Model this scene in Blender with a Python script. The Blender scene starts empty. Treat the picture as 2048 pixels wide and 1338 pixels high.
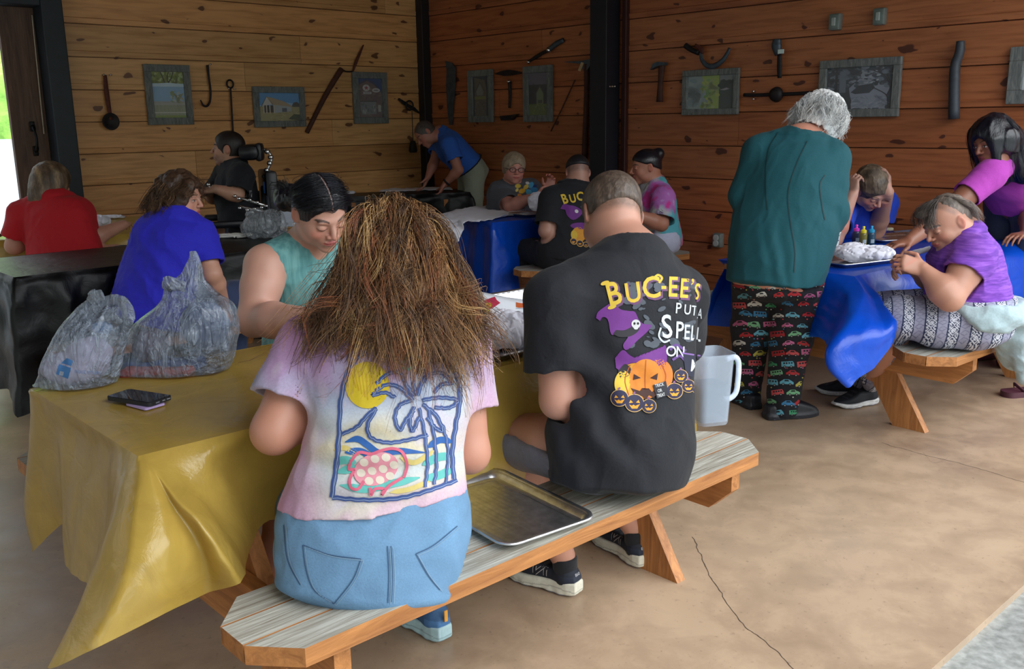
import bpy, bmesh, math, random
import numpy as np
from mathutils import Vector, Matrix
from mathutils.bvhtree import BVHTree
SC = bpy.context.scene
COL = SC.collection
random.seed(7); RNG = np.random.default_rng(11)
# ---------------------------------------------------------------- camera maths
F = 1880.0; CX, CY = 1024.0, 669.0; H = 1.45
PITCH = math.atan(427/F); ROLL = -math.radians(0.85)
_fw = np.array([0, math.cos(PITCH), -math.sin(PITCH)])
_r0 = np.array([1.0, 0, 0]); _u0 = np.cross(_r0, _fw)
RT = _r0*math.cos(ROLL)+_u0*math.sin(ROLL); UP = -_r0*math.sin(ROLL)+_u0*math.cos(ROLL); FW = _fw
EYE = np.array([0, 0, H])
def ray(x, y): return (x-CX)/F*RT-(y-CY)/F*UP+FW
def atz(x, y, z):
    d = ray(x, y); return EYE+d*((z-H)/d[2])
def atY(x, y, Y):
    d = ray(x, y); return EYE+d*(Y/d[1])
def atplane(x, y, p0, n):
    d = ray(x, y); n = np.array(n, float); return EYE+d*(np.dot(np.array(p0)-EYE, n)/np.dot(d, n))
def proj(P):
    d = np.array(P, float)-EYE; z = d@FW
    return CX+F*(d@RT)/z, CY-F*(d@UP)/z
def V(*a): return np.array(a, float)
def nrm(v): v = np.array(v, float); return v/(np.linalg.norm(v)+1e-12)

# ---------------------------------------------------------------- colour / materials
def lin(c):
    return tuple((v/255/12.92 if v/255 <= .04045 else ((v/255+.055)/1.055)**2.4) for v in c[:3])
class NT:
    def __init__(s, name):
        s.m = bpy.data.materials.new(name); s.m.use_nodes = True; s.t = s.m.node_tree
        s.b = s.t.nodes['Principled BSDF']
    def n(s, typ, **kw):
        nd = s.t.nodes.new(typ)
        for k, v in kw.items():
            if k.startswith('i_'):
                key = k[2:]
                key = int(key) if key.isdigit() else key
                nd.inputs[key].default_value = v
            else: setattr(nd, k, v)
        return nd
    def l(s, a, b): s.t.links.new(a, b)
    def coord(s, kind='Object', scale=(1, 1, 1), rot=(0, 0, 0)):
        tc = s.n('ShaderNodeTexCoord'); mp = s.n('ShaderNodeMapping')
        mp.inputs['Scale'].default_value = scale; mp.inputs['Rotation'].default_value = rot
        s.l(tc.outputs[kind], mp.inputs[0]); return mp.outputs[0]
    def noise(s, vec, scale=5, detail=4, rough=.55, dist=0):
        n = s.n('ShaderNodeTexNoise'); n.inputs['Scale'].default_value = scale; n.inputs['Detail'].default_value = detail
        n.inputs['Roughness'].default_value = rough; n.inputs['Distortion'].default_value = dist
        s.l(vec, n.inputs['Vector']); return n.outputs['Fac']
    def ramp(s, fac, stops):
        r = s.n('ShaderNodeValToRGB'); e = r.color_ramp.elements
        while len(e) > 1: e.remove(e[-1])
        e[0].position = stops[0][0]; e[0].color = (*stops[0][1], 1)
        for p, c in stops[1:]:
            x = e.new(p); x.color = (*c, 1)
        s.l(fac, r.inputs[0]); return r.outputs[0]
    def mix(s, fac, a, b, mode='MIX'):
        m = s.n('ShaderNodeMix'); m.data_type = 'RGBA'; m.blend_type = mode
        for i, v in ((0, fac), (6, a), (7, b)):
            if hasattr(v, 'links'): s.l(v, m.inputs[i])
            else: m.inputs[i].default_value = v if i == 0 else (*v, 1) if len(v) == 3 else v
        return m.outputs[2]
    def math(s, op, a, b=0.0, c=0.0):
        m = s.n('ShaderNodeMath'); m.operation = op
        for i, v in enumerate((a, b, c)):
            if hasattr(v, 'links'): s.l(v, m.inputs[i])
            else: m.inputs[i].default_value = v
        return m.outputs[0]
    def bump(s, h, strength=.3, dist=.01):
        b = s.n('ShaderNodeBump'); b.inputs['Strength'].default_value = strength; b.inputs['Distance'].default_value = dist
        s.l(h, b.inputs['Height']); s.l(b.outputs[0], s.b.inputs['Normal']); return b
    def base(s, v):
        if hasattr(v, 'links'): s.l(v, s.b.inputs['Base Color'])
        else: s.b.inputs['Base Color'].default_value = (*v, 1)
    def set(s, **kw):
        for k, v in kw.items(): s.b.inputs[k.replace('_', ' ')].default_value = v
        return s
MC = {}
def plain(name, rgb, rough=.6, metal=0, var=.12, scale=30, bump=0.0, **kw):
    if name in MC: return MC[name]
    t = NT(name); c = lin(rgb); v = t.coord()
    n = t.noise(v, scale, 4)
    col = t.ramp(n, [(.3, tuple(x*(1-var) for x in c)), (.7, tuple(min(1, x*(1+var)) for x in c))])
    t.base(col); t.set(Roughness=rough, Metallic=metal, **kw)
    if bump: t.bump(n, bump, .004)
    MC[name] = t.m; return t.m
def vcol(name, rough=.75, bump=.15, bscale=60, bstretch=(1, 1, 1), var=.1, **kw):
    """material reading the mesh's own colour attribute (print, dye, skin tone)"""
    if name in MC: return MC[name]
    t = NT(name); a = t.n('ShaderNodeAttribute'); a.attribute_name = 'Col'
    v = t.coord(scale=bstretch); n = t.noise(v, bscale, 5, .6)
    g = t.ramp(n, [(.25, (1-var,)*3), (.75, (1+var,)*3)])
    t.base(t.mix(1.0, a.outputs['Color'], g, 'MULTIPLY')); t.set(Roughness=rough, **kw)
    if bump: t.bump(n, bump, .004)
    MC[name] = t.m; return t.m

# ---------------------------------------------------------------- objects
def link(o, parent=None):
    COL.objects.link(o)
    if parent is not None: o.parent = parent
    return o
def tag(o, label=None, cat=None, group=None, kind=None):
    if label: o['label'] = label
    if cat: o['category'] = cat
    if group: o['group'] = group
    if kind: o['kind'] = kind
    return o
def thing(name, label, cat, loc=(0, 0, 0), group=None):
    o = bpy.data.objects.new(name, None); o.empty_display_size = .1; link(o); o.location = tuple(float(v) for v in loc)
    tag(o, label, cat, group); return o
def meshobj(name, verts, faces, mat, parent=None, smooth=True, col=None, world=True):
    """verts are world coordinates; a child is shifted into its parent's frame"""
    me = bpy.data.meshes.new(name)
    vs = np.asarray(verts, float)
    root = parent
    off = np.zeros(3)
    if world:
        q = parent
        while q is not None: off = off+np.array(q.location); q = q.parent
    if parent is None and world:
        off = vs.mean(0); off[2] = vs[:, 2].min()
    vs = vs-off
    me.from_pydata(vs.tolist() if len(vs) < 200000 else vs.tolist(), [], [tuple(f) for f in faces])
    if not isinstance(mat, (list, tuple)): mat = [mat]
    for m in mat: me.materials.append(m)
    if smooth: me.polygons.foreach_set('use_smooth', [True]*len(me.polygons))
    if col is not None:
        a = me.color_attributes.new('Col', 'FLOAT_COLOR', 'POINT')
        c = np.ones((len(vs), 4)); c[:, :3] = col; a.data.foreach_set('color', c.ravel())
    me.update()
    o = bpy.data.objects.new(name, me); link(o, parent)
    if parent is None and world: o.location = tuple(off)
    return o
class MB:
    """collects shapes (world coordinates) into one mesh"""
    def __init__(s): s.v = []; s.f = []; s.c = []; s.mi = []
    def add(s, v, f, c=None, mi=0):
        o = len(s.v); s.v += [tuple(map(float, p)) for p in v]; s.f += [tuple(i+o for i in q) for q in f]
        s.c += [c or (1, 1, 1)]*len(v); s.mi += [mi]*len(f); return s
    def box(s, c, size, ax=None, bev=0.0, col=None, mi=0):
        ax = np.eye(3) if ax is None else np.array(ax, float)
        bm = bmesh.new(); bmesh.ops.create_cube(bm, size=1)
        for v in bm.verts: v.co = Vector((v.co.x*size[0], v.co.y*size[1], v.co.z*size[2]))
        if bev: bmesh.ops.bevel(bm, geom=list(bm.edges), offset=bev, segments=2, profile=.5, affect='EDGES')
        P = [np.array(c)+v.co.x*ax[0]+v.co.y*ax[1]+v.co.z*ax[2] for v in bm.verts]
        s.add(P, [[v.index for v in f.verts] for f in bm.faces], col, mi); bm.free(); return s
    def beam(s, a, b, w, t, side=None, bev=.003, col=None, mi=0):
        a = np.array(a, float); b = np.array(b, float); d = nrm(b-a)
        side = np.array(side if side is not None else ((0, 0, 1) if abs(d[2]) < .9 else (1, 0, 0)), float)
        x = nrm(np.cross(side, d)); y = np.cross(d, x)
        return s.box((a+b)/2, (w, t, np.linalg.norm(b-a)), (x, y, d), bev, col, mi)
    def tube(s, pts, r, seg=10, closed=False, cap=True, col=None, mi=0, flat=1.0, up=None):
        pts = [np.array(p, float) for p in pts]; n = len(pts)
        rs = r if hasattr(r, '__len__') else [r]*n
        T = []
        for i in range(n):
            a = pts[(i-1) % n] if closed else pts[max(i-1, 0)]; b = pts[(i+1) % n] if closed else pts[min(i+1, n-1)]
            T.append(nrm(b-a))
        u = np.array(up, float) if up is not None else (V(0, 0, 1) if abs(T[0][2]) < .9 else V(1, 0, 0))
        vs = []
        for i in range(n):
            if up is not None: u = np.array(up, float)
            x = nrm(np.cross(u, T[i])); y = np.cross(T[i], x); u = y
            for k in range(seg):
                t = 2*math.pi*k/seg
                vs.append(pts[i]+(x*math.cos(t)+y*math.sin(t)*flat)*rs[i])
        fs = []
        for i in range(n if closed else n-1):
            j = (i+1) % n
            for k in range(seg):
                fs.append((i*seg+k, i*seg+(k+1) % seg, j*seg+(k+1) % seg, j*seg+k))
        if cap and not closed:
            fs.append(tuple(range(seg))[::-1]); fs.append(tuple((n-1)*seg+k for k in range(seg)))
        return s.add(vs, fs, col, mi)
    def lathe(s, c, prof, seg=24, ax=None, col=None, mi=0):
        """prof = [(radius, height)]; axis = ax[2]"""
        ax = np.eye(3) if ax is None else np.array(ax, float); c = np.array(c, float)
        vs = []; fs = []
        for r, h in prof:
            for k in range(seg):
                t = 2*math.pi*k/seg
                vs.append(c+ax[0]*r*math.cos(t)+ax[1]*r*math.sin(t)+ax[2]*h)
        for i in range(len(prof)-1):
            for k in range(seg):
                fs.append((i*seg+k, i*seg+(k+1) % seg, (i+1)*seg+(k+1) % seg, (i+1)*seg+k))
        fs.append(tuple(range(seg))[::-1]); fs.append(tuple((len(prof)-1)*seg+k for k in range(seg)))
        return s.add(vs, fs, col, mi)
    def prism(s, pts, n, t, col=None, mi=0):
        """outline pts (world), extruded by t along n"""
        n = np.array(n, float)*t; k = len(pts)
        vs = [np.array(p, float) for p in pts]+[np.array(p, float)+n for p in pts]
        fs = [tuple(range(k))[::-1], tuple(range(k, 2*k))]+[(i, (i+1) % k, k+(i+1) % k, k+i) for i in range(k)]
        return s.add(vs, fs, col, mi)
    def build(s, name, mat, parent=None, smooth=False, usecol=False):
        o = meshobj(name, s.v, s.f, mat, parent, smooth, np.array(s.c) if usecol else None)
        if any(s.mi): o.data.polygons.foreach_set('material_index', s.mi)
        if smooth == 'auto':
            pass
        bm = bmesh.new(); bm.from_mesh(o.data); bmesh.ops.recalc_face_normals(bm, faces=bm.faces); bm.to_mesh(o.data); bm.free()
        return o
def smooth_angle(o, ang=40):
    me = o.data; me.polygons.foreach_set('use_smooth', [True]*len(me.polygons))
    try: me.set_sharp_from_angle(angle=math.radians(ang))
    except Exception: pass
    return o
def crom(pts, n):
    """Catmull-Rom through pts (k,d) -> n samples"""
    P = np.array(pts, float); k = len(P)
    if k == 2: t = np.linspace(0, 1, n)[:, None]; return P[0]*(1-t)+P[1]*t
    Q = np.vstack([2*P[0]-P[1], P, 2*P[-1]-P[-2]])
    t = np.linspace(0, k-1-1e-9, n); i = t.astype(int); u = (t-i)[:, None]
    a, b, c, d = Q[i], Q[i+1], Q[i+2], Q[i+3]
    return .5*((2*b)+(-a+c)*u+(2*a-5*b+4*c-d)*u**2+(-a+3*b-3*c+d)*u**3)
def grid_faces(m, n, off=0, closed=False):
    f = []
    for i in range(m-1):
        for j in range(n if closed else n-1):
            k = (j+1) % n
            f.append((off+i*n+j, off+i*n+k, off+(i+1)*n+k, off+(i+1)*n+j))
    return f
def snoise(P, seed=0, scale=1.0, octs=3):
    """smooth pseudo noise from warped sines, about -1..1"""
    P = np.asarray(P, float)*scale; r = np.random.default_rng(seed); out = np.zeros(len(P)); amp = 1; tot = 0; f = 1
    for o in range(octs):
        A = r.normal(size=(4, 3)); A /= np.linalg.norm(A, axis=1)[:, None]; ph = r.uniform(0, 6.28, 8)
        s = np.zeros(len(P))
        for k in range(4):
            w = np.sin(P@A[(k+1) % 4]*f*1.7+ph[k+4])
            s += np.sin(P@A[k]*f*2.9+ph[k]+1.4*w)
        out += amp*s/2.6; tot += amp; amp *= .5; f *= 2.1
    return np.clip(out/tot, -1, 1)
# ---------------------------------------------------------------- distance-field bodies and clothes
def smin(a, b, k):
    if k <= 0: return np.minimum(a, b)
    h = np.clip(.5+.5*(b-a)/k, 0, 1)
    return b+(a-b)*h-k*h*(1-h)
def smax(a, b, k): return -smin(-a, -b, k)
class Cone:
    """tapered capsule a->b, radii ra, rb; flat squashes the section along axis fa; cut trims square past b"""
    def __init__(s, a, b, ra, rb, k=.02, flat=1.0, fa=None, cut=False, cut0=False):
        s.a = np.array(a, float); s.b = np.array(b, float); s.ra, s.rb, s.k = ra, rb, k
        s.flat = flat; s.fa = nrm(fa) if fa is not None else None; s.cut = cut; s.cut0 = cut0
        s.c = (s.a+s.b)/2; s.R = np.linalg.norm(s.b-s.a)/2+max(ra, rb)
    def __call__(s, P):
        ab = s.b-s.a; L2 = ab@ab+1e-12; q = P-s.a
        t = np.clip(q@ab/L2, 0, 1)
        if s.fa is not None and s.flat != 1:
            c = q-t[:, None]*ab; f = c@s.fa; c = c+np.outer(f*(1/s.flat-1), s.fa)
            dd = np.sqrt((c*c).sum(1))
            r = s.ra+(s.rb-s.ra)*t
            d = (dd-r)*(s.flat if s.flat < 1 else 1)
        else:
            c = q-t[:, None]*ab; d = np.sqrt((c*c).sum(1))-(s.ra+(s.rb-s.ra)*t)
        if s.cut or s.cut0:
            L = math.sqrt(L2); al = q@ab/L
            if s.cut: d = np.maximum(d, al-L)
            if s.cut0: d = np.maximum(d, -al)
        return d
class Ell:
    def __init__(s, c, r, ax=None, k=.02):
        s.c = np.array(c, float); s.r = np.array(r, float); s.ax = np.eye(3) if ax is None else np.array(ax, float); s.k = k
        s.R = max(r)
    def __call__(s, P):
        q = (P-s.c)@s.ax.T; k0 = np.sqrt(((q/s.r)**2).sum(1)); k1 = np.sqrt(((q/s.r**2)**2).sum(1))+1e-9
        return k0*(k0-1)/k1
class Box:
    def __init__(s, c, r, ax=None, rd=.01, k=.01):
        s.c = np.array(c, float); s.r = np.array(r, float)-rd; s.rd = rd; s.ax = np.eye(3) if ax is None else np.array(ax, float); s.k = k
        s.R = float(np.linalg.norm(r))
    def __call__(s, P):
        q = np.abs((P-s.c)@s.ax.T)-s.r
        return np.sqrt((np.maximum(q, 0)**2).sum(1))+np.minimum(q.max(1), 0)-s.rd
class Loft:
    """elliptic sections along a spine: secs = [(centre, lateral axis, half width, half depth front, half depth back)]"""
    def __init__(s, secs, k=.03, inf=0.0, cap=(.06, .04), sq=2.0):
        C = np.array([x[0] for x in secs], float); n = 60
        s.C = crom(C, n); L = crom([x[1] for x in secs], n)
        s.W = crom([[x[2]+inf, x[3]+inf, x[4]+inf] for x in secs], n)
        ax = nrm(s.C[-1]-s.C[0]); s.z = ax; s.p0 = s.C[0]; s.Ln = (s.C[-1]-s.C[0])@ax
        s.T = (s.C-s.p0)@ax
        s.T = np.maximum.accumulate(s.T)+np.arange(n)*1e-7
        L = L-np.outer(L@ax, ax); s.L = L/np.linalg.norm(L, axis=1)[:, None]
        s.k = k; s.cap = (cap[0]+inf, cap[1]+inf); s.sq = sq
        s.c = s.C.mean(0); s.R = s.Ln/2+s.W.max()+.15
    def __call__(s, P):
        q = P-s.p0; t = q@s.z; tc = np.clip(t, 0, s.Ln)
        I = lambda A: np.stack([np.interp(tc, s.T, A[:, i]) for i in range(A.shape[1])], 1)
        c = I(s.C); l = I(s.L); w = I(s.W)
        f = np.cross(s.z, l)      # front = z x lateral(right)
        r = P-c; r = r-np.outer(r@s.z, s.z)
        x = (r*l).sum(1); y = (r*f).sum(1)
        wy = np.where(y > 0, w[:, 1], w[:, 2]); wx = w[:, 0]
        o = t-tc; oz = np.where(o > 0, o/s.cap[1], o/s.cap[0])
        if s.sq == 2: k0 = np.sqrt((x/wx)**2+(y/wy)**2+oz**2)
        else: k0 = ((np.abs(x/wx)**s.sq+np.abs(y/wy)**s.sq)**(2/s.sq)+oz**2)**.5
        cz = np.where(o > 0, s.cap[1], s.cap[0])
        k1 = np.sqrt((x/wx**2)**2+(y/wy**2)**2+(oz/cz)**2)+1e-9
        return k0*(k0-1)/k1
class Field:
    """add = smooth-union prims, sub = list of (prim, k) carved away, cuts = [(point, normal, k)] half-spaces removed"""
    def __init__(s, add, sub=(), cuts=(), post=None, pad=0.0, late=(), lsub=()):
        s.add = list(add); s.sub = list(sub); s.cuts = list(cuts); s.post = post; s.pad = pad; s.late = list(late); s.lsub = list(lsub)
    def box(s):
        lo = np.min([p.c-p.R for p in s.add], 0); hi = np.max([p.c+p.R for p in s.add], 0)
        for (p, n, k) in s.cuts:
            n = np.array(n, float)
            for i in range(3):
                if n[i] > .97: hi[i] = min(hi[i], p[i]+.05)
                if n[i] < -.97: lo[i] = max(lo[i], p[i]-.05)
        return lo-.02-s.pad, hi+.02+s.pad
    def fin(s, P, d):
        def near(g): return ((P-g.c)**2).sum(1) < (g.R+.06)**2
        for g, k in s.sub:
            m = near(g)
            if m.any(): d[m] = smax(d[m], -g(P[m]), k)
        if s.post and s.late: d = s.post(P, d)
        for g in s.late:
            m = near(g)
            if m.any(): d[m] = smin(d[m], g(P[m]), g.k)
        for g, k in s.lsub:
            m = near(g)
            if m.any(): d[m] = smax(d[m], -g(P[m]), k)
        for (p, n, k) in s.cuts: d = smax(d, (P-np.array(p))@np.array(n, float), k)
        if s.post and not s.late: d = s.post(P, d)
        return d
    def full(s, P):
        d = np.full(len(P), 9.0)
        for g in s.add: d = smin(d, g(P), g.k)
        return s.fin(P, d)
    def blocks(s, Bc, Rb, pts):
        """pts (nb, m, 3)"""
        nb, m, _ = pts.shape
        dc = [g(Bc) for g in s.add]; D = np.min(dc, 0)
        out = np.full((nb, m), 9.0)
        for g, d in zip(s.add, dc):
            msk = d < np.maximum(D, 0)+2.6*Rb+g.k
            if not msk.any(): continue
            q = pts[msk].reshape(-1, 3)
            out[msk] = smin(out[msk], g(q).reshape(-1, m), g.k)
        flat = out.reshape(-1)
        near = np.abs(flat) < .12
        P = pts.reshape(-1, 3)
        flat[near] = s.fin(P[near], flat[near])
        far = ~near
        if far.any() and (s.sub or s.cuts):
            flat[far] = Field([], s.sub, s.cuts).fin(P[far], flat[far])
        return flat.reshape(nb, m)
def polygonise(field, h, B=8):
    lo, hi = field.box(); S = B*h
    nb = np.ceil((hi-lo)/S).astype(int)
    I = np.stack(np.meshgrid(*[np.arange(k) for k in nb], indexing='ij'), -1).reshape(-1, 3)
    Cn = lo+(I+.5)*S; Rb = S*.87
    d = np.full(len(Cn), 9.0)
    for g in field.add: d = smin(d, g(Cn), g.k)
    keep = np.abs(d) < Rb*1.6+.03
    keep2 = (d < Rb*1.6+.03) if (field.sub or field.cuts) else keep
    if field.sub or field.cuts:
        df = Field([], field.sub, field.cuts).fin(Cn, d)
        keep2 &= np.abs(df) < Rb*1.6+.03
    keep = keep2
    I = I[keep]; Cn = Cn[keep]
    g = np.stack(np.meshgrid(*[np.arange(B+1)]*3, indexing='ij'), -1).reshape(-1, 3)
    m = B+1; N = nb*B+2
    cid = []; vpos = []; F_ = []
    CH = 400
    edges = [((0, 0, 0), (1, 0, 0)), ((0, 1, 0), (1, 1, 0)), ((0, 0, 1), (1, 0, 1)), ((0, 1, 1), (1, 1, 1)),
             ((0, 0, 0), (0, 1, 0)), ((1, 0, 0), (1, 1, 0)), ((0, 0, 1), (0, 1, 1)), ((1, 0, 1), (1, 1, 1)),
             ((0, 0, 0), (0, 0, 1)), ((1, 0, 0), (1, 0, 1)), ((0, 1, 0), (0, 1, 1)), ((1, 1, 0), (1, 1, 1))]
    quads = []
    def idx(i): return (i[..., 0]*N[1]+i[..., 1])*N[2]+i[..., 2]
    for c0 in range(0, len(I), CH):
        Ii = I[c0:c0+CH]; gi = Ii[:, None, :]*B+g[None]
        pts = lo+gi*h
        val = field.blocks(Cn[c0:c0+CH], Rb, pts).reshape(-1, m, m, m)
        ins = val < 0
        base = Ii*B
        cs = np.zeros((len(Ii), B, B, B), int); acc = np.zeros((len(Ii), B, B, B, 3)); cnt = np.zeros((len(Ii), B, B, B))
        for a, b in edges:
            va = val[:, a[0]:a[0]+B, a[1]:a[1]+B, a[2]:a[2]+B]; vb = val[:, b[0]:b[0]+B, b[1]:b[1]+B, b[2]:b[2]+B]
            cr = (va < 0) != (vb < 0); t = np.where(cr, va/np.where(cr, va-vb, 1), 0)
            for x in range(3):
                acc[..., x] += np.where(cr, a[x]+(b[x]-a[x])*t, 0)
            cnt += cr
        has = cnt > 0
        bi, x, y, z = np.nonzero(has)
        loc = acc[has]/cnt[has][:, None]
        ci = base[bi]+np.stack([x, y, z], 1)
        cid.append(idx(ci)); vpos.append(lo+(ci+loc)*h)
        for axn in range(3):
            sl0 = ins[:, :B, :B, :B]
            sl1 = ins[:, (1 if axn == 0 else 0):B+(1 if axn == 0 else 0), (1 if axn == 1 else 0):B+(1 if axn == 1 else 0), (1 if axn == 2 else 0):B+(1 if axn == 2 else 0)]
            cr = sl0 != sl1
            bi, x, y, z = np.nonzero(cr)
            flip = sl0[cr]
            c = base[bi]+np.stack([x, y, z], 1)
            u, v = [(1, 2), (2, 0), (0, 1)][axn]
            du = np.zeros(3, int); du[u] = 1; dv = np.zeros(3, int); dv[v] = 1
            q = np.stack([idx(c-du-dv), idx(c-dv), idx(c), idx(c-du)], 1)
            q[~flip] = q[~flip][:, ::-1]
            quads.append(q)
    if not cid: return np.zeros((0, 3)), np.zeros((0, 4), int)
    cid = np.concatenate(cid); vpos = np.concatenate(vpos)
    o = np.argsort(cid); cid = cid[o]; vpos = vpos[o]
    q = np.concatenate(quads); j = np.searchsorted(cid, q); j = np.clip(j, 0, len(cid)-1)
    ok = (cid[j] == q).all(1)
    return vpos, j[ok]
def sdf_obj(name, field, h, mat, parent=None, col=None, relax=1):
    v, f = polygonise(field, h)
    if relax and len(v):
        for _ in range(relax):
            acc = np.zeros_like(v); n = np.zeros(len(v))
            for a, b in ((0, 1), (1, 2), (2, 3), (3, 0)):
                np.add.at(acc, f[:, a], v[f[:, b]]); np.add.at(n, f[:, a], 1)
                np.add.at(acc, f[:, b], v[f[:, a]]); np.add.at(n, f[:, b], 1)
            n[n == 0] = 1; v = v*.5+.5*acc/n[:, None]
    c = None
    if col is not None:
        c = col(v) if callable(col) else np.tile(np.array(col, float), (len(v), 1))
    return meshobj(name, v, f.tolist(), mat, parent, True, c)
# ---------------------------------------------------------------- camera, render look, sky
cam = bpy.data.cameras.new('camera'); co = bpy.data.objects.new('camera', cam); COL.objects.link(co)
cam.sensor_fit = 'HORIZONTAL'; cam.sensor_width = 36; cam.lens = F/2048*36; cam.clip_end = 300; cam.clip_start = .05
M = Matrix.Identity(4)
for i in range(3):
    M[i][0] = RT[i]; M[i][1] = UP[i]; M[i][2] = -FW[i]; M[i][3] = EYE[i]
co.matrix_world = M; SC.camera = co
SC.view_settings.view_transform = 'Standard'; SC.view_settings.look = 'None'; SC.view_settings.gamma = 1
SC.view_settings.use_curve_mapping = False; SC.view_settings.exposure = 1.26
w = bpy.data.worlds.new('sky'); SC.world = w; w.use_nodes = True
wt = w.node_tree; bg = wt.nodes['Background']
tc = wt.nodes.new('ShaderNodeTexCoord'); sp = wt.nodes.new('ShaderNodeSeparateXYZ'); rp = wt.nodes.new('ShaderNodeValToRGB')
wt.links.new(tc.outputs['Generated'], sp.inputs[0]); wt.links.new(sp.outputs[2], rp.inputs[0]); wt.links.new(rp.outputs[0], bg.inputs[0])
rp.color_ramp.elements[0].position = .10; rp.color_ramp.elements[0].color = (.10, .125, .11, 1)
rp.color_ramp.elements[1].position = .34; rp.color_ramp.elements[1].color = (.93, .97, 1, 1)
bg.inputs[1].default_value = 2.5
vd = wt.nodes.new('ShaderNodeVectorMath'); vd.operation = 'DOT_PRODUCT'; vd.inputs[1].default_value = (.96, -.28, 0)   # overcast sky, brighter over open ground on the right, dimmed leftward to add shade
wt.links.new(tc.outputs['Generated'], vd.inputs[0]); r2 = wt.nodes.new('ShaderNodeValToRGB'); mr = wt.nodes.new('ShaderNodeMapRange'); mr.inputs[1].default_value = -.7; mr.inputs[2].default_value = .7
wt.links.new(vd.outputs['Value'], mr.inputs[0]); wt.links.new(mr.outputs[0], r2.inputs[0]); r2.color_ramp.elements[0].color = (.32, .33, .34, 1); r2.color_ramp.elements[1].color = (1, 1, 1, 1)
mx = wt.nodes.new('ShaderNodeMix'); mx.data_type = 'RGBA'; mx.blend_type = 'MULTIPLY'; mx.inputs[0].default_value = 1
wt.links.new(rp.outputs[0], mx.inputs[6]); wt.links.new(r2.outputs[0], mx.inputs[7]); wt.links.new(mx.outputs[2], bg.inputs[0])

# plan frame of the pavilion: A runs along the left wall, N across it
def frame(deg): r = math.radians(deg); return V(math.sin(r), math.cos(r), 0), V(-math.cos(r), math.sin(r), 0)
A0, N0 = frame(47.3)
CO = V(-.85, 10.0, 0)
PB = .25                                  # board pitch
zj = atplane(148, 309, CO, N0)[2]; zj = zj % PB
def on_left(px, py, off=0.0): return atplane(px, py, CO-N0*off, N0)
def on_right(px, py, off=0.0): return atplane(px, py, CO-A0*off, A0)

def wood_wall(name, c1, c2, knotc, seed):
    t = NT(name); at = t.n('ShaderNodeAttribute'); at.attribute_name = 'Col'
    v = t.coord(scale=(.55, 1, 7)); g = t.noise(v, 5, 5, .5, .6)
    v2 = t.coord(scale=(.35, 1, 2.2)); g2 = t.noise(v2, 2.2+seed*.01, 3, .5, .8)
    base = t.ramp(g, [(.25, c1), (.55, c2), (.8, tuple(x*1.12 for x in c2))])
    base = t.mix(t.math('MULTIPLY', g2, .35), base, tuple(x*.72 for x in c1), 'MIX')
    base = t.mix(1.0, base, at.outputs['Color'], 'MULTIPLY')
    v3o = t.coord(scale=(1.7, 1, 3.6)); sx3 = t.n('ShaderNodeSeparateXYZ'); cx3 = t.n('ShaderNodeCombineXYZ'); t.l(v3o, sx3.inputs[0]); t.l(sx3.outputs[0], cx3.inputs[0]); t.l(sx3.outputs[2], cx3.inputs[1]); v3 = cx3.outputs[0]; wr = t.n('ShaderNodeVectorMath', operation='ADD')
    t.l(v3, wr.inputs[0]); wn = t.n('ShaderNodeTexNoise'); wn.inputs['Scale'].default_value = 3; t.l(v3, wn.inputs['Vector'])
    sc = t.n('ShaderNodeVectorMath', operation='SCALE'); sc.inputs['Scale'].default_value = .35; t.l(wn.outputs['Color'], sc.inputs[0]); t.l(sc.outputs[0], wr.inputs[1])
    vo = t.n('ShaderNodeTexVoronoi', voronoi_dimensions='2D'); vo.inputs['Scale'].default_value = 1.7; vo.inputs['Randomness'].default_value = .95
    t.l(wr.outputs[0], vo.inputs['Vector'])
    sx = t.n('ShaderNodeSeparateColor'); t.l(vo.outputs['Color'], sx.inputs[0])
    thr = t.math('MULTIPLY', t.math('POWER', sx.outputs[0], 1.5), .15)
    k = t.math('SUBTRACT', thr, vo.outputs['Distance']); kn = t.math('MULTIPLY', k, 45.0); kn.node.use_clamp = True
    halo = t.math('SUBTRACT', t.math('MULTIPLY', thr, 2.0), vo.outputs['Distance']); hl = t.math('MULTIPLY', halo, 6.0); hl.node.use_clamp = True
    base = t.mix(t.math('MULTIPLY', hl, .35), base, tuple(x*.55 for x in c2))
    base = t.mix(t.math('MULTIPLY', kn, .85), base, knotc)
    t.base(base); t.set(Roughness=.42); t.b.inputs['Specular IOR Level'].default_value = .45
    t.bump(g, .12, .004); return t.m
W_L = wood_wall('pine_amber', lin((194, 140, 84)), lin((230, 178, 118)), lin((90, 44, 30)), 1)
W_R = wood_wall('pine_red', lin((150, 84, 50)), lin((194, 118, 74)), lin((70, 30, 28)), 5)

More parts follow.
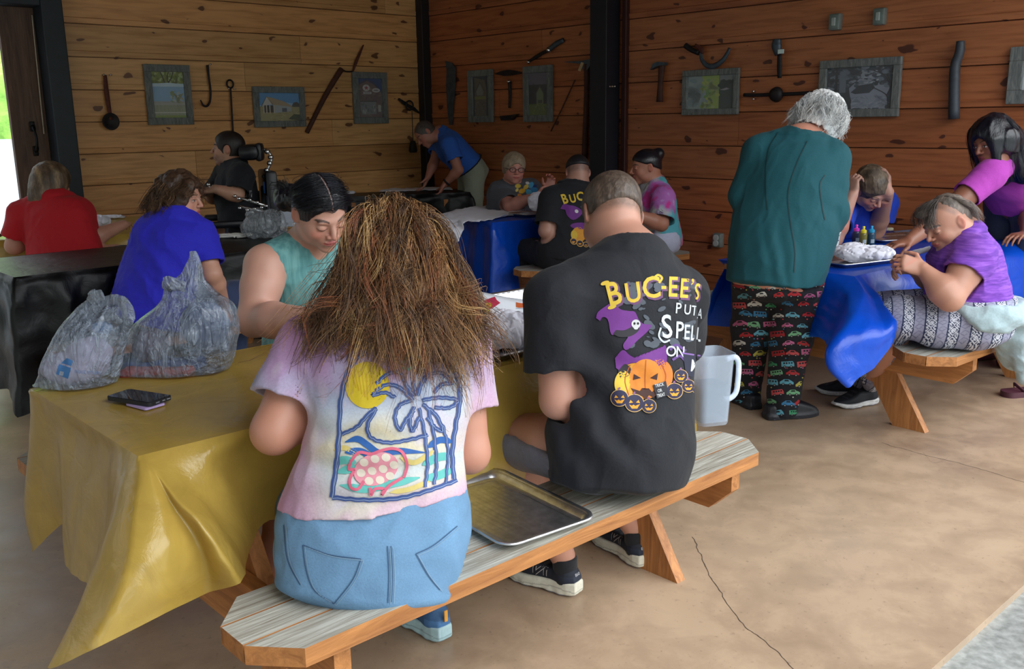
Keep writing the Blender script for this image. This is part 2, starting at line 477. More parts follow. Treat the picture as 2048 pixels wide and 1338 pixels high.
def board_wall(name, org, u, face, length, z1, mat, seed, tint):
    """u along the wall, face = outward normal to the room; local x along u, local y = -face"""
    r = random.Random(seed); vs = []; fs = []; cs = []
    z0 = zj-PB
    nrow = int((z1-z0)/PB)+1
    for k in range(nrow):
        z = z0+k*PB; x = 0; first = True
        zt = min(z+PB, z1)
        while x < length-.01:
            L = r.uniform(2.4, 4.8) if not first else r.uniform(.8, 4.2); first = False
            x2 = min(length, x+L); g = .0015
            prof = [(z+.000, -.02), (z+.003, .006), (z+.042, .009), (z+.047, .001), (zt-.006, .004), (zt-.0, -.02)]
            prof = [(max(a, 0), b) for a, b in prof if a <= z1+1e-6]
            if len(prof) < 6: prof = prof[:2]+[(z1, .004)]*(6-len(prof))+prof[2:]; prof = prof[:6]
            v = r.uniform(.84, 1.1); hq = r.uniform(-1, 1); c = (v*(1+.03*hq), v*(1-.06*hq), v*(1-.12*hq))
            o = len(vs)
            for xx in (x+g, x2-g):
                for (a, b) in prof: vs.append((xx, -b, a)); cs.append(c)
            m = len(prof)
            for i in range(m-1): fs.append((o+i, o+i+1, o+m+i+1, o+m+i))
            fs.append(tuple(o+i for i in range(m))[::-1]); fs.append(tuple(o+m+i for i in range(m)))
            x = x2
    o = len(vs)     # solid backing
    for xx in (0, length):
        for yy in (.012, .14):
            for zz in (0, z1): vs.append((xx, yy, zz)); cs.append((.2, .2, .2))
    for q in ((0, 1, 3, 2), (4, 6, 7, 5), (0, 4, 5, 1), (2, 3, 7, 6), (0, 2, 6, 4), (1, 5, 7, 3)): fs.append(tuple(o+i for i in q))
    ob = meshobj(name, vs, fs, mat, None, False, np.array(cs), world=False)
    ob.location = tuple(org); ux = np.array(u); ob.rotation_euler = (0, 0, math.atan2(ux[1], ux[0])); tag(ob, kind='structure')
    return ob
ZR = 3.05
# left wall: local x runs from its free end to the corner, so that local -y faces the room
Lend = on_left(135, 230); LL = float(np.dot(CO-Lend, A0))
board_wall('wall_left', CO-A0*LL, A0, -N0, LL, ZR, W_L, 3, (1, 1, 1))
board_wall('wall_right', CO, -N0, -A0, 7.0, ZR, W_R, 8, (1, 1, 1))

# posts and corner trims
iron = plain('black_paint', (18, 28, 38), .5, 0, .25, 14)
dark = plain('dark_stain', (30, 24, 30), .55, 0, .2, 12)
redt = plain('red_brown_trim', (62, 26, 22), .5, 0, .2, 12)
def post(name, p, w, d, u, n, mat, z0=0, z1=ZR):
    b = MB().box((p[0], p[1], (z0+z1)/2), (w, d, z1-z0), (u, n, V(0, 0, 1)), .006)
    o = b.build(name, mat); tag(o, kind='structure'); return o
U = -A0
pL = Lend-A0*.075-N0*.05
post('trim_1', pL, .155, .22, A0, N0, iron)
post('trim_2', CO-A0*.05-N0*.05, .1, .1, A0, N0, dark)
pc = on_right(1226, 240); pc[2] = 0
post('trim_3', pc-A0*.11, .18, .17, N0, A0, plain('navy_post', (26, 26, 36), .5, 0, .15, 14))
pc2 = on_right(1253, 240); post('trim_4', pc2-A0*.022, .045, .05, N0, A0, redt)
b = MB().box(tuple((Lend-A0*1.42-N0*.05)*[1, 1, 0]+V(0, 0, on_left(60, -12, .05)[2]+.02)), (2.54, .2, .22), (A0, N0, V(0, 0, 1)), .006)
tag(b.build('trim_5', iron), kind='structure')
# bracket on the middle post
bp = atplane(1226, 173, pc-A0*.2, A0)
b = MB().box(bp, (.05, .006, .012), (N0, A0, V(0, 0, 1)), .002); b.tube([bp+N0*.012, bp+N0*.012-A0*.025], .006); b.tube([bp-N0*.012, bp-N0*.012-A0*.02], .006)
chrome = plain('bright_steel', (225, 228, 230), .25, 1, .05)
tag(b.build('post_bracket', chrome), 'small bright steel bracket screwed to the middle of the dark centre post', 'bracket')

# sliding door slab beside the left post
t = NT('door_oak'); v = t.coord(scale=(8, 8, .7)); g = t.noise(v, 4, 6, .6, 1.0)
t.base(t.ramp(g, [(.3, lin((66, 44, 34))), (.7, lin((112, 84, 68)))])); t.set(Roughness=.6); t.bump(g, .2, .004)
dl = on_left(20, 240, -.06); dr = on_left(140, 240, -.06)
dw = float(np.dot(dr-dl, A0))+.1
dc = dl+A0*dw/2
door = MB().box((dc[0], dc[1], 1.27), (dw, .055, 2.46), (A0, N0, V(0, 0, 1)), .004).build('door_1', t.m); tag(door, kind='structure')
for (xx, sg) in ((.16, 1),):
    hp = [on_left(66, 253, .0), on_left(69, 262, .04), on_left(73, 277, .045), on_left(74, 292, .04), on_left(73, 302, .0)]
    hb = MB().tube(crom(hp, 14), [.016]*3+[.010]*8+[.016]*3, 8, up=A0)
    for q in (hp[0], hp[-1]): hb.box(q+N0*.015, (.035, .02, .075), (A0, N0, V(0, 0, 1)), .005)
    hb.build('door_handle', plain('wrought_iron', (20, 20, 24), .45, .6, .2), door, True)
cd = [on_left(64, 30, -.02), on_left(72, 110, -.02), on_left(80, 190, -.02), on_left(88, 268, -.02)]
MB().tube(crom(cd, 12), .005, 6).build('pull_cord', plain('cord', (190, 180, 165), .8), door, True)
# low rail across the opening
r0 = on_left(36, 468, .03); rz = r0[2]
b = MB().box((r0[0]-A0[0]*1.2, r0[1]-A0[1]*1.2, rz-.03), (2.4, .06, .09), (A0, N0, V(0, 0, 1)), .004); tag(b.build('trim_6', plain('rail_brown', (70, 38, 30), .6)), kind='structure')

# ceiling of planks, open at near right, extended at near left to add shade
def PL(a, n, z=0): return A0*a+N0*n+V(0, 0, z)
aC, nC = float(CO@A0), float(CO@N0)
b = MB(); x = -6.4; k = 0
while x < aC+.2:
    nf = -5.0 if x < -.1 else .3  # unseen extension on the camera's left, added to shade that side
    b.box(tuple(PL(x+.1, (nC+.3+nf)/2, ZR+.05)), (.196, nC+.3-nf, .05), (A0, N0, V(0, 0, 1)), .004); x += .2
tag(b.build('ceiling', plain('ceiling_pine', (104, 70, 44), .6, 0, .2, 6)), kind='structure')

# floor slab and the wet paving beyond its edge
t = NT('sealed_concrete'); v = t.coord()
g1 = t.noise(v, .8, 5, .6, .4); g2 = t.noise(v, 5, 6, .7, .3); g3 = t.noise(v, 60, 3, .6)
c = t.ramp(g1, [(.28, lin((118, 98, 82))), (.5, lin((160, 136, 112))), (.72, lin((190, 166, 140)))])
c = t.mix(t.math('MULTIPLY', g2, .62), c, t.ramp(g2, [(.33, lin((112, 92, 74))), (.58, lin((190, 164, 136)))]))
sp3 = t.ramp(g3, [(.28, (.55,)*3), (.36, (1,)*3), (.72, (1,)*3), (.8, (1.15,)*3)]); c = t.mix(.6, c, sp3, 'MULTIPLY')
t.base(c); rr = t.ramp(g2, [(.3, (.30,)*3), (.7, (.5,)*3)]); t.l(rr, t.b.inputs['Roughness']); t.bump(g2, .06, .004)
nE = .905
def crack(pts, parent, w=.004):
    P = crom([atz(x, y, 0)+V(0, 0, .0006) for x, y in pts], 60); P = P+np.stack([snoise(P, 3, 22, 3)*.008, snoise(P, 4, 22, 3)*.008, P[:, 2]*0], 1)
    T = nrm(P[-1]-P[0]); n_ = V(-T[1], T[0], 0)*w/2; k = len(P); ww = (.5+.5*np.abs(snoise(P, 8, 30, 2)))[:, None]
    meshobj('crack', np.vstack([P+n_*ww, P-n_*ww]), [(i, i+1, k+i+1, k+i) for i in range(k-1)], plain('crack_dark', (74, 58, 48), .9), parent, False)
def slab(name, a0, a1, n0, n1, z0, z1, mat):
    P = [PL(a0, n0, z0), PL(a1, n0, z0), PL(a1, n1, z0), PL(a0, n1, z0)]
    o = MB().prism(P, (0, 0, 1), z1-z0).build(name, mat); tag(o, kind='structure'); return o
fl = slab('floor', -6, aC+.15, nE, nC+.2, -.12, 0, t.m)
crack([(1385, 1075), (1420, 1150), (1480, 1240), (1540, 1290), (1590, 1345)], fl); crack([(1760, 885), (1830, 905), (1930, 930), (2080, 975)], fl, .003); crack([(1845, 905), (1870, 925), (1900, 912)], fl, .002)
t = NT('wet_paving'); v = t.coord(); g = t.noise(v, 3, 6, .6, .5); g2 = t.noise(v, 40, 3)
t.base(t.mix(.4, t.ramp(g, [(.35, lin((62, 70, 64))), (.65, lin((112, 120, 112)))]), t.ramp(g2, [(.3, (.3,)*3), (.7, (.7,)*3)])))
t.l(t.ramp(g, [(.4, (.08,)*3), (.6, (.5,)*3)]), t.b.inputs['Roughness'])
slab('ground', -40, 40, -40, nE, -.3, -.025, t.m)
gr = plain('pale_gravel', (150, 160, 168), .9, 0, .12, 6)
b = MB()
q = [on_left(-300, 470)*[1, 1, 0], on_left(120, 470)*[1, 1, 0]]
f0 = PL(aC-LL-5, nC+.2, -.05); f1 = PL(aC+2, nC+.2, -.05); far0 = V(-16, 22, 1.2); far1 = V(-2, 26, 1.2)
b.prism([f0, f1, far1, far0], (0, 0, -1), .1); tag(b.build('ground_outside', gr), kind='structure')
t = NT('grass_bank'); v = t.coord(); g = t.noise(v, 1.2, 8, .7); t.base(t.ramp(g, [(.3, lin((70, 110, 40))), (.55, lin((140, 190, 80))), (.75, lin((205, 225, 150)))])); t.set(Roughness=.9); t.bump(g, .6, .1)
vs = []; m, k = 26, 30
for i in range(m):
    for j in range(k):
        s = j/(k-1); u = i/(m-1)
        p = V(-18, 22, 1.2)*(1-u)+V(-2, 26, 1.2)*u+V(-.3, 1, 0)*(s*7)+V(0, 0, 6.5)*s**.8
        vs.append(p)
vs = np.array(vs); vs += np.stack([snoise(vs, 4, .9), snoise(vs, 5, .9), snoise(vs, 6, 1.3)], 1)*.35
gb = meshobj('grass_bank', vs, grid_faces(m, k), t.m); tag(gb, 'green grassy bank beyond the pale gravel, seen through the left opening', 'grass', kind='stuff')
# ---------------------------------------------------------------- picnic tables, benches, plastic covers
def wood_mat(name, c1, c2, stretch, rough=.55, knots=True, contrast=1, bscale=6):
    t = NT(name); v = t.coord(scale=stretch); g = t.noise(v, bscale, 7, .65, .8)
    c = t.ramp(g, [(.3, c1), (.52, tuple((a+b)/2 for a, b in zip(c1, c2))), (.72, c2)])
    if knots:
        v3 = t.coord(scale=(2.2, 5, 3.5)); vo = t.n('ShaderNodeTexVoronoi'); vo.inputs['Scale'].default_value = 1; t.l(v3, vo.inputs['Vector'])
        k = t.math('MULTIPLY', t.math('SUBTRACT', .09, vo.outputs['Distance']), 20); k.node.use_clamp = True
        c = t.mix(t.math('MULTIPLY', k, .8), c, tuple(x*.25 for x in c1))
    t.base(c); t.set(Roughness=rough); t.bump(g, .35, .006); return t.m
SC1, SC2 = lin((138, 86, 44)), lin((196, 134, 76))
STAIN = wood_mat('orange_stain', SC1, SC2, (1.2, 14, 14), bscale=3); STAIN_Y = wood_mat('orange_stain_beam', SC1, SC2, (14, 1.2, 14), bscale=3); STAIN_Z = wood_mat('orange_stain_leg', SC1, SC2, (14, 14, 1.2), bscale=3)
WEATH = wood_mat('weathered_top', lin((118, 108, 92)), lin((206, 206, 196)), (1.0, 22, 22), .8, False, bscale=5)
def tframe(deg):
    A, N = frame(deg)
    return A, N, (lambda a, n, z=0.0: A*a+N*n+V(0, 0, z))
def loc_build(mb, name, mats, parent, A, N, smooth=False):
    """build so that the object's own axes follow the table: grain runs along local x"""
    o = mb.build(name, mats[0], parent, smooth)
    for m in mats[1:]: o.data.materials.append(m)
    if len(mats) > 1: o.data.polygons.foreach_set('material_index', mb.mi)
    ang = math.atan2(A[1], A[0]); R = Matrix.Rotation(-ang, 4, 'Z'); o.data.transform(R)
    o.matrix_local = o.matrix_local @ Matrix.Rotation(ang, 4, 'Z') if False else Matrix.Translation(o.location) @ Matrix.Rotation(ang, 4, 'Z')
    return o
def plank_poly(P, a0, a1, n0, n1, z1, th, cut, ca, cb, mb):
    """one plank; ca/cb = (cut at near side, cut at far side) at each end"""
    pts = [P(a0+ca[0], n0, z1-th), P(a1-cb[0], n0, z1-th), P(a1-cb[1], n1, z1-th), P(a0+ca[1], n1, z1-th)]
    k = 4; vs = pts+[p+V(0, 0, th) for p in pts]
    mb.add(vs, [(3, 2, 1, 0)]+[(i, (i+1) % k, k+(i+1) % k, k+i) for i in range(k)], mi=0)
    mb.add(vs, [(4, 5, 6, 7)], mi=1)
def picnic(label, deg, a0, a1, n0, n1, benches, zt=.745, zb=.45, ins=.22, group='picnic tables under the pavilion', ba=None, sp=.58):
    """table top n0..n1; benches = list of (na, nb)"""
    A, N, P = tframe(deg)
    root = thing('picnic_table', label, 'picnic table', P((a0+a1)/2, (n0+n1)/2), group)
    nb = 5; w = (n1-n0)/nb; mb = MB()
    for i in range(nb): plank_poly(P, a0, a1, n0+i*w+.003, n0+(i+1)*w-.003, zt, .038, 0, (0, 0), (0, 0), mb)
    loc_build(mb, 'tabletop', [STAIN, WEATH], root, A, N)
    nc = (n0+n1)/2; ends = (a0+ins, a1-ins)
    t0, t1 = a0, a1
    if ba: a0, a1 = ba
    for (b0, b1) in benches:
        mb = MB(); k = 3; w = (b1-b0)/k; ch = .085
        prof = lambda n: max(0, (b0+.10-n)/.10)*ch+max(0, (n-(b1-.10))/.10)*ch
        for i in range(k):
            x0, x1 = b0+i*w, b0+(i+1)*w
            plank_poly(P, a0, a1, x0+.0025, x1-.0025, zb, .042, 0, (prof(x0), prof(x1)), (prof(x0), prof(x1)), mb)
        loc_build(mb, 'bench_seat', [STAIN, WEATH], root, A, N)
    bl = min([b[0] for b in benches]+[n0+.05]); bh = max([b[1] for b in benches]+[n1-.05])
    for j, e in enumerate(ends):
        mb = MB()
        if benches:
            z1 = zb-.042; h = .135; off = -.022 if j == 0 else .022
            q = [P(e+off, bl+.02, z1), P(e+off, bl+.02, z1-h*.45), P(e+off, bl+.10, z1-h), P(e+off, bh-.10, z1-h), P(e+off, bh-.02, z1-h*.45), P(e+off, bh-.02, z1)]
            mb.prism(q, -A if j == 0 else A, .04); loc_build(mb, 'crossbeam', [STAIN_Y], root, A, N)
        mb = MB(); mb.box(P(e, nc, zt-.038-.045), (.04, (n1-n0)*.86, .09), (A, N, V(0, 0, 1)), .003); loc_build(mb, 'top_cleat', [STAIN_Y], root, A, N)
        for s in (-1, 1):
            foot = nc+s*sp; top = nc+s*.17; d = V(0, 0, 0)
            q = [P(e-.02, foot-.08, 0), P(e-.02, foot+.08, 0), P(e-.02, top+.075, zt-.045), P(e-.02, top-.075, zt-.045)]
            mb = MB(); mb.prism(q, A, .04); loc_build(mb, 'leg', [STAIN_Z], root, A, N)
        mb = MB(); s = 1 if j == 0 else -1
        mb.beam(P(e+s*.03, nc, .33), P(e+s*.42, nc, zt-.05), .09, .038, N); loc_build(mb, 'brace', [STAIN], root, A, N)
    return root, A, N, P
def plastic(name, rgb, trans=0.0, rough=.28, dark=.8, cscale=5, spec=.6):
    t = NT(name); c = lin(rgb); v = t.coord()
    vo = t.n('ShaderNodeTexVoronoi', feature='DISTANCE_TO_EDGE'); vo.inputs['Scale'].default_value = cscale
    nn = t.n('ShaderNodeTexNoise'); nn.inputs['Scale'].default_value = 4; nn.inputs['Detail'].default_value = 4; t.l(v, nn.inputs['Vector'])
    s2 = t.n('ShaderNodeVectorMath', operation='SCALE'); s2.inputs['Scale'].default_value = .3; t.l(nn.outputs['Color'], s2.inputs[0])
    ad = t.n('ShaderNodeVectorMath', operation='ADD'); t.l(v, ad.inputs[0]); t.l(s2.outputs[0], ad.inputs[1]); t.l(ad.outputs[0], vo.inputs['Vector'])
    cr = t.ramp(vo.outputs['Distance'], [(0, (0,)*3), (.06, (1,)*3)])
    g = t.noise(v, 9, 5, .6, 1.2)
    h = t.math('ADD', t.math('MULTIPLY', g, 1.0), t.math('MULTIPLY', cr, .10))
    t.base(t.ramp(g, [(.3, tuple(x*dark for x in c)), (.7, c)])); t.set(Roughness=rough)
    t.b.inputs['Specular IOR Level'].default_value = spec
    if trans:
        tr = t.n('ShaderNodeBsdfTranslucent'); tr.inputs['Color'].default_value = (*c, 1)
        ms = t.n('ShaderNodeMixShader'); ms.inputs[0].default_value = trans
        out = t.t.nodes['Material Output']; t.l(t.b.outputs[0], ms.inputs[1]); t.l(tr.outputs[0], ms.inputs[2]); t.l(ms.outputs[0], out.inputs['Surface'])
    t.bump(h, .35, .010); return t.m
def cover(name, label, ribs, P, rect, z, mat, parent=None, seed=1, closed=True, rip=.006, na=26, nr=7, group=None):
    """ribs: list of 3-D polylines that start on the table edge; top sheet over rect=(a0,a1,n0,n1)"""
    R = np.array([crom(r, na) for r in ribs])
    M_ = len(ribs)*nr; G = np.zeros((M_+(0 if closed else 1-nr), na, 3))
    n = len(ribs)
    for j in range(na):
        pts = R[:, j]
        if closed: q = np.vstack([pts[-1:], pts, pts[:2]]); k = n
        else: q = np.vstack([2*pts[0]-pts[1], pts, 2*pts[-1]-pts[-2]]); k = n-1
        out = []
        for i in range(k):
            a, b, c, d = q[i], q[i+1], q[i+2], q[i+3]
            for s in range(nr):
                u = s/nr; cr = .5*((2*b)+(-a+c)*u+(2*a-5*b+4*c-d)*u**2+(-a+3*b-3*c+d)*u**3)
                w = .55 if j else 0
                out.append(cr*w+(b*(1-u)+c*u)*(1-w))
        if not closed: out.append(pts[-1])
        G[:len(out), j] = out
    m = G.shape[0]; Pv = G.reshape(-1, 3)
    fs = grid_faces(m, na)
    if closed: fs += [((m-1)*na+j, (m-1)*na+j+1, j+1, j) for j in range(na-1)]
    ww = np.tile(np.minimum(np.arange(na)/5, 1), m)
    nz = snoise(Pv, seed, 6.0, 3); nz = (1-np.abs(nz))**3-.4
    ny = snoise(Pv, seed+9, 6.0, 3)
    Pv = Pv+np.stack([nz, ny, nz*.3], 1)*(rip*ww)[:, None]
    Pv[:, 2] = np.maximum(Pv[:, 2], .012)
    a0, a1, n0, n1 = rect; k1, k2 = 40, 24; o = len(Pv)
    top = np.array([P(a0+(a1-a0)*i/(k1-1), n0+(n1-n0)*j/(k2-1), z) for i in range(k1) for j in range(k2)])
    tz = (1-np.abs(snoise(top, seed+3, 5.0, 2)))**5*.0035
    edge = np.array([min(i, k1-1-i, j, k2-1-j) for i in range(k1) for j in range(k2)])
    top[:, 2] += np.where(edge > 0, tz, -.001)
    fs += grid_faces(k1, k2, o)
    ob = meshobj(name, np.vstack([Pv, top]), fs, mat, parent, True)
    tag(ob, label, 'tablecloth', group); return ob
def auto_ribs(P, rect, z, spec):
    """spec: list of (edge position 'S/E/N/W', fraction, drop, outward, sideways) -> ribs"""
    a0, a1, n0, n1 = rect; out = []
    for e, f, drop, o, s in spec:
        if e == 'S': p = (a0+(a1-a0)*f, n0); d = (0, -1); t_ = (1, 0)
        if e == 'E': p = (a1, n0+(n1-n0)*f); d = (1, 0); t_ = (0, 1)
        if e == 'N': p = (a1-(a1-a0)*f, n1); d = (0, 1); t_ = (-1, 0)
        if e == 'W': p = (a0, n1-(n1-n0)*f); d = (-1, 0); t_ = (0, -1)
        if e == 'S' and f == 0 : d = (-.7, -.7)
        if e == 'E' and f == 0: d = (.7, -.7)
        if e == 'N' and f == 0: d = (.7, .7)
        if e == 'W' and f == 0: d = (-.7, .7)
        r = [P(*p, z)]
        for q in (.12, .5, 1):
            r.append(P(p[0]+d[0]*o*min(1, .25+q*.75)+t_[0]*s*q, p[1]+d[1]*o*min(1, .25+q*.75)+t_[1]*s*q, z-drop*q))
        out.append(r)
    return out
Y_ = plastic('gold_plastic', (196, 164, 78), .25, .24)
B_ = plastic('black_plastic', (5, 6, 9), 0, .42, cscale=3.5, spec=.28)
BL_ = plastic('blue_plastic', (0, 82, 214), .25, .3, cscale=3)
GT = 'picnic tables under the pavilion'
# table 1, nearest, gold cover
T1, A1, N1, P1 = picnic('nearest picnic table, gold plastic cover on top, long bench with two people', 47.5, .73, 2.48, 1.98, 2.70, [(1.50, 1.79), (2.89, 3.18)])
E_ = lambda a, n: P1(a, n, .757)
X = lambda px, py, Y: atY(px, py, Y)
r1 = (.70, 2.51, 1.965, 2.715)
ribs = [
 [E_(2.51, 2.715), P1(2.56, 2.76, .7), P1(2.6, 2.8, .4)],
 [E_(1.6, 2.715), P1(1.6, 2.74, .7), P1(1.6, 2.76, .45)],
 [E_(.95, 2.715), P1(.93, 2.75, .68), P1(.88, 2.8, .4)],
 [E_(.70, 2.715), X(62, 800, 2.52), X(58, 900, 2.56), X(50, 1010, 2.6), X(62, 1105, 2.6)],
 [E_(.70, 2.64), X(96, 830, 2.42), X(112, 930, 2.42), X(120, 1000, 2.44), X(130, 1045, 2.44)],
 [E_(.70, 2.55), X(120, 850, 2.36), X(126, 950, 2.33), X(124, 1060, 2.32), X(128, 1130, 2.3)],
 [E_(.70, 2.40), X(165, 880, 2.24), X(170, 960, 2.2), X(150, 1080, 2.2), X(150, 1150, 2.18)],
 [E_(.70, 2.25), X(200, 900, 2.12), X(212, 1000, 2.06), X(190, 1100, 2.06), X(178, 1172, 2.04)],
 [E_(.70, 2.10), X(235, 920, 2.0), X(222, 1020, 1.95), X(195, 1120, 1.92), X(180, 1190, 1.9)],
 [E_(.70, 1.965), X(250, 960, 1.90), X(205, 1090, 1.82), X(150, 1225, 1.76), X(92, 1337, 1.70)],
 [E_(.705, 1.965), X(275, 960, 1.87), X(260, 1100, 1.76), X(230, 1210, 1.70), X(185, 1300, 1.66)],
 [E_(.712, 1.965), X(300, 960, 1.87), X(330, 1080, 1.79), X(330, 1170, 1.76), X(320, 1232, 1.75)],
 [E_(.72, 1.965), X(312, 955, 1.89), X(385, 1065, 1.86), X(410, 1140, 1.87), X(415, 1185, 1.88)],
 [E_(.735, 1.965), X(325, 960, 1.89), X(400, 1050, 1.83), X(450, 1120, 1.83), X(482, 1166, 1.85)],
 [E_(.79, 1.965), X(365, 950, 1.94), X(430, 1020, 1.95), X(480, 1090, 1.97), X(494, 1125, 2.0)],
 [E_(.90, 1.965), X(415, 925, 1.99), X(462, 990, 2.02), X(496, 1060, 2.04), X(508, 1085, 2.06)],
 [E_(1.05, 1.965), X(485, 905, 2.09), X(510, 970, 2.11), X(532, 1020, 2.13), X(540, 1040, 2.14)],
 [E_(1.25, 1.965), P1(1.25, 1.945, .66), P1(1.25, 1.94, .55), P1(1.27, 1.935, .46)],
 [E_(1.5, 1.965), P1(1.5, 1.94, .66), P1(1.5, 1.93, .52), P1(1.5, 1.93, .43)],
 [E_(1.8, 1.965), P1(1.8, 1.94, .66), P1(1.8, 1.93, .52), P1(1.8, 1.93, .40)],
 [E_(2.2, 1.965), P1(2.2, 1.94, .66), P1(2.2, 1.93, .52), P1(2.2, 1.93, .42)],
 [E_(2.51, 1.965), P1(2.56, 1.93, .68), P1(2.6, 1.9, .5), P1(2.62, 1.9, .35)],
 [E_(2.51, 2.35), P1(2.56, 2.35, .68), P1(2.58, 2.35, .4)]]
cover('tablecloth', 'gold plastic table cover on the nearest table, its corner trailing to the floor', ribs, P1, r1, .757, Y_, seed=2, rip=.007)
# table 6, right, blue cover
T6, A6, N6, P6 = picnic('picnic table at right under blue plastic, bench held by woman in purple', 49.5, 3.97, 5.68, 2.22, 2.95, [(1.70, 1.99), (3.14, 3.42)], zt=.725, ba=(3.84, 5.68))
E6 = lambda a, n: P6(a, n, .737); r6 = (3.94, 5.70, 2.205, 2.965)
ribs6 = [
 [E6(5.70, 2.965), P6(5.7, 3.0, .6), P6(5.7, 3.0, .4)],
 [E6(4.7, 2.965), P6(4.7, 2.98, .6), P6(4.7, 2.99, .45)],
 [E6(4.1, 2.965), P6(3.98, 2.99, .6), P6(3.96, 3.0, .4)],
 [E6(3.94, 2.965), X(1462, 548, 4.92), X(1426, 590, 4.88), X(1404, 650, 4.84)],
 [E6(3.94, 2.82), X(1505, 570, 4.80), X(1492, 610, 4.76), X(1480, 655, 4.74)],
 [E6(3.94, 2.65), P6(3.925, 2.65, .60), P6(3.93, 2.65, .45)],
 [E6(3.94, 2.45), P6(3.925, 2.45, .60), P6(3.92, 2.45, .42)],
 [E6(3.94, 2.31), X(1690, 590, 4.14), X(1672, 640, 4.08), X(1650, 680, 4.06)],
 [E6(3.94, 2.205), X(1725, 590, 4.06), X(1695, 650, 3.84), X(1660, 690, 3.78), X(1652, 730, 3.76), X(1690, 776, 3.74)],
 [E6(3.945, 2.205), X(1740, 600, 4.04), X(1728, 660, 3.80), X(1715, 710, 3.76), X(1715, 757, 3.75)],
 [E6(3.96, 2.205), X(1752, 610, 4.03), X(1765, 660, 3.82), X(1755, 705, 3.80), X(1746, 737, 3.79)],
 [E6(3.99, 2.205), X(1765, 600, 4.06), X(1790, 640, 3.88), X(1792, 668, 3.86), X(1787, 688, 3.84)],
 [E6(4.05, 2.205), P6(4.06, 2.17, .64), P6(4.06, 2.15, .56), P6(4.0, 2.12, .50)],
 [E6(4.3, 2.205), P6(4.3, 2.15, .66), P6(4.3, 2.14, .55), P6(4.3, 2.14, .49)],
 [E6(4.8, 2.205), P6(4.8, 2.15, .66), P6(4.8, 2.14, .55), P6(4.8, 2.14, .47)],
 [E6(5.3, 2.205), P6(5.3, 2.13, .66), P6(5.3, 2.10, .5), P6(5.3, 2.08, .35)],
 [E6(5.70, 2.205), P6(5.75, 2.08, .62), P6(5.8, 2.02, .4), P6(5.8, 2.0, .2)],
 [E6(5.70, 2.6), P6(5.7, 2.6, .6), P6(5.72, 2.6, .4)]]
cover('tablecloth', 'blue plastic table cover at right with a pointed corner hanging beside the patterned trousers', ribs6, P6, r6, .737, BL_, seed=5, rip=.010)
# table 5, middle, blue cover
T5, A5, N5, P5 = picnic('middle picnic table under blue plastic, near the dark centre post', 57, 3.52, 5.03, 5.64, 6.36, [(5.20, 5.49), (6.55, 6.83)], ba=(3.52, 5.08))
r5 = (3.50, 5.05, 5.62, 6.38)
sp5 = [('S', 0, .62, .10, 0), ('S', .03, .60, .10, .10), ('S', .10, .50, .06, .05), ('S', .22, .30, .04, 0), ('S', .45, .28, .03, 0), ('S', .7, .28, .03, 0), ('E', 0, .5, .08, 0), ('E', .5, .3, .03, 0),
       ('N', 0, .5, .06, 0), ('N', .5, .3, .04, 0), ('N', .85, .35, .05, 0), ('W', 0, .62, .10, -.05), ('W', .2, .60, .05, 0), ('W', .4, .64, .08, 0), ('W', .6, .60, .04, 0), ('W', .75, .64, .09, 0), ('W', .88, .6, .05, 0)]
cover('tablecloth', 'blue plastic table cover on the middle table below the white shirt', auto_ribs(P5, r5, .757, sp5), P5, r5, .757, BL_, seed=7, rip=.012)
# table 2, black cover, left
A2, N2, P2 = tframe(47)
e2 = atz(188, 536, .757); n2 = float(e2@N2); tip2 = atz(60, 690, .45)
a2 = float(tip2@A2)+.03
T2, A2, N2, P2 = picnic('left picnic table under black plastic behind the shopping bags', 47, a2, a2+1.85, n2, n2+.80, [(n2-.49, n2-.20), (n2+1.0, n2+1.29)])
r2 = (a2-.02, a2+1.87, n2-.01, n2+.81)
sp2 = [('S', 0, .66, .12, 0), ('S', .05, .62, .05, .03), ('S', .11, .60, .12, .02), ('S', .16, .60, .04, 0), ('S', .22, .58, .08, 0), ('S', .30, .52, .03, .02), ('S', .38, .50, .07, 0), ('S', .5, .42, .03, 0), ('S', .62, .30, .05, 0), ('S', .8, .22, .03, 0),
       ('E', 0, .35, .15, 0), ('E', .5, .3, .05, 0), ('N', 0, .5, .15, 0), ('N', .4, .3, .04, 0), ('N', .8, .3, .04, 0), ('W', 0, .6, .15, 0), ('W', .3, .55, .05, 0), ('W', .6, .6, .08, 0), ('W', .8, .58, .05, 0)]
cover('tablecloth', 'black plastic table cover on the left table, hanging in long glossy folds', auto_ribs(P2, r2, .757, sp2), P2, r2, .757, B_, seed=9, rip=.014, na=30)
# table 3, gold, back left
A3, N3, P3 = tframe(-16)
c3 = V(-2.55, 6.25, 0); a3 = float(c3@A3); n3 = float(c3@N3)
T3, A3, N3, P3 = picnic('back left picnic table under gold plastic beside the left wall', -16, a3, a3+1.26, n3, n3+.78, [(n3-.45, n3-.2)])
r3 = (a3-.02, a3+1.28, n3-.01, n3+.79)
sp3_ = [('S', 0, .5, .1, 0), ('S', .2, .3, .04, 0), ('S', .5, .3, .05, 0), ('S', .8, .3, .03, 0), ('E', 0, .4, .04, 0), ('E', .5, .3, .03, 0), ('N', 0, .4, .05, 0), ('N', .5, .3, .04, 0), ('W', 0, .5, .1, 0), ('W', .3, .4, .04, 0), ('W', .6, .42, .07, 0)]
cover('tablecloth', 'gold plastic table cover on the back left table beyond the woman in red', auto_ribs(P3, r3, .757, sp3_), P3, r3, .757, Y_, seed=12)
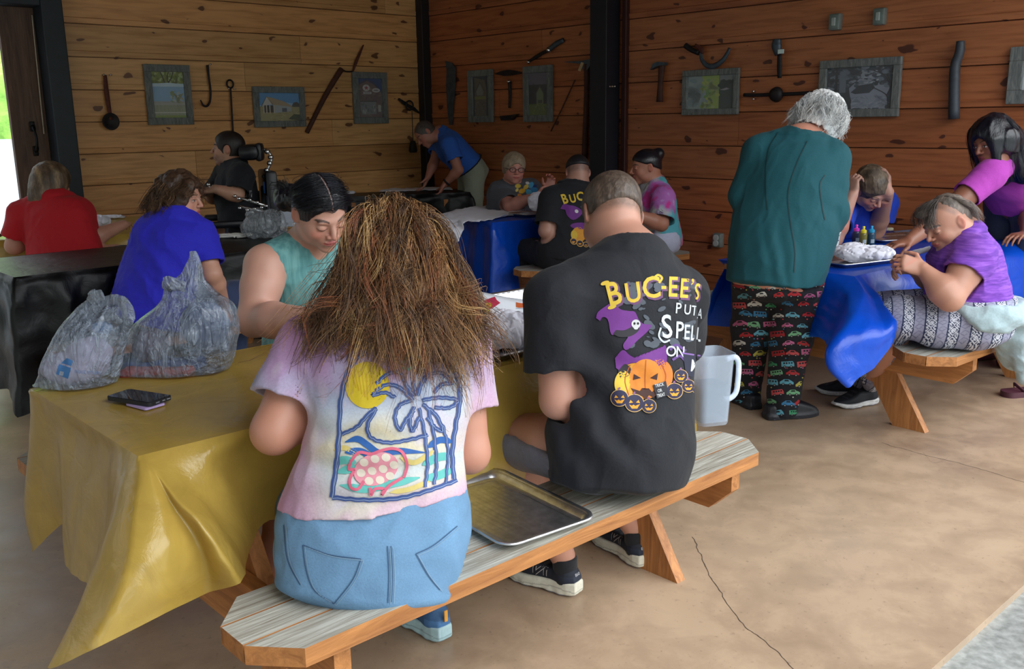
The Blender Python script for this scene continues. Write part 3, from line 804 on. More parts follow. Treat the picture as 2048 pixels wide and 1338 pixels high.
# table 4, black, by the corner
q0 = atz(690, 393, .80); q1 = atz(944, 384, .80); ang4 = math.degrees(math.atan2(q1[0]-q0[0], q1[1]-q0[1]))
A4, N4, P4 = tframe(ang4)
a4 = float(q0@A4); b4 = float(q1@A4); n4 = float(q1@N4)
a4 -= .15
b4 -= .04
T4, A4, N4, P4 = picnic('far table in the corner under black plastic, man in blue bends over it', ang4, a4, b4, n4, n4+.42, [], zt=.788, sp=.10)
r4 = (a4-.02, b4+.02, n4-.01, n4+.43)
sp4 = [('S', 0, .6, .1, 0)]+[('S', f, .62, .03+.05*(i % 2), 0) for i, f in enumerate((.08, .18, .28, .38, .5, .62, .75, .86, .95))]+[('E', 0, .6, .12, 0), ('E', .3, .55, .05, 0), ('E', .6, .5, .05, 0), ('N', 0, .4, .02, 0), ('N', .5, .3, .02, 0), ('W', 0, .5, .02, 0), ('W', .5, .5, .05, 0)]
cover('tablecloth', 'black plastic table cover on the far corner table, straight front', auto_ribs(P4, r4, .80, sp4), P4, r4, .80, B_, seed=15, rip=.02)
# ---------------------------------------------------------------- people: heads, hands, shoes, clothes
J = atY
def axes(f, u):
    f = nrm(f); u = nrm(np.array(u, float)-np.dot(u, f)*f); r = np.cross(f, u); return np.array([r, f, u])
def head_prims(c, f, u, s=1.0, wide=1.0, chin=1.0, mouth=0.0):
    A = axes(f, u); g = lambda x, y, z: np.array(c)+(x*s*wide*A[0]+y*s*A[1]+z*s*A[2])
    E = lambda p, r, k=.012: Ell(g(*p), (r[0]*s*wide, r[1]*s, r[2]*s), A, k*s)
    pr = [E((0, -.012, .032), (.075, .096, .083), .02), E((0, .022, -.030), (.062, .066, .078), .03), E((0, -.02, -.02), (.068, .078, .06), .02),
          E((0, .066, -.094*chin), (.024, .02, .018), .025), E((.045, .01, -.07), (.02, .035, .02), .03), E((-.045, .01, -.07), (.02, .035, .02), .03),
          E((.036, .052, -.03), (.026, .028, .026), .02), E((-.036, .052, -.03), (.026, .028, .026), .02),
          E((0, .079, .022), (.048, .013, .009), .014), E((0, .076, -.058), (.03, .017, .022), .014)]
    nose = [Cone(g(0, .086, .012), g(0, .109, -.024), .0075*s, .0105*s, .010*s), E((.0125, .098, -.029), (.009, .0095, .007), .006), E((-.0125, .098, -.029), (.009, .0095, .007), .006)]
    sub = [(Ell(g(x, .101, .001), (.0185*s, .013*s, .011*s), A), .012*s) for x in (.031, -.031)]
    eyes = [E((x, .077, .000), (.0155, .0125, .0125), .004) for x in (.031, -.031)]
    lips = [E((0, .0935, -.0525), (.023, .0065, .0045), .004), E((0, .0915, -.0625), (.018, .0065, .0055), .004)]
    ears = []
    for sg in (1, -1):
        B = np.array([nrm(A[0]*.9-A[1]*sg*.0+A[1]*(-.35)*1), A[1], A[2]]); X_ = nrm(A[0]*sg+A[1]*.45); Z_ = A[2]; Y_ax = nrm(np.cross(Z_, X_))
        ears += [Ell(g(sg*.078, -.012, -.002), (.0075*s, .0185*s, .031*s), np.array([X_, Y_ax, nrm(np.cross(X_, Y_ax))]), .004*s)]
        sub.append((Ell(g(sg*.0865, -.007, .002), (.006*s, .010*s, .019*s), np.array([X_, Y_ax, nrm(np.cross(X_, Y_ax))])), .003*s))
    if mouth: sub.append((Ell(g(0, .098, -.0575), (.014*s, .012*s, mouth*s)), .003*s))
    return pr, nose+eyes+lips+ears, sub, A
def skin_paint(base, heads, extra=None):
    """heads: (centre, axes, scale, wide, options)"""
    base = np.array(lin(base))*.80
    def fn(P):
        C = np.tile(base, (len(P), 1)); n = snoise(P, 3, 18, 2)[:, None]*.05+1; C = C*n
        for c, A, s, wd, o in heads:
            q = (P-np.array(c))@A.T/s; q[:, 0] /= wd; x, y, z = q.T; ax = np.abs(x)
            def blend(m, col): C[:] = C*(1-m[:, None])+np.array(lin(col))*m[:, None]
            S = lambda v, w: np.clip(v/w, 0, 1)
            fr = S(y-.055, .01)
            ch = np.exp(-(((ax-.045)/.02)**2+((z+.028)/.02)**2))*fr*o.get('blush', .35)
            blend(ch, o.get('cheek', (214, 120, 104)))
            ns = np.exp(-(((ax)/.016)**2+((z+.026)/.012)**2))*S(y-.09, .01)*.3; blend(ns, o.get('cheek', (214, 120, 104)))
            lw = .024-ax*.18
            blend(S(1-np.abs(z+.0575)/np.maximum(.0125-(ax/.026)**2*.010, .0005), .25)*(ax < .026)*S(y-.07, .005)*.85, o.get('lip', (186, 96, 92)))
            blend(S(1-np.abs(z+.0575)/.0014, .5)*(ax < .024)*S(y-.07, .005)*.7, (92, 40, 38))
            bz = .0235+.006*(1-((ax-.034)/.02)**2)-.004*np.clip((ax-.04)/.02, 0, 1)
            blend(S(1-np.abs(z-bz)/.0042, .5)*S(ax-.012, .003)*S(.055-ax, .006)*fr*.9, o.get('brow', (50, 36, 30)))
            ex = ax-.031
            if o.get('open', True):
                el = 1-((ex/.013)**2+((z+.0005)/.0042)**2); blend(S(el, .2)*fr, (196, 186, 180))
                blend(S(1-np.sqrt(ex**2+z**2)/.0052, .2)*S(el, .1)*fr, o.get('iris', (60, 44, 36)))
                lz = .0055*np.sqrt(np.clip(1-(ex/.0145)**2, 0, 1)); blend(S(1-np.abs(z-lz)/.0016, .5)*(np.abs(ex) < .0145)*fr, (40, 26, 24))
            else:
                lz = -.0055+.003*(ex/.014)**2; blend(S(1-np.abs(z-lz)/.0018, .5)*(np.abs(ex) < .0155)*fr*.9, (40, 26, 24))
            nd = np.exp(-(((ax-.009)/.0035)**2+((z+.0345)/.0025)**2))*S(y-.085, .005); blend(nd*.8, (90, 40, 34))
            ear = S(ax-.076, .005)*(np.abs(z) < .04); blend(ear*.35, (206, 110, 92))
            if 'stub' in o:
                blend(S(-.03-z, .02)*S(y-.0, .02)*.35, o['stub'])
            if 'scalp' in o:   # cropped hair shown as colour over the cranium
                hz = o.get('hz', -.01); m = S(z-hz-np.clip(y, 0, 1)*o.get('hs', 1.1), .02)*(.9+.1*np.sign(snoise(P, 5, 90, 2))); blend(np.clip(m*o.get('ha', .8), 0, 1), o['scalp'])
        if extra is not None: extra(P, C)
        return np.clip(C, 0, 1)
    return fn
def hand(w, d, n, s=1.0, side=1, curl=(.35, .45, .3), spread=.12, thumb=(.5, .5), r=1.0, curls=None):
    """w wrist, d towards the fingers, n the way the palm faces; side=+1 puts the thumb along d x n"""
    d = nrm(d); n = nrm(np.array(n, float)-np.dot(n, d)*d); t = np.cross(d, n)*side
    w = np.array(w, float); out = []
    fx = [.030, .010, -.010, -.029]; ln = [(.042, .026, .020), (.046, .029, .021), (.042, .027, .020), (.033, .020, .018)]; pl = [.090, .093, .088, .080]
    for i in range(4):
        rr = (.0092, .0095, .009, .008)[i]*s*r
        k = w+d*pl[i]*s+t*fx[i]*s-n*.002*s
        out.append(Cone(w+t*fx[i]*s*.55+d*.012*s, k, .0125*s*r, rr*1.28, .016*s, .8, n))
        a = 0; p = k; dd = nrm(d+t*fx[i]/.03*spread); cv = curls[i] if curls else curl
        for j in range(3):
            a += cv[j]; v = dd*math.cos(a)+n*math.sin(a); q = p+v*ln[i][j]*s
            out.append(Cone(p, q, rr*(1-.10*j), rr*(.93-.12*j), .003*s)); p = q
    out.append(Ell(w+d*.045*s+n*.006*s, (.036*s*r, .046*s, .015*s*r), np.array([t, d, n]), .018*s))
    out.append(Ell(w+d*.032*s+t*.026*s+n*.009*s, (.016*s, .030*s, .014*s), np.array([t, d, n]), .014*s))
    b = w+d*.022*s+t*.030*s+n*.006*s
    v = nrm(d*math.cos(thumb[0]+.35)+t*math.sin(thumb[0]+.35)+n*.25); p1 = b+v*.038*s
    v2 = nrm(d*math.cos(thumb[0]*.4)+t*.25+n*thumb[1]); p2 = p1+v2*.030*s; v3 = nrm(v2+n*.25-t*.2); p3 = p2+v3*.024*s
    out += [Cone(b, p1, .014*s, .0115*s, .010*s), Cone(p1, p2, .0112*s, .0098*s, .003*s), Cone(p2, p3, .0098*s, .0078*s, .003*s)]
    return out
def limb(a, b, c, ra, rb, rc, bul=.5):
    """two-segment limb with muscle: a->b->c"""
    a, b, c = map(lambda v: np.array(v, float), (a, b, c)); m = a+(b-a)*.4; m2 = b+(c-b)*.28
    return [Cone(a, m, ra, (ra*.55+rb*.45)*(1+.08*bul), .03), Cone(m, b, (ra*.55+rb*.45)*(1+.08*bul), rb, .02), Cone(b, m2, rb, rb*(1+.10*bul), .02), Cone(m2, c, rb*(1+.10*bul), rc, .02)]
def torso(pel, neck, lat0, lat1, W, bow=(0, 0, 0), k=.04):
    """W = [(t, half width, depth front, depth back)] from pelvis to neck base"""
    pel, neck = np.array(pel, float), np.array(neck, float); bow = np.array(bow, float); secs = []
    for t, w, df, db in W:
        c = pel+(neck-pel)*t+bow*math.sin(math.pi*min(max(t, 0), 1)); l = nrm(np.array(lat0)*(1-t)+np.array(lat1)*t)
        secs.append((c, l, w, df, db))
    return secs
FAB = {}
def cloth_mat(name, rgb, bump=.25, scale=70, rough=.85, stretch=(1, 1, 1), var=.08, sheen=.15):
    if name in MC: return MC[name]
    t = NT(name); c = lin(rgb); v = t.coord(scale=stretch); n = t.noise(v, scale, 4, .6); v2 = t.coord(); n2 = t.noise(v2, 6, 4, .6, .6)
    t.base(t.ramp(n, [(.3, tuple(x*(1-var) for x in c)), (.7, tuple(min(1, x*(1+var)) for x in c))])); t.set(Roughness=rough)
    t.b.inputs['Sheen Weight'].default_value = sheen
    h = t.math('ADD', t.math('MULTIPLY', n, .12), n2); t.bump(h, bump, .02); MC[name] = t.m; return t.m
def cloth_vmat(name, bump=.25, scale=70, rough=.85, stretch=(1, 1, 1)):
    if name in MC: return MC[name]
    t = NT(name); a = t.n('ShaderNodeAttribute'); a.attribute_name = 'Col'; v = t.coord(scale=stretch); n = t.noise(v, scale, 4, .6); v2 = t.coord(); n2 = t.noise(v2, 6, 4, .6, .6)
    t.base(t.mix(1.0, a.outputs['Color'], t.ramp(n, [(.3, (.92,)*3), (.7, (1.08,)*3)]), 'MULTIPLY')); t.set(Roughness=rough)
    h = t.math('ADD', t.math('MULTIPLY', n, .12), n2); t.bump(h, bump, .02); MC[name] = t.m; return t.m
def skin_mat():
    if 'skin' in MC: return MC['skin']
    t = NT('skin'); a = t.n('ShaderNodeAttribute'); a.attribute_name = 'Col'; v = t.coord(); n = t.noise(v, 140, 3, .6)
    t.base(a.outputs['Color']); t.set(Roughness=.48); t.b.inputs['Subsurface Weight'].default_value = .12; t.b.inputs['Subsurface Radius'].default_value = (.012, .005, .003)
    t.b.inputs['Subsurface Scale'].default_value = 1.0
    t.bump(n, .08, .002); MC['skin'] = t.m; return t.m
def hair_mat(name, rough=.5):
    if name in MC: return MC[name]
    t = NT(name); a = t.n('ShaderNodeAttribute'); a.attribute_name = 'Col'; v = t.coord(scale=(1, 1, .22)); n = t.noise(v, 160, 4, .6)
    t.base(t.mix(1.0, a.outputs['Color'], t.ramp(n, [(.3, (.6,)*3), (.7, (1.35,)*3)]), 'MULTIPLY')); t.set(Roughness=rough); t.bump(n, .5, .004); MC[name] = t.m; return t.m
def folds(seed, amp=.006, scale=9, stretch=None, inward=True, zones=()):
    """cloth relief; zones = [(centre, radius, amp, direction, frequency)] adds directed creases"""
    def post(P, d):
        Q = P if stretch is None else P*np.array(stretch)
        n = snoise(Q, seed, scale, 3); r = (1-np.abs(n))**2.2
        o = amp*(r-.45)
        for c, rad, a, dr, fq in zones:
            v = P-np.array(c); w = np.exp(-(v*v).sum(1)/rad**2); ph = v@nrm(dr)*fq+1.3*snoise(P, seed+5, 7, 2)
            o = o+w*a*np.sin(ph)
        return d-o
    return post
# --- shoes -----------------------------------------------------------
class Foot:
    """shoe-shaped solid: heel at origin side, along y; tables of half width, bottom and top height"""
    def __init__(s, c, A, L, W, Z0, Z1, rd=.006, k=.004, xo=None):
        s.o = np.array(c, float); s.A = np.array(A); s.L = L; s.W, s.Z0, s.Z1 = [np.array(q, float) for q in (W, Z0, Z1)]; s.rd = rd; s.k = k
        s.c = s.o+s.A[1]*L/2+s.A[2]*.05; s.R = L/2+.08; s.xo = np.array(xo if xo is not None else [0]*len(W), float)
        s.t = np.linspace(0, 1, len(W))
    def __call__(s, P):
        q = (P-s.o)@s.A.T; y = q[:, 1]/s.L; yc = np.clip(y, 0, 1)
        w = np.interp(yc, s.t, s.W); z0 = np.interp(yc, s.t, s.Z0); z1 = np.interp(yc, s.t, s.Z1); x = q[:, 0]-np.interp(yc, s.t, s.xo)
        oy = (y-yc)*s.L
        dx = np.sqrt(x*x+(oy*1.0)**2)-w*(1-0*oy) if False else np.hypot(np.maximum(np.abs(x)-w+.02, 0), np.maximum(np.abs(oy)-0, 0)+0)-.02
        dx = np.where(np.abs(oy) > 0, np.maximum(np.abs(x)-w, np.abs(oy)), np.abs(x)-w)
        dz = np.maximum(z0-q[:, 2], q[:, 2]-z1)
        a = dx+s.rd; b = dz+s.rd
        return np.minimum(np.maximum(a, b), 0)+np.hypot(np.maximum(a, 0), np.maximum(b, 0))-s.rd
def shoe(parent, heel, toe, ank, side, sole_rgb, up_rgb, L=.29, name='shoe', upname='fabric', thick=.036, lines=True, out_rgb=(120, 120, 126), h=.0035, label=None):
    """running shoe: sole mesh with the upper as its sub-part"""
    heel = np.array(heel, float); f = nrm(V(*(np.array(toe)-heel)[:2], 0)); u = V(0, 0, 1); A = np.array([np.cross(f, u), f, u]); o = V(heel[0], heel[1], 0)
    W = [.024, .034, .036, .036, .037, .041, .046, .049, .050, .047, .038, .018]
    xo = [0, 0, 0, 0, -.002*side, -.003*side, -.002*side, 0, .003*side, .006*side, .008*side, .010*side]
    Z0 = [.010, .002, 0, 0, .004, .005, .001, 0, 0, .003, .010, .020]; T = thick
    Z1 = [T+.004, T+.006, T+.004, T, T-.002, T-.003, T-.006, T-.008, T-.008, T-.006, T-.002, T]
    sole = Foot(o, A, L, W, Z0, Z1, .008, xo=xo)
    def pc(P):
        z = (P-o)@A[2]; n = snoise(P, 9, 60, 2); y = (P-o)@A[1]
        C = np.tile(np.array(lin(sole_rgb)), (len(P), 1)); m = z < .008; C[m] = lin(out_rgb)
        m2 = np.abs(z-(.019+.006*np.sin(y*24))) < .0018; C[m2] *= .62; return C
    so = sdf_obj('sole', Field([sole], post=lambda P, d: d-.0012*np.sin(((P-o)@A[1])*150)*(((P-o)@A[2]) < .02)), h, vcol('rubber', .6, .05), parent, pc)
    W2 = [.02, .030, .033, .033, .033, .036, .041, .044, .045, .042, .032, .014]
    Zt = [.072, .082, .084, .080, .082, .086, .080, .066, .056, .048, .042, .032]
    up = Foot(o+A[1]*.006, A, L-.012, W2, [T-.01]*12, Zt, .018, xo=xo)
    col = [Cone(o+A[1]*.045+u*.06, o+A[1]*.05+u*.094, .031, .030, .03)]
    cav = [(Cone(o+A[1]*.055+u*.07, o+A[1]*.05+u*.14, .022, .030), .004)]
    def pu(P):
        q = (P-o)@A.T; C = np.tile(np.array(lin(up_rgb)), (len(P), 1)); n = snoise(P, 2, 40, 2)
        C *= (1+.10*n)[:, None]; m = (q[:, 1] < .05) & (q[:, 2] < .07); C[m] *= 1.6
        m = (np.abs(q[:, 0]) < .022) & (q[:, 1] > .10) & (q[:, 1] < .2) & (q[:, 2] > .05) & (np.sin(q[:, 1]*230) > .2); C[m] = C[m]*.4+np.array(lin((70, 74, 80)))*.6
        return C
    uo = sdf_obj('upper', Field([up]+col, cav), h, vcol(upname, .75, .2, 220), parent, pu)
    return so, uo, A, o
# --- prints laid on cloth ---------------------------------------------
def bvh_of(*obs):
    vs = []; fs = []
    for o in obs:
        mw = o.matrix_world if o.parent is None else None
        off = np.zeros(3); q = o
        while q is not None: off = off+np.array(q.location); q = q.parent
        n = len(vs); vs += [Vector(np.array(v.co)+off) for v in o.data.vertices]; fs += [tuple(i+n for i in p.vertices) for p in o.data.polygons]
    return BVHTree.FromPolygons(vs, fs)
def text2d(s, size, bold=0.0, space=1.0):
    cu = bpy.data.curves.new('lettering', 'FONT'); cu.body = s; cu.size = size; cu.offset = bold; cu.space_character = space; cu.resolution_u = 3; cu.fill_mode = 'FRONT'
    o = bpy.data.objects.new('lettering', cu); COL.objects.link(o); dg = bpy.context.evaluated_depsgraph_get(); me = bpy.data.meshes.new_from_object(o.evaluated_get(dg))
    V2 = [(v.co.x, v.co.y) for v in me.vertices]; Fc = [tuple(p.vertices) for p in me.polygons]
    bpy.data.objects.remove(o); bpy.data.curves.remove(cu); bpy.data.meshes.remove(me); return V2, Fc
def stroke(pts, w, closed=False, n=None, smooth=True, taper=False):
    """flat ribbon along 2-D points -> (verts, faces)"""
    P = np.array(pts, float)
    if smooth:
        if closed: P = np.vstack([P, P[:1]])
        P = crom(P, n or max(8, len(P)*7))
    T = np.gradient(P, axis=0); T /= np.linalg.norm(T, axis=1)[:, None]+1e-9; Nn = np.stack([-T[:, 1], T[:, 0]], 1)
    k = len(P); ww = np.full(k, w/2.)
    if taper: ww = ww*np.minimum(1, np.sin(np.linspace(0, math.pi, k))*1.6+.15)
    vs = [tuple(p) for p in P+Nn*ww[:, None]]+[tuple(p) for p in P-Nn*ww[:, None]]
    return vs, [(i, i+1, k+i+1, k+i) for i in range(k-1)]
def blob(pts, smooth=True, n=None):
    P = np.array(pts, float)
    if smooth: P = crom(np.vstack([P[-1:], P, P[:2]]), (n or len(P)*6))[n//len(P) if n else 6:]; P = P[:-(6 if not n else n//len(P))] if False else P
    return [tuple(p) for p in P], [tuple(range(len(P)))]
def ell2(cx, cy, rx, ry, rot=0, n=28):
    r = math.radians(rot); v = []
    for i in range(n):
        t = 2*math.pi*i/n; x = rx*math.cos(t); y = ry*math.sin(t); v.append((cx+x*math.cos(r)-y*math.sin(r), cy+x*math.sin(r)+y*math.cos(r)))
    return v, [tuple(range(n))]
def xf(shape, f): return [f(*p) for p in shape[0]], shape[1]
class Inter:
    """intersection of half-spaces, each (point, outward normal)"""
    def __init__(s, c, R, hs): s.c = np.array(c, float); s.R = R; s.hs = [(np.array(p), nrm(n)) for p, n in hs]; s.k = .01
    def __call__(s, P): return np.max([(P-p)@n for p, n in s.hs], 0)
class Print:
    """coloured flat shapes in a 2-D layout, wrapped on to a garment"""
    def __init__(s): s.items = []; s.cur = None; s.tags = []
    def add(s, shape, rgb, layer=0): s.items.append((shape, rgb, layer)); s.tags.append(s.cur); return s
    def build(s, name, parent, bvh, tofn, mat, maxlen, lift=.0008, step=.0007):
        """tofn(x, y) -> (origin, direction) of the line that meets the garment"""
        if len(set(s.tags)) > 1:
            its = list(zip(s.items, s.tags))
            for tg in sorted(set(s.tags), key=str):
                q = Print(); q.items = [i for i, t in its if t == tg]; q.tags = [None]*len(q.items); q.build(tg or name, parent, bvh, tofn, mat, maxlen, lift, step)
            return
        V_ = []; F_ = []; C_ = []
        for (vs, fs), rgb, layer in s.items:
            bm = bmesh.new(); bv = [bm.verts.new((x, y, 0)) for x, y in vs]
            for f in fs:
                try: bm.faces.new([bv[i] for i in f])
                except ValueError: pass
            bmesh.ops.triangulate(bm, faces=bm.faces)
            for _ in range(6):
                es = [e for e in bm.edges if e.calc_length() > maxlen]
                if not es: break
                bmesh.ops.subdivide_edges(bm, edges=es, cuts=1, use_grid_fill=False); bmesh.ops.triangulate(bm, faces=bm.faces)
            bm.verts.index_update(); hit = {}
            for v in bm.verts:
                o, d = tofn(v.co.x, v.co.y); loc, no, idx, dist = bvh.ray_cast(Vector(o), Vector(d), 30)
                if loc is not None:
                    if no.dot(Vector(d)) > 0: no = -no
                    hit[v.index] = np.array(loc)-nrm(d)*(lift+layer*step)
            n = len(V_); mp = {}
            for i, p in hit.items(): mp[i] = n+len(mp); V_.append(p); C_.append(np.array(lin(rgb))*.66)
            for f in bm.faces:
                ids = [v.index for v in f.verts]
                if all(i in hit for i in ids):
                    P3 = [hit[i] for i in ids]
                    if max(np.linalg.norm(P3[0]-P3[1]), np.linalg.norm(P3[1]-P3[2]), np.linalg.norm(P3[0]-P3[2])) < .06: F_.append(tuple(mp[i] for i in ids))
            bm.free()
        if not V_: return None
        return meshobj(name, V_, F_, mat, parent, True, np.array(C_))
def from_eye(x, y): d = ray(x, y); return EYE, d/np.linalg.norm(d)
PRINT = vcol('print_ink', .7, 0)
# --- hair strands -------------------------------------------------------
def strands(name, guides, n, parent, mat, cols, width=.0016, jitter=.012, seg=14, wave=.006, seed=1, fray=.02, root=.35, clump=9, fr0=7.0, dark=0.0):
    """guides: list of (m,3) polylines ordered so that neighbours can be blended; cols = [(rgb, weight)]"""
    r = np.random.default_rng(seed); G = np.array([crom(g, seg) for g in guides]); k = len(G); Vv = []; Ff = []; Cc = []
    pal = np.array([lin(c) for c, w in cols]); pw = np.array([w for c, w in cols], float); pw /= pw.sum()
    nc = max(1, n//clump); t = np.linspace(0, 1, seg)[:, None]
    for ci in range(nc):
        a = r.uniform(0, k-1.001); ph = r.uniform(0, 6.28, 3); fr = r.uniform(.7, 1.5)*fr0; coff = r.normal(size=3)*jitter; cend = r.normal(size=3)*fray; t0 = r.uniform(0, root)*r.uniform(0, 1)
        am = r.uniform(.5, 1.5)*wave; cc = pal[r.choice(len(pal), p=pw)]
        for q in range(clump):
            aa = min(max(a+r.normal()*.10, 0), k-1.001); j = int(aa); u = aa-j; g = G[j]*(1-u)+G[j+1]*u
            tt = t0+(1-t0)*t[:, 0]*r.uniform(.74, 1.04); g = np.stack([np.interp(tt, t[:, 0], g[:, x]) for x in range(3)], 1)
            off = coff*(.35+.65*t)+np.sin(tt[:, None]*fr+ph+r.normal()*.25)*am*(.15+t)+r.normal(size=3)*(.0015+.0055*(1-abs(2*t-1))+.004*t**2)+cend*t**2.5
            p = g+off; w = width*r.uniform(.6, 1.3)*(1-.6*t[:, 0]**2)
            T = np.gradient(p, axis=0); T /= np.linalg.norm(T, axis=1)[:, None]+1e-9
            s_ = np.cross(T, V(.3, .9, .2)); s_ /= np.linalg.norm(s_, axis=1)[:, None]+1e-9; q_ = np.cross(T, s_)
            c = (cc*.7+.3*pal[r.choice(len(pal), p=pw)])*r.uniform(.8, 1.15)
            o = len(Vv)
            for m in range(3):
                an = 2.094*m; Vv.extend((p+(s_*math.cos(an)+q_*math.sin(an))*w[:, None]).tolist())
            for m in range(3):
                for z in range(seg-1): Ff.append((o+m*seg+z, o+m*seg+z+1, o+((m+1) % 3)*seg+z+1, o+((m+1) % 3)*seg+z))
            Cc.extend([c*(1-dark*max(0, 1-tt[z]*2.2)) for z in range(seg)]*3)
    return meshobj(name, Vv, Ff, mat, parent, True, np.array(Cc))
class Fig:
    """one person: joints in world space, one continuous body mesh, clothes and hair as children"""
    def __init__(s, label, base, skin, hd, face, up=(0, 0, 1), hs=1.0, hw=1.0, opts=None, h=.005, group=None, mouth=0.0):
        s.root = thing('person', label, 'person', base, group); s.skin = skin; s.hc = np.array(hd, float); s.hs = hs; s.hw = hw
        s.pr, s.late, s.sub, s.A = head_prims(hd, face, up, hs, hw, mouth=mouth); s.opts = opts or {}; s.h = h; s.lsub = []
        es = [x for x in s.sub if x[1] <= .0031*hs]; s.sub = [x for x in s.sub if x[1] > .0031*hs]; s.lsub = es
    def hp(s, x, y, z): return s.hc+(x*s.A[0]*s.hw+y*s.A[1]+z*s.A[2])*s.hs
    def neck(s, base, r0=.062, r1=.056):
        s.pr += [Cone(base, s.hp(0, -.03, -.06), r0, r1, .03)]; s.nb = np.array(base, float); return s
    def add(s, *pr):
        for p in pr:
            if isinstance(p, (list, tuple)): s.pr += list(p)
            else: s.pr.append(p)
        return s
    def body(s, extra=None):
        fld = Field(s.pr, s.sub, late=s.late, lsub=s.lsub)
        return sdf_obj('body', fld, s.h, skin_mat(), s.root, skin_paint(s.skin, [(s.hc, s.A, s.hs, s.hw, s.opts)], extra), relax=1)
    def cloth(s, name, mat, add, sleeves=(), sub=(), cuts=(), post=None, h=None, col=None, label=None, parent=None):
        pr = list(add); sb = list(sub)
        for a, b, ra, rb in sleeves:
            a = np.array(a, float); b = np.array(b, float); d = nrm(b-a)
            pr.append(Cone(a, b, ra, rb, .035, cut=True)); sb.append((Cone(b-d*.02, b+d*.05, rb-.012, rb-.005), .003))
        o = sdf_obj(name, Field(pr, sb, cuts, post, pad=.02), h or s.h, mat, parent or s.root, col)
        if label: o['label'] = label
        return o
    def hair(s, mat, add, sub=(), cuts=(), post=None, h=None, col=(30, 22, 18), name='hair', label=None):
        c = (lambda P: np.array(lin(col))*(1+.25*snoise(P*[1, 1, .4], 8, 60, 2))[:, None]) if not callable(col) else col
        o = sdf_obj(name, Field(add, sub, cuts, post, pad=.02), h or s.h, mat, s.root, lambda P: np.clip(c(P), 0, 1))
        if label: o['label'] = label
        return o
    def cap(s, th=.008, lift=0, k=.02, **kw):
        """cranium-following hair volume"""
        g = s.hp; q = s.hs
        return [Ell(g(0, -.012, .032), ((.075+th)*q*s.hw, (.096+th)*q, (.083+th+lift)*q), s.A, k), Ell(g(0, -.024, -.018), ((.070+th)*q*s.hw, (.080+th)*q, (.062+th)*q), s.A, k)]
    def facecut(s, z0=-.01, y0=.055, tilt=.9, zt=.062):
        """(point, normal, k) removing everything in front of and below the hairline"""
        return [(s.hp(0, y0, zt), nrm(s.A[1]*1.0-s.A[2]*tilt), .006)]
def shirt_secs(pel, neck, l0, l1, W, bow=(0, 0, 0)): return torso(pel, neck, l0, l1, W, bow)
HAIRM = hair_mat('hair_fibre')
def bend(a, b, L1, L2, hint):
    """joint between a and b for segment lengths L1, L2, pushed towards hint"""
    a = np.array(a, float); b = np.array(b, float); d = b-a; D = np.linalg.norm(d); D2 = min(D, (L1+L2)*.999); x = (L1*L1-L2*L2+D2*D2)/(2*D2); hh = math.sqrt(max(L1*L1-x*x, 0)); u = d/D
    n = np.array(hint, float); n = nrm(n-np.dot(n, u)*u); return a+u*x+n*hh
# ---------------------------------------------------------------- woman with long hair, back to us, near bench
f5 = nrm(V(-.30, .95, 0)); l5 = nrm(V(.95, .30, 0)); UZ = V(0, 0, 1)
pel5 = V(-.315, 1.975, .575); nk5 = V(-.262, 2.11, 1.01); hc5 = V(-.285, 2.215, 1.125)
G = Fig('person with long wavy hair, pastel tie-dye shirt with palm and turtle drawing, near bench', (pel5[0], pel5[1], 0), (206, 146, 122), hc5, nrm(V(-.30, .92, -.55)), (0, .35, 1), 1.0, h=.0045, opts={'open': False})
G.neck(nk5+V(0, .0, .0))
W5 = [(-.12, .195, .13, .13), (0, .20, .135, .135), (.15, .19, .13, .125), (.35, .165, .12, .115), (.55, .165, .12, .11), (.75, .175, .11, .11), (.9, .15, .08, .09), (1, .085, .06, .07)]
shL5 = J(622, 700, 2.10); shR5 = J(912, 690, 2.19); elL5 = J(549, 862, 2.0); elR5 = J(938, 905, 2.13)
wrL5 = elL5+V(.16, .20, .045); wrR5 = elR5+V(-.13, .18, .15)
hipL5 = pel5-l5*.10; hipR5 = pel5+l5*.10
knL5 = V(-.56, 2.33, .50); anL5 = J(528, 1180, 2.16); knR5 = V(-.27, 2.42, .50); anR5 = atz(888, 1284, 0)+V(-.03, .05, .125)
G.add(Loft(torso(pel5, nk5, l5, l5, W5, -f5*.02)), Cone(shL5, nk5, .060, .06, .05), Cone(shR5, nk5, .060, .06, .05),
      limb(shL5, elL5, wrL5, .060, .050, .030), limb(shR5, elR5, wrR5, .060, .048, .030),
      hand(wrL5, wrR5-wrL5+V(0, .1, 0), V(0, 0, -1), .92, -1), hand(wrR5, wrL5-wrR5+V(0, .12, 0), V(0, 0, -1), .92, 1),
      limb(hipL5, knL5, anL5, .085, .062, .036, 1), limb(hipR5, knR5, anR5, .085, .062, .04, 1), Cone(anL5, anL5+V(-.03, .05, -.05), .036, .03, .02), Cone(anL5+V(-.03, .05, -.05), anL5+V(-.08, .16, -.08), .03, .025, .02))
G.body()
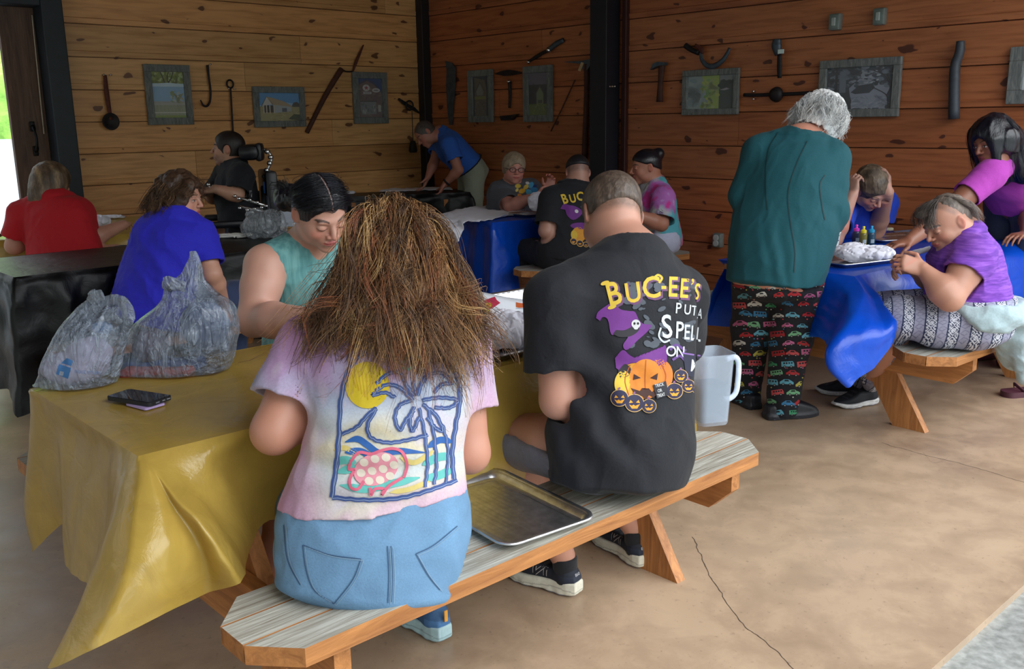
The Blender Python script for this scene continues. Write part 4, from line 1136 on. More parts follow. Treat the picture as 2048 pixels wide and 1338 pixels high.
# jeans
den = cloth_vmat('denim', .35, 260, .8)
J5 = [(-.30, .205, .14, .14), (-.12, .212, .145, .150), (0, .212, .145, .150), (.12, .203, .14, .142), (.25, .19, .13, .13), (.4, .17, .12, .12)]
def cjean(P):
    n = snoise(P, 12, 14, 3); return np.array(lin((100, 138, 172)))*(1+.14*n)[:, None]
jean = G.cloth('jeans', den, [Loft(torso(pel5, nk5, l5, l5, J5, -f5*.02), k=.05), Cone(hipL5-V(0, 0, .02), knL5, .105, .085, .05), Cone(hipR5-V(0, 0, .02), knR5, .105, .08, .05), Cone(knR5, anR5+V(0, 0, .02), .078, .050, .03, cut=True)],
               cuts=[(pel5+V(0, 0, .065), nrm(UZ+f5*.12), .006)],
               post=folds(21, .005, 8, zones=[(hipL5+V(-.08, .05, 0), .10, .006, V(.5, 0, 1), 90)]), col=cjean)
# tie-dye shirt
W5s = [(-.10, .225, .15, .16), (.05, .215, .15, .152), (.2, .198, .14, .138), (.38, .178, .128, .124), (.55, .180, .128, .122), (.75, .188, .118, .12), (.9, .165, .088, .10), (1, .095, .068, .078)]
sleL = shL5+(elL5-shL5)*.66; sleR = shR5+(elR5-shR5)*.60
CHK = [((200, 155, 205), (232, 190, 226)), ((210, 222, 240), (236, 240, 244)), ((236, 226, 200), (240, 238, 232))]
def cdye(P):
    n = snoise(P, 31, 9, 3); n2 = snoise(P, 33, 5, 3)
    zz = (P[:, 2]-.6)/.42+n*.10; C = np.zeros((len(P), 3)); st = [(-.15, (214, 166, 208)), (.02, (236, 180, 214)), (.10, (238, 206, 222)), (.17, (236, 224, 214)), (.30, (226, 234, 236)), (.45, (240, 228, 196)), (.55, (226, 232, 238)), (.68, (198, 210, 238)), (.8, (212, 178, 224)), (.92, (214, 160, 208)), (1.1, (196, 140, 196))]
    x = [a for a, _ in st]; y = np.array([lin(c) for _, c in st])
    for i in range(3): C[:, i] = np.interp(zz, x, y[:, i])
    cx = (P-np.array([-.27, 2.0, .78]))@np.array(l5); m = np.clip((np.abs(cx)-.15)/.05, 0, 1)[:, None]*np.clip((n2[:, None]+.5), 0, 1)
    C = C*(1-m*.8)+np.array(lin((222, 168, 212)))*m*.8
    k = np.clip((n-.35)*3, 0, .5)[:, None]; C = C*(1-k)+np.array(lin((236, 220, 240)))*k
    return C*.66
sm = cloth_vmat('tie_dye_cotton', .32, 200, .9)
shirt5 = G.cloth('shirt', sm, [Loft(torso(pel5, nk5, l5, l5, W5s, -f5*.02), k=.04, cap=(.02, .03)), Cone(shL5, nk5, .072, .07, .05), Cone(shR5, nk5, .072, .07, .05)],
    sleeves=[(shL5, sleL, .078, .086), (shR5, sleR, .076, .082)], sub=[(Cone(nk5+V(0, .01, .01), nk5+V(0, .06, .12), .062, .07), .006)],
    cuts=[(pel5+V(0, 0, .075)-f5*.1, nrm(-UZ+f5*.0+l5*.0), .004)] if False else [(pel5+V(0, 0, .055), nrm(-UZ-f5*.12), .004)],
    post=folds(17, .006, 8, (1, 1, .8), zones=[(pel5+V(.02, -.12, .17), .14, .006, nrm(V(.1, 0, 1)), 95), (shL5+V(.06, -.05, -.12), .10, .006, nrm(V(.8, 0, .5)), 70), (shR5+V(-.05, -.05, -.12), .10, .006, nrm(V(-.8, 0, .5)), 70)]), col=cdye)
bv5 = bvh_of(shirt5); navy = (66, 92, 158); p = Print()
def dstroke(pts, w=9, c=navy, lay=1):
    P = crom(pts, max(10, len(pts)*6)); P = P+np.stack([np.sin(np.arange(len(P))*1.7), np.cos(np.arange(len(P))*2.3)], 1)*.9
    p.add(stroke(P, w, smooth=False), c, lay)
    p.add(stroke(P+[w*.12, w*.1], w*.18, smooth=False), (150, 172, 214), lay+1)
p.add(ell2(735, 770, 44, 47), (244, 214, 40), 0)
for i in range(9): p.add(stroke([(700+i*8, 735+i*3), (712+i*6, 800-abs(i-4)*6)], 2.5), (232, 190, 20), 1)
dstroke([(680, 860), (674, 930), (664, 995)], 8); dstroke([(664, 995), (730, 1000), (800, 996), (860, 980), (915, 960)], 9); dstroke([(663, 994), (672, 930), (678, 860), (683, 790), (700, 735), (735, 700), (785, 680), (840, 690), (885, 712), (915, 752), (920, 800), (912, 850), (905, 905), (908, 958)], 9)
dstroke([(684, 868), (712, 855), (735, 830), (752, 818), (735, 850), (742, 875), (775, 885), (815, 880), (855, 870)], 8)
for q in ([(690, 884), (715, 878), (735, 890), (760, 906), (800, 902), (850, 905)], [(690, 905), (720, 902), (745, 915)], [(855, 895), (880, 880), (905, 884)]): p.add(stroke(q, 13, taper=True), (40, 104, 184), 0)
for q in ([(672, 945), (705, 938), (740, 945), (775, 950)], [(680, 970), (730, 978), (780, 968), (840, 955)], [(845, 930), (875, 915), (900, 912)], [(668, 925), (690, 920), (712, 926)], [(850, 958), (880, 950), (905, 938)]): p.add(stroke(q, 16, taper=True), (110, 208, 200), 0)
for q in ([(668, 900), (690, 896), (720, 910)], [(800, 915), (830, 925), (870, 900)], [(780, 985), (820, 978), (860, 962)]): p.add(stroke(q, 10, taper=True), (236, 214, 130), 0)
# palm fronds and trunks
for q in ([(825, 800), (800, 775), (770, 770), (745, 790), (770, 785), (790, 795)], [(825, 800), (800, 810), (790, 835), (800, 860), (812, 840), (828, 820)], [(828, 795), (820, 760), (835, 735), (812, 715), (800, 735)] if False else [(828, 792), (812, 768), (800, 745), (775, 748), (752, 768)],
          [(835, 790), (850, 755), (880, 745), (905, 765), (885, 768), (868, 785)], [(845, 800), (880, 795), (915, 800), (900, 815), (870, 815)], [(845, 808), (872, 830), (885, 860), (870, 855), (855, 835)], [(830, 785), (826, 745), (835, 705), (858, 728), (850, 762)], [(828, 812), (820, 840), (825, 862), (838, 835)]): dstroke(q, 8)
dstroke([(838, 815), (850, 870), (855, 930), (850, 975)], 7); dstroke([(856, 815), (868, 870), (873, 930), (868, 970)], 7); dstroke([(886, 850), (896, 900), (892, 965)], 6)
# turtle
pk = (236, 110, 140)
p.add(ell2(752, 938, 46, 32, -20), (246, 160, 176), 2)
for cx, cy in ((728, 925), (750, 918), (772, 915), (722, 946), (744, 942), (766, 938), (788, 930), (738, 962), (760, 960), (780, 952)): p.add(ell2(cx, cy, 9, 8, 20), (246, 232, 214), 3)
for q in ([(702, 922), (718, 905), (742, 908), (760, 902), (785, 897), (805, 905), (814, 930), (808, 955)], [(702, 922), (698, 938), (708, 940), (700, 958), (702, 975), (716, 978), (728, 962)], [(740, 975), (742, 990), (750, 978), (768, 978), (764, 990), (778, 972), (805, 955)]): p.add(stroke(q, 6), pk, 4)
for q in ([(782, 706), (790, 712), (786, 722)], [(800, 708), (812, 716), (804, 726)], [(818, 700), (826, 712), (838, 712)], [(805, 735), (818, 738), (828, 730)]): p.add(stroke(q, 5), (110, 206, 196), 1)
p.build('shirt_drawing', shirt5, bv5, from_eye, PRINT, 6, .0022, .0005)
# jeans pockets and seams
bj = bvh_of(jean); p = Print(); sd = (62, 98, 138)
for q in ([(605, 1090), (660, 1110), (722, 1118)], [(722, 1118), (705, 1160), (668, 1208)], [(605, 1090), (612, 1140), (628, 1180), (668, 1208)], [(775, 1092), (778, 1150), (776, 1206)], [(782, 1092), (785, 1150), (783, 1204)], [(832, 1108), (868, 1090), (915, 1052)], [(832, 1108), (856, 1150), (880, 1180)], [(567, 1050), (575, 1120), (600, 1170)]):
    p.add(stroke(q, 2.2), sd, 0); p.add(stroke([(a+5, b+3) for a, b in q], 1.3), (150, 184, 212), 0)
p.build('seams', jean, bj, from_eye, PRINT, 7, .002)
# hair: volume, then strands over it
def chair5(P):
    n = snoise(P*[1, 1, .35], 6, 26, 3)[:, None]; return np.array(lin((58, 40, 30)))*(1-.35*n)+np.maximum(n, 0)*np.array(lin((150, 108, 66)))*.5
hb5 = [Cone(J(795, 510, 2.18), J(795, 640, 2.085), .078, .105, .06, .8, f5), Cone(J(795, 640, 2.085), J(800, 690, 2.06), .105, .118, .05, .62, f5)]
G.hair(HAIRM, G.cap(.012)+hb5, sub=[(Ell(G.hp(0, .12, -.05), (.06, .06, .12), G.A), .02)], post=folds(44, .010, 14, (1, 1, .3)), h=.005, col=chair5)
gd = []; g5 = G.hp
ends = [(598, 690, 2.10), (618, 720, 2.05), (640, 735, 2.02), (668, 700, 2.0), (690, 745, 1.99), (715, 760, 1.98), (742, 720, 1.97), (765, 770, 1.98), (790, 730, 1.965), (815, 780, 1.97), (838, 742, 1.97), (862, 760, 1.98), (885, 745, 1.99), (905, 765, 2.01), (928, 740, 2.03), (945, 715, 2.08), (955, 690, 2.12)]
for i, (ex, ey, eY) in enumerate(ends):
    u = i/(len(ends)-1)-.5; au = abs(u)
    h0, h1, h2, h3 = g5(u*.04, .055, .128), g5(u*.08, -.015, .142-au*.02), g5(u*.14, -.095, .100-au*.05), g5(u*.20, -.130+au*.06, .010)
    m2 = J(795+u*252, 575+au*25, 2.0+au*.12); m3 = J(797+u*312, 650, 1.965+au*.13)
    gd.append(crom([h0, h1, h2, h3, m2, m3, J(ex, ey, eY)], 16))
cols5 = [((58, 38, 28), 5), ((84, 58, 40), 5), ((122, 86, 56), 4), ((176, 130, 82), 3), ((208, 168, 112), 1.6), ((150, 84, 52), 2)]
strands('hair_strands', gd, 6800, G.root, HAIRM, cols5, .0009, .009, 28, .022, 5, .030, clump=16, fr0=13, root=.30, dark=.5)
gd2 = [g+(-f5*.006+V(0, 0, .004)) for g in gd]
strands('hair_strands', gd2[::-1], 1500, G.root, HAIRM, cols5[2:], .0008, .010, 24, .016, 6, .035, clump=9, fr0=12, root=.4)
hl, tl = atz(892, 1285, 0), atz(800, 1225, 0)
shoe(G.root, hl, tl, anR5, 1, (160, 190, 196), (52, 88, 128), .27, upname='blue_knit', thick=.048, out_rgb=(130, 150, 160))
A_ = axes(nrm(V(*(tl-hl)[:2], 0)), UZ)
MB().box(hl*[1, 1, 0]+V(0, 0, .085)-A_[1]*.004, (.012, .004, .035), A_, .002).build('heel_tab', plain('orange_tab', (224, 158, 60), .7), G.root)

# ---------------------------------------------------------------- man in black printed shirt, back to us
l6 = nrm(V(.80, .46, 0)); f6 = nrm(V(-.46, .80, 0))
pel6 = V(.297, 2.47, .575); nk6 = V(.338, 2.60, 1.075); hc6 = J(1222, 432, 2.72)
M6 = Fig('man in black T-shirt with orange and purple pumpkin print, seated on the near bench', (pel6[0], pel6[1], 0), (208, 152, 130), hc6, nrm(V(-.30, .90, -.62)), (0, .45, 1), 1.04, h=.0045, opts={'open': False, 'scalp': (92, 74, 60), 'hz': -.035, 'hs': .9, 'ha': .75})
M6.neck(nk6+V(0, .01, .0), .068, .062)
W6 = [(-.12, .175, .13, .13), (0, .185, .145, .135), (.2, .175, .15, .125), (.4, .170, .14, .12), (.6, .185, .13, .12), (.78, .195, .115, .115), (.92, .16, .085, .09), (1, .09, .065, .07)]
shL6 = J(1112, 600, 2.47); shR6 = J(1362, 590, 2.76); elL6 = J(1118, 800, 2.42); elR6 = J(1345, 790, 2.92)
wrL6 = elL6+V(.04, .25, .04); wrR6 = elR6+V(-.14, .2, .07)
hL6, hR6 = pel6-l6*.09, pel6+l6*.09; knL6 = J(1012, 870, 2.72); anL6 = V(.10, 2.66, .11)
knR6 = V(.17, 2.93, .52)
SH6 = [(atz(1158, 1192, 0), atz(1030, 1148, 0)), (atz(1290, 1138, 0), atz(1196, 1072, 0))]
anL6, anR6 = [h_+nrm((t_-h_)*[1, 1, 0])*.062+UZ*.12 for h_, t_ in SH6]
M6.add(Loft(torso(pel6, nk6, l6, l6, W6)), Cone(shL6, nk6, .066, .065, .05), Cone(shR6, nk6, .066, .065, .05), limb(shL6, elL6, wrL6, .062, .050, .032, 1), limb(shR6, elR6, wrR6, .062, .048, .032, 1),
       hand(wrL6, V(.3, .9, 0), V(.2, 0, -1), 1, -1), hand(wrR6, V(-.6, .8, 0), V(0, 0, -1), 1, 1), limb(hL6, knL6, anL6, .092, .066, .040, 1), limb(hR6, knR6, anR6, .092, .064, .040, 1))
M6.body()
grey = cloth_mat('grey_shorts', (104, 102, 112), .3, 120)
M6.cloth('shorts', grey, [Loft(torso(pel6, nk6, l6, l6, [(-.12, .195, .145, .15), (0, .20, .155, .155), (.2, .185, .15, .14)]), k=.05), Cone(pel6, hL6, .1, .1, .03)], sleeves=[(hL6-V(0, 0, .01), hL6+(knL6-hL6)*.80, .104, .094), (hR6, hR6+(knR6-hR6)*.8, .10, .090)], cuts=[(pel6+V(0, 0, -.01), UZ, .01)], post=folds(5, .006, 9))
W6s = [(-.20, .205, .165, .165), (-.08, .216, .170, .176), (.05, .220, .175, .174), (.2, .216, .172, .160), (.4, .212, .160, .146), (.6, .214, .15, .140), (.78, .212, .13, .13), (.92, .178, .10, .105), (1, .10, .075, .08)]
slL6 = shL6+(elL6-shL6)*.70; slR6 = shR6+(elR6-shR6)*.5
blk = cloth_mat('black_cotton', (17, 19, 27), .4, 160, .85, sheen=.04)
shirt6 = M6.cloth('shirt', blk, [Loft(torso(pel6, nk6, l6, l6, W6s), k=.04, cap=(.03, .03)), Cone(shL6, nk6, .078, .075, .05), Cone(shR6, nk6, .078, .075, .05)], sleeves=[(shL6, slL6, .082, .092), (shR6, slR6, .08, .088)],
    sub=[(Cone(nk6+V(0, .012, .0), nk6+V(-.02, .06, .14), .070, .074), .006)], cuts=[(V(0, 0, .462), -UZ, .02)],
    post=folds(71, .006, 7, zones=[(shL6+V(.10, -.1, -.22), .16, .006, nrm(V(.7, 0, .7)), 55), (pel6+V(-.1, -.1, .05), .16, .008, nrm(V(.8, 0, .6)), 60), (pel6+V(.1, -.1, .12), .12, .005, nrm(V(-.5, 0, .8)), 60)]))
MB().tube([nk6+V(-.002, .018, .003)+(l6*math.cos(t)*.070+nrm(f6*.95+UZ*.25)*math.sin(t)*.072)+UZ*(.008-.02*max(0, math.sin(t))) for t in np.linspace(0, 6.283, 29)[:-1]], .0065, 8, closed=True).build('collar', blk, shirt6, True)
M6.hair(HAIRM, M6.cap(.005), cuts=[(M6.hp(0, .06, .05), nrm(M6.A[1]-M6.A[2]*.5), .004), (M6.hp(0, -.03, -.018), nrm(-M6.A[2]-M6.A[1]*.25), .012)], sub=[(Ell(M6.hp(s_*.082, -.005, -.004), (.02, .022, .036), M6.A), .006) for s_ in (1, -1)],
        post=folds(9, .003, 60), h=.004, col=lambda P: np.array(lin((84, 70, 60)))*(1+.5*snoise(P, 3, 45, 3))[:, None])
# print on the back: lettering, hat, pumpkins
bv6 = bvh_of(shirt6); p = Print()
def letters(s, x, y, size, ang, rgb, lay, bold=.02, shx=0, sx=1.0, arc=0):
    vs, fs = text2d(s, 1.0, bold); r = math.radians(ang)
    def g(a, b):
        a2 = a*size*sx+shx*b*size; b2 = -b*size-arc*(a*size)**2; return (x+a2*math.cos(r)-b2*math.sin(r), y+a2*math.sin(r)+b2*math.cos(r))
    p.add(xf((vs, fs), g), rgb, lay)
def word(chars, rgb, shade, lay):
    for ch, x, y, size, ang, sx in chars:
        letters(ch, x+2, y+3, size*1.03, ang, shade, lay, .045, sx=sx); letters(ch, x, y, size, ang, rgb, lay+1, .018, sx=sx)
yel = (244, 206, 62)
p.cur = 'splatter'
# splatter
rs = random.Random(4)
for i in range(46):
    cx, cy = rs.uniform(1255, 1390), rs.uniform(560, 700); rr = rs.uniform(3, 13)
    p.add(ell2(cx, cy, rr, rr*rs.uniform(.3, .8), rs.uniform(-40, 40), 9), (84, 92, 104), 0)
p.cur = 'lettering'
word([('B', 1218, 612, 66, -14, .80), ('U', 1252, 606, 56, -8, .85), ('C', 1285, 596, 60, -4, .9), ('-', 1322, 586, 50, 0, .7), ('E', 1335, 592, 56, 2, .72), ('E', 1358, 594, 54, 4, .68), ('’', 1379, 588, 44, 6, .8), ('S', 1386, 598, 46, 8, .55)], yel, (120, 74, 120), 1)
for x_, y_ in ((1204, 566), (1218, 614)): p.add(ell2(x_+6, y_, 9, 4, -20), yel, 3)
p.add(stroke([(1318, 566), (1324, 556), (1316, 550), (1308, 556)], 4.5), yel, 3)
for ch, x, y, s_, a_, sx in [('P', 1350, 626, 30, 4, .8), ('U', 1367, 628, 28, 5, .75), ('T', 1382, 630, 28, 6, .7), ('A', 1394, 636, 28, 8, .5), ('S', 1324, 676, 66, -4, .75), ('P', 1350, 676, 48, 2, .7), ('E', 1367, 678, 42, 3, .6), ('L', 1380, 680, 42, 4, .6), ('L', 1391, 682, 40, 6, .5), ('O', 1331, 712, 30, 2, .9), ('N', 1351, 713, 30, 3, .8)]:
    letters(ch, x, y, s_, a_, (228, 234, 240), 2, .012, sx=sx)
p.add(stroke([(1322, 655), (1318, 672), (1328, 684), (1340, 680)], 3.5), (228, 234, 240), 2)
p.cur = 'hat_and_cape_print'
pu, du = (124, 44, 150), (84, 26, 108)
def poly(pts, rgb, lay): p.add(([tuple(q) for q in pts], [tuple(range(len(pts)))]), rgb, lay)
poly(crom([(1192, 636), (1196, 624), (1212, 612), (1228, 604), (1240, 618), (1258, 622), (1270, 624), (1278, 640), (1288, 648), (1302, 650), (1296, 662), (1276, 680), (1254, 700), (1246, 690), (1256, 672), (1234, 668), (1222, 668), (1216, 640), (1206, 634), (1200, 642)], 70), pu, 1)
poly(crom([(1226, 668), (1240, 674), (1262, 672), (1278, 660), (1272, 650), (1250, 660), (1232, 660)], 30), (32, 26, 40), 2)
p.add(ell2(1272, 648, 9, 9), (236, 236, 236), 3); p.add(ell2(1269, 647, 2.2, 2.6), (20, 20, 24), 4); p.add(ell2(1276, 647, 2.2, 2.6), (20, 20, 24), 4); p.add(ell2(1272, 656, 4.5, 3), (236, 236, 236), 3)
poly(crom([(1230, 716), (1246, 700), (1262, 712), (1290, 722), (1316, 708), (1330, 690), (1334, 716), (1326, 738), (1300, 730), (1262, 726), (1244, 742), (1232, 736)], 50), pu, 1)
poly(crom([(1236, 742), (1250, 728), (1262, 738), (1256, 752), (1240, 756)], 24), (30, 24, 34), 2)
org = (240, 134, 36)
p.cur = 'pumpkin_print'
p.add(ell2(1270, 762, 34, 36, 0), (246, 170, 44), 1); p.add(ell2(1318, 752, 28, 34, 5), org, 1); p.add(ell2(1292, 758, 34, 40, 2), (244, 146, 40), 2); p.add(ell2(1245, 765, 16, 24, 8), (246, 206, 60), 2)
for q in ([(1260, 730), (1250, 760), (1258, 792)], [(1292, 720), (1290, 760), (1292, 798)], [(1322, 726), (1332, 752), (1324, 782)]): p.add(stroke(q, 2), (196, 90, 20), 3)
poly([(1262, 776), (1280, 782), (1284, 776), (1290, 784), (1298, 777), (1304, 784), (1316, 774), (1308, 796), (1298, 790), (1292, 800), (1284, 792), (1274, 796)], (70, 24, 10), 4)
poly([(1268, 748), (1282, 756), (1266, 760)], (70, 24, 10), 4); poly([(1300, 756), (1316, 746), (1314, 760)], (70, 24, 10), 4)
def jack(cx, cy, r):
    p.add(ell2(cx, cy, r*1.08, r*1.02), (236, 190, 120), 5); p.add(ell2(cx, cy, r, r*.94), (38, 34, 74), 6)
    for sx_ in (-1, 1): p.add(([(cx+sx_*r*.45, cy-r*.35), (cx+sx_*r*.62, cy+r*.02), (cx+sx_*r*.15, cy-r*.05)], [(0, 1, 2)]), (250, 176, 50), 7)
    poly([(cx-r*.62, cy+r*.15), (cx-r*.3, cy+r*.3), (cx-r*.1, cy+r*.18), (cx+r*.1, cy+r*.32), (cx+r*.35, cy+r*.2), (cx+r*.62, cy+r*.12), (cx+r*.3, cy+r*.62), (cx-r*.3, cy+r*.62)], (250, 176, 50), 7)
    p.add(stroke([(cx-2, cy-r*1.0), (cx+1, cy-r*1.25)], 3.5), (150, 96, 150), 7)
for q in ((1239, 796, 17), (1269, 806, 18), (1298, 812, 14), (1349, 782, 16), (1377, 772, 13), (1362, 752, 13), (1396, 776, 12)): jack(*q)
poly([(1306, 770), (1332, 762), (1338, 790), (1314, 798)], (34, 32, 44), 8)
letters('TRICK', 1311, 775, 9, -14, (230, 230, 230), 9, .02, sx=.7); letters('OR', 1316, 785, 9, -14, (230, 230, 230), 9, .02, sx=.7); letters('TREAT', 1315, 795, 9, -14, (230, 230, 230), 9, .02, sx=.6)
p.cur = 'square_print'
poly([(1366, 706), (1402, 712), (1400, 756), (1372, 752)], (32, 36, 64), 4); p.add(stroke([(1364, 706), (1404, 712)], 3), (150, 110, 190), 5)
letters('M', 1380, 742, 34, 6, (236, 240, 244), 6, .01, sx=.7)
p.cur = 'splatter'
for q in ([(1340, 700), (1352, 690), (1372, 702)], [(1345, 720), (1360, 712), (1372, 724)]): p.add(stroke(q, 5), (110, 70, 150), 1)
p.build('shirt_print', shirt6, bv6, from_eye, PRINT, 6, .0025, .0005)
for (hx, hy), (tx, ty), an, sd_ in (((1158, 1192), (1030, 1148), anL6, 1), ((1290, 1138), (1196, 1072), anR6, -1)):
    hl, tl = atz(hx, hy, 0), atz(tx, ty, 0)
    so, uo, As, oo = shoe(M6.root, hl, tl, an, sd_, (214, 212, 196), (26, 32, 46), .30, upname='black_mesh', thick=.046, out_rgb=(120, 122, 136))
    bs = bvh_of(uo); p = Print(); s_ = -1
    for q in ([(.085, .052), (.085, .088)], [(.085, .088), (.122, .052)], [(.122, .052), (.122, .086)]):
        p.add(stroke(q, .013, smooth=False, n=4), (205, 200, 196), 0); p.add(stroke(q, .0085, smooth=False, n=4), (22, 26, 38), 1)
    side_ = -1 if sd_ == 1 or True else 1
    p.build('side_letter', uo, bs, lambda a, b: (oo+As[1]*(a+.02)+As[2]*b-As[0]*.2*1, As[0]), PRINT, .01, .0008, .0005)
    p = Print(); vs, fs = text2d('860', 1.0, .01); p.add(xf((vs, fs), lambda a, b: ((a-.8)*.016, .068+b*.013)), (206, 208, 214), 0)
    p.build('heel_number', uo, bs, lambda a, b: (oo-As[1]*.2-As[0]*(-a)+As[2]*b, As[1]), PRINT, .01, .0008)
    M6.cloth('sock', cloth_mat('black_sock', (16, 18, 26), .2, 200), [Cone(oo+As[1]*.05+UZ*.05, np.array(an)*[.35, .35, 0]+(oo+As[1]*.05)*[.65, .65, 0]+UZ*.118, .038, .040, .02, cut=True)], h=.004)
def dress(G, pel, nk, l0, l1, W, sl, mat, hem=None, inf=.012, seed=1, amp=.006, neckr=.068, col=None, name='shirt', shoulders=(), sh_r=.07, zones=(), h=None, bow=(0, 0, 0), neckdir=None, hemn=(0, 0, -1), label=None, sub=(), cuts=(), xadd=()):
    Ws = [(t, w+inf, a+inf, b+inf) for t, w, a, b in W]
    nd = nrm(neckdir if neckdir is not None else V(0, 0, 1))
    cu = list(cuts)
    if hem is not None: cu.append((np.array(pel)+V(0, 0, hem), hemn, .006))
    return G.cloth(name, mat, [Loft(torso(pel, nk, l0, l1, Ws, bow), k=.04, cap=(.03, .02))]+[Cone(s, nk, sh_r, sh_r*.96, .05) for s in shoulders]+list(xadd), sleeves=sl,
        sub=[(Cone(np.array(nk)+nd*.0, np.array(nk)+nd*.14, neckr, neckr*1.05), .006)]+list(sub), cuts=cu, post=folds(seed, amp, 8, zones=zones), col=col, h=h, label=label)
def pants(G, pel, l, W, legs, mat, top=.08, h=None, col=None, name='trousers', seed=3, amp=.005):
    add = [Loft(torso(pel, np.array(pel)+V(0, 0, .42), l, l, W), k=.05, inf=.006)]
    for lg in legs:
        for i in range(len(lg)-1): add.append(Cone(lg[i][0], lg[i+1][0], lg[i][1], lg[i+1][1], .04))
    return G.cloth(name, mat, add, cuts=[(np.array(pel)+V(0, 0, top if top >= 0 else .07), (0, 0, 1), .006), (V(0, 0, .012), (0, 0, -1), .003)], post=folds(seed, amp, 8), h=h, col=col)
WF = [(-.12, .18, .13, .13), (0, .19, .14, .135), (.2, .18, .14, .125), (.4, .165, .135, .12), (.6, .165, .145, .12), (.8, .17, .12, .11), (.93, .14, .075, .085), (1, .085, .06, .065)]
def lat(f): return nrm(V(f[1], -f[0], 0))
# ---------------------------------------------------------------- woman in teal sleeveless top across the nearest table
f4 = nrm(V(.62, -.78, 0)); l4 = lat(f4)
pel4 = V(-.76, 3.46, .575); nk4 = J(618, 492, 3.34); hc4 = J(641, 424, 3.22)
T = Fig('person in sleeveless teal V-neck top with black hair parted in the middle, head bowed', (pel4[0], pel4[1], 0), (226, 172, 152), hc4, nrm(V(.52, -.66, -.50)), nrm(V(.12, -.35, 1)), 1.06, 1.02, h=.0034,
        opts={'open': False, 'brow': (44, 32, 30), 'lip': (206, 112, 112), 'cheek': (226, 124, 108), 'blush': .38})
T.neck(nk4, .066, .060)
shR4 = J(532, 532, 3.22); shL4 = J(690, 516, 3.46); elR4 = J(508, 640, 3.10); wrR4 = J(655, 640, 2.86); elL4 = J(700, 630, 3.35); wrL4 = J(745, 655, 3.0)
hR4, hL4 = pel4+l4*.09, pel4-l4*.09; kR4, kL4 = V(-.62, 3.0, .53), V(-.42, 3.15, .53); aR4, aL4 = V(-.60, 3.02, .10), V(-.38, 3.2, .10)
T.add(Loft(torso(pel4, nk4, l4, l4, WF)), Cone(shR4, nk4, .064, .062, .05), Cone(shL4, nk4, .064, .062, .05), limb(shR4, elR4, wrR4, .074, .056, .031), limb(shL4, elL4, wrL4, .072, .054, .031),
      hand(wrR4, V(1, -.35, 0), V(0, 0, -1), .92, 1), hand(wrL4, V(.3, -1, 0), V(0, 0, -1), .92, -1), limb(hR4, kR4, aR4, .09, .06, .04), limb(hL4, kL4, aL4, .09, .06, .04))
for s_, an in ((aR4, 0), (aL4, 0)): T.add(Cone(s_+V(0, 0, -.04), s_+V(.07, -.13, -.075), .032, .024, .02))
T.body()
teal = NT('ribbed_teal'); vv = teal.coord(scale=(1, 1, .12)); nn = teal.noise(vv, 55, 2, .5); n2 = teal.noise(teal.coord(), 7, 4, .6, .5)
teal.base(teal.ramp(nn, [(.35, lin((86, 142, 144))), (.65, lin((116, 172, 172)))])); teal.set(Roughness=.85); teal.bump(teal.math('ADD', nn, n2), .4, .008)
dress(T, pel4, nk4, l4, l4, [(t, w, a, b) for t, w, a, b in WF], [], teal.m, hem=-.12, inf=.010, seed=41, amp=.004, neckr=.074, shoulders=(shR4+(nk4-shR4)*.18, shL4+(nk4-shL4)*.18), sh_r=.074,
      sub=[(Cone(nk4+f4*.06+V(0, 0, .05), nk4+f4*.125+V(0, 0, -.075), .062, .008, .01), .004), (Ell(shR4+V(0, 0, -.075)+l4*.035, (.080, .075, .118), axes(l4, UZ)), .01), (Ell(shL4+V(0, 0, -.075)-l4*.035, (.080, .075, .118), axes(l4, UZ)), .01)], h=.004)
pants(T, pel4, l4, WF[:3], [[(hR4, .10), (kR4, .08), (aR4, .05)], [(hL4, .10), (kL4, .08), (aL4, .05)]], cloth_mat('dark_jeans', (40, 50, 72), .3, 120), h=.007)
hg = T.hp
T.hair(hair_mat('black_hair', .28), T.cap(.007),
       sub=[(Ell(hg(0, .088, -.042), (.097, .078, .112), T.A), .006), (Ell(hg(.084, -.012, -.006), (.018, .024, .036), T.A), .006), (Ell(hg(-.084, -.012, -.006), (.018, .024, .036), T.A), .006)], cuts=[(hg(0, 0, -.014), nrm(-T.A[2]+T.A[1]*.35), .008)],
       post=lambda P, d: d-.0005*np.sin(((P-T.hc)@T.A[1])*520)*np.clip(np.abs((P-T.hc)@T.A[0])/.02, 0, 1)+.004*np.exp(-(((P-T.hc)@T.A[0])/.003)**2)*(((P-T.hc)@T.A[1]) > -.06), h=.0030,
       col=lambda P: np.array(lin((14, 15, 24)))[None]+np.exp(-(((P-T.hc)@T.A[0])/.0022)**2)[:, None]*(((P-T.hc)@T.A[1]) > -.05)[:, None]*np.array(lin((176, 148, 144))))
T.hair(hair_mat('black_hair'), [Ell(J(577, 396, 3.36), (.055, .045, .050), None, .012), Ell(J(570, 402, 3.34), (.038, .04, .032), None, .01), Ell(J(596, 396, 3.32), (.045, .045, .042), None, .03)], post=folds(3, .005, 26), h=.0035, col=(15, 16, 26), name='hair_bun')
bun4 = J(592, 397, 3.34); hs4 = []
def onh(y, ph, k=1.0): s_ = math.sqrt(max(0, 1-((y+.012)/.104)**2)); return hg(.0835*s_*math.sin(ph)*k, y, .032+.0915*s_*math.cos(ph)*k)
for sg in (1, -1):
    gd = []
    for i in range(12):
        y = .088-i*.012; gd.append([onh(y, sg*.05), onh(y-.008, sg*.6), onh(y-.03, sg*1.15), onh(y-.065, sg*1.5), bun4+T.A[2]*(.02-.004*i)+T.A[1]*.01])
    strands('combed_hair', gd, 420, T.root, hair_mat('black_hair'), [((14, 15, 24), 4), ((40, 40, 54), 1)], .0007, .0012, 18, .0008, 30+sg, .002, root=.02, clump=8)
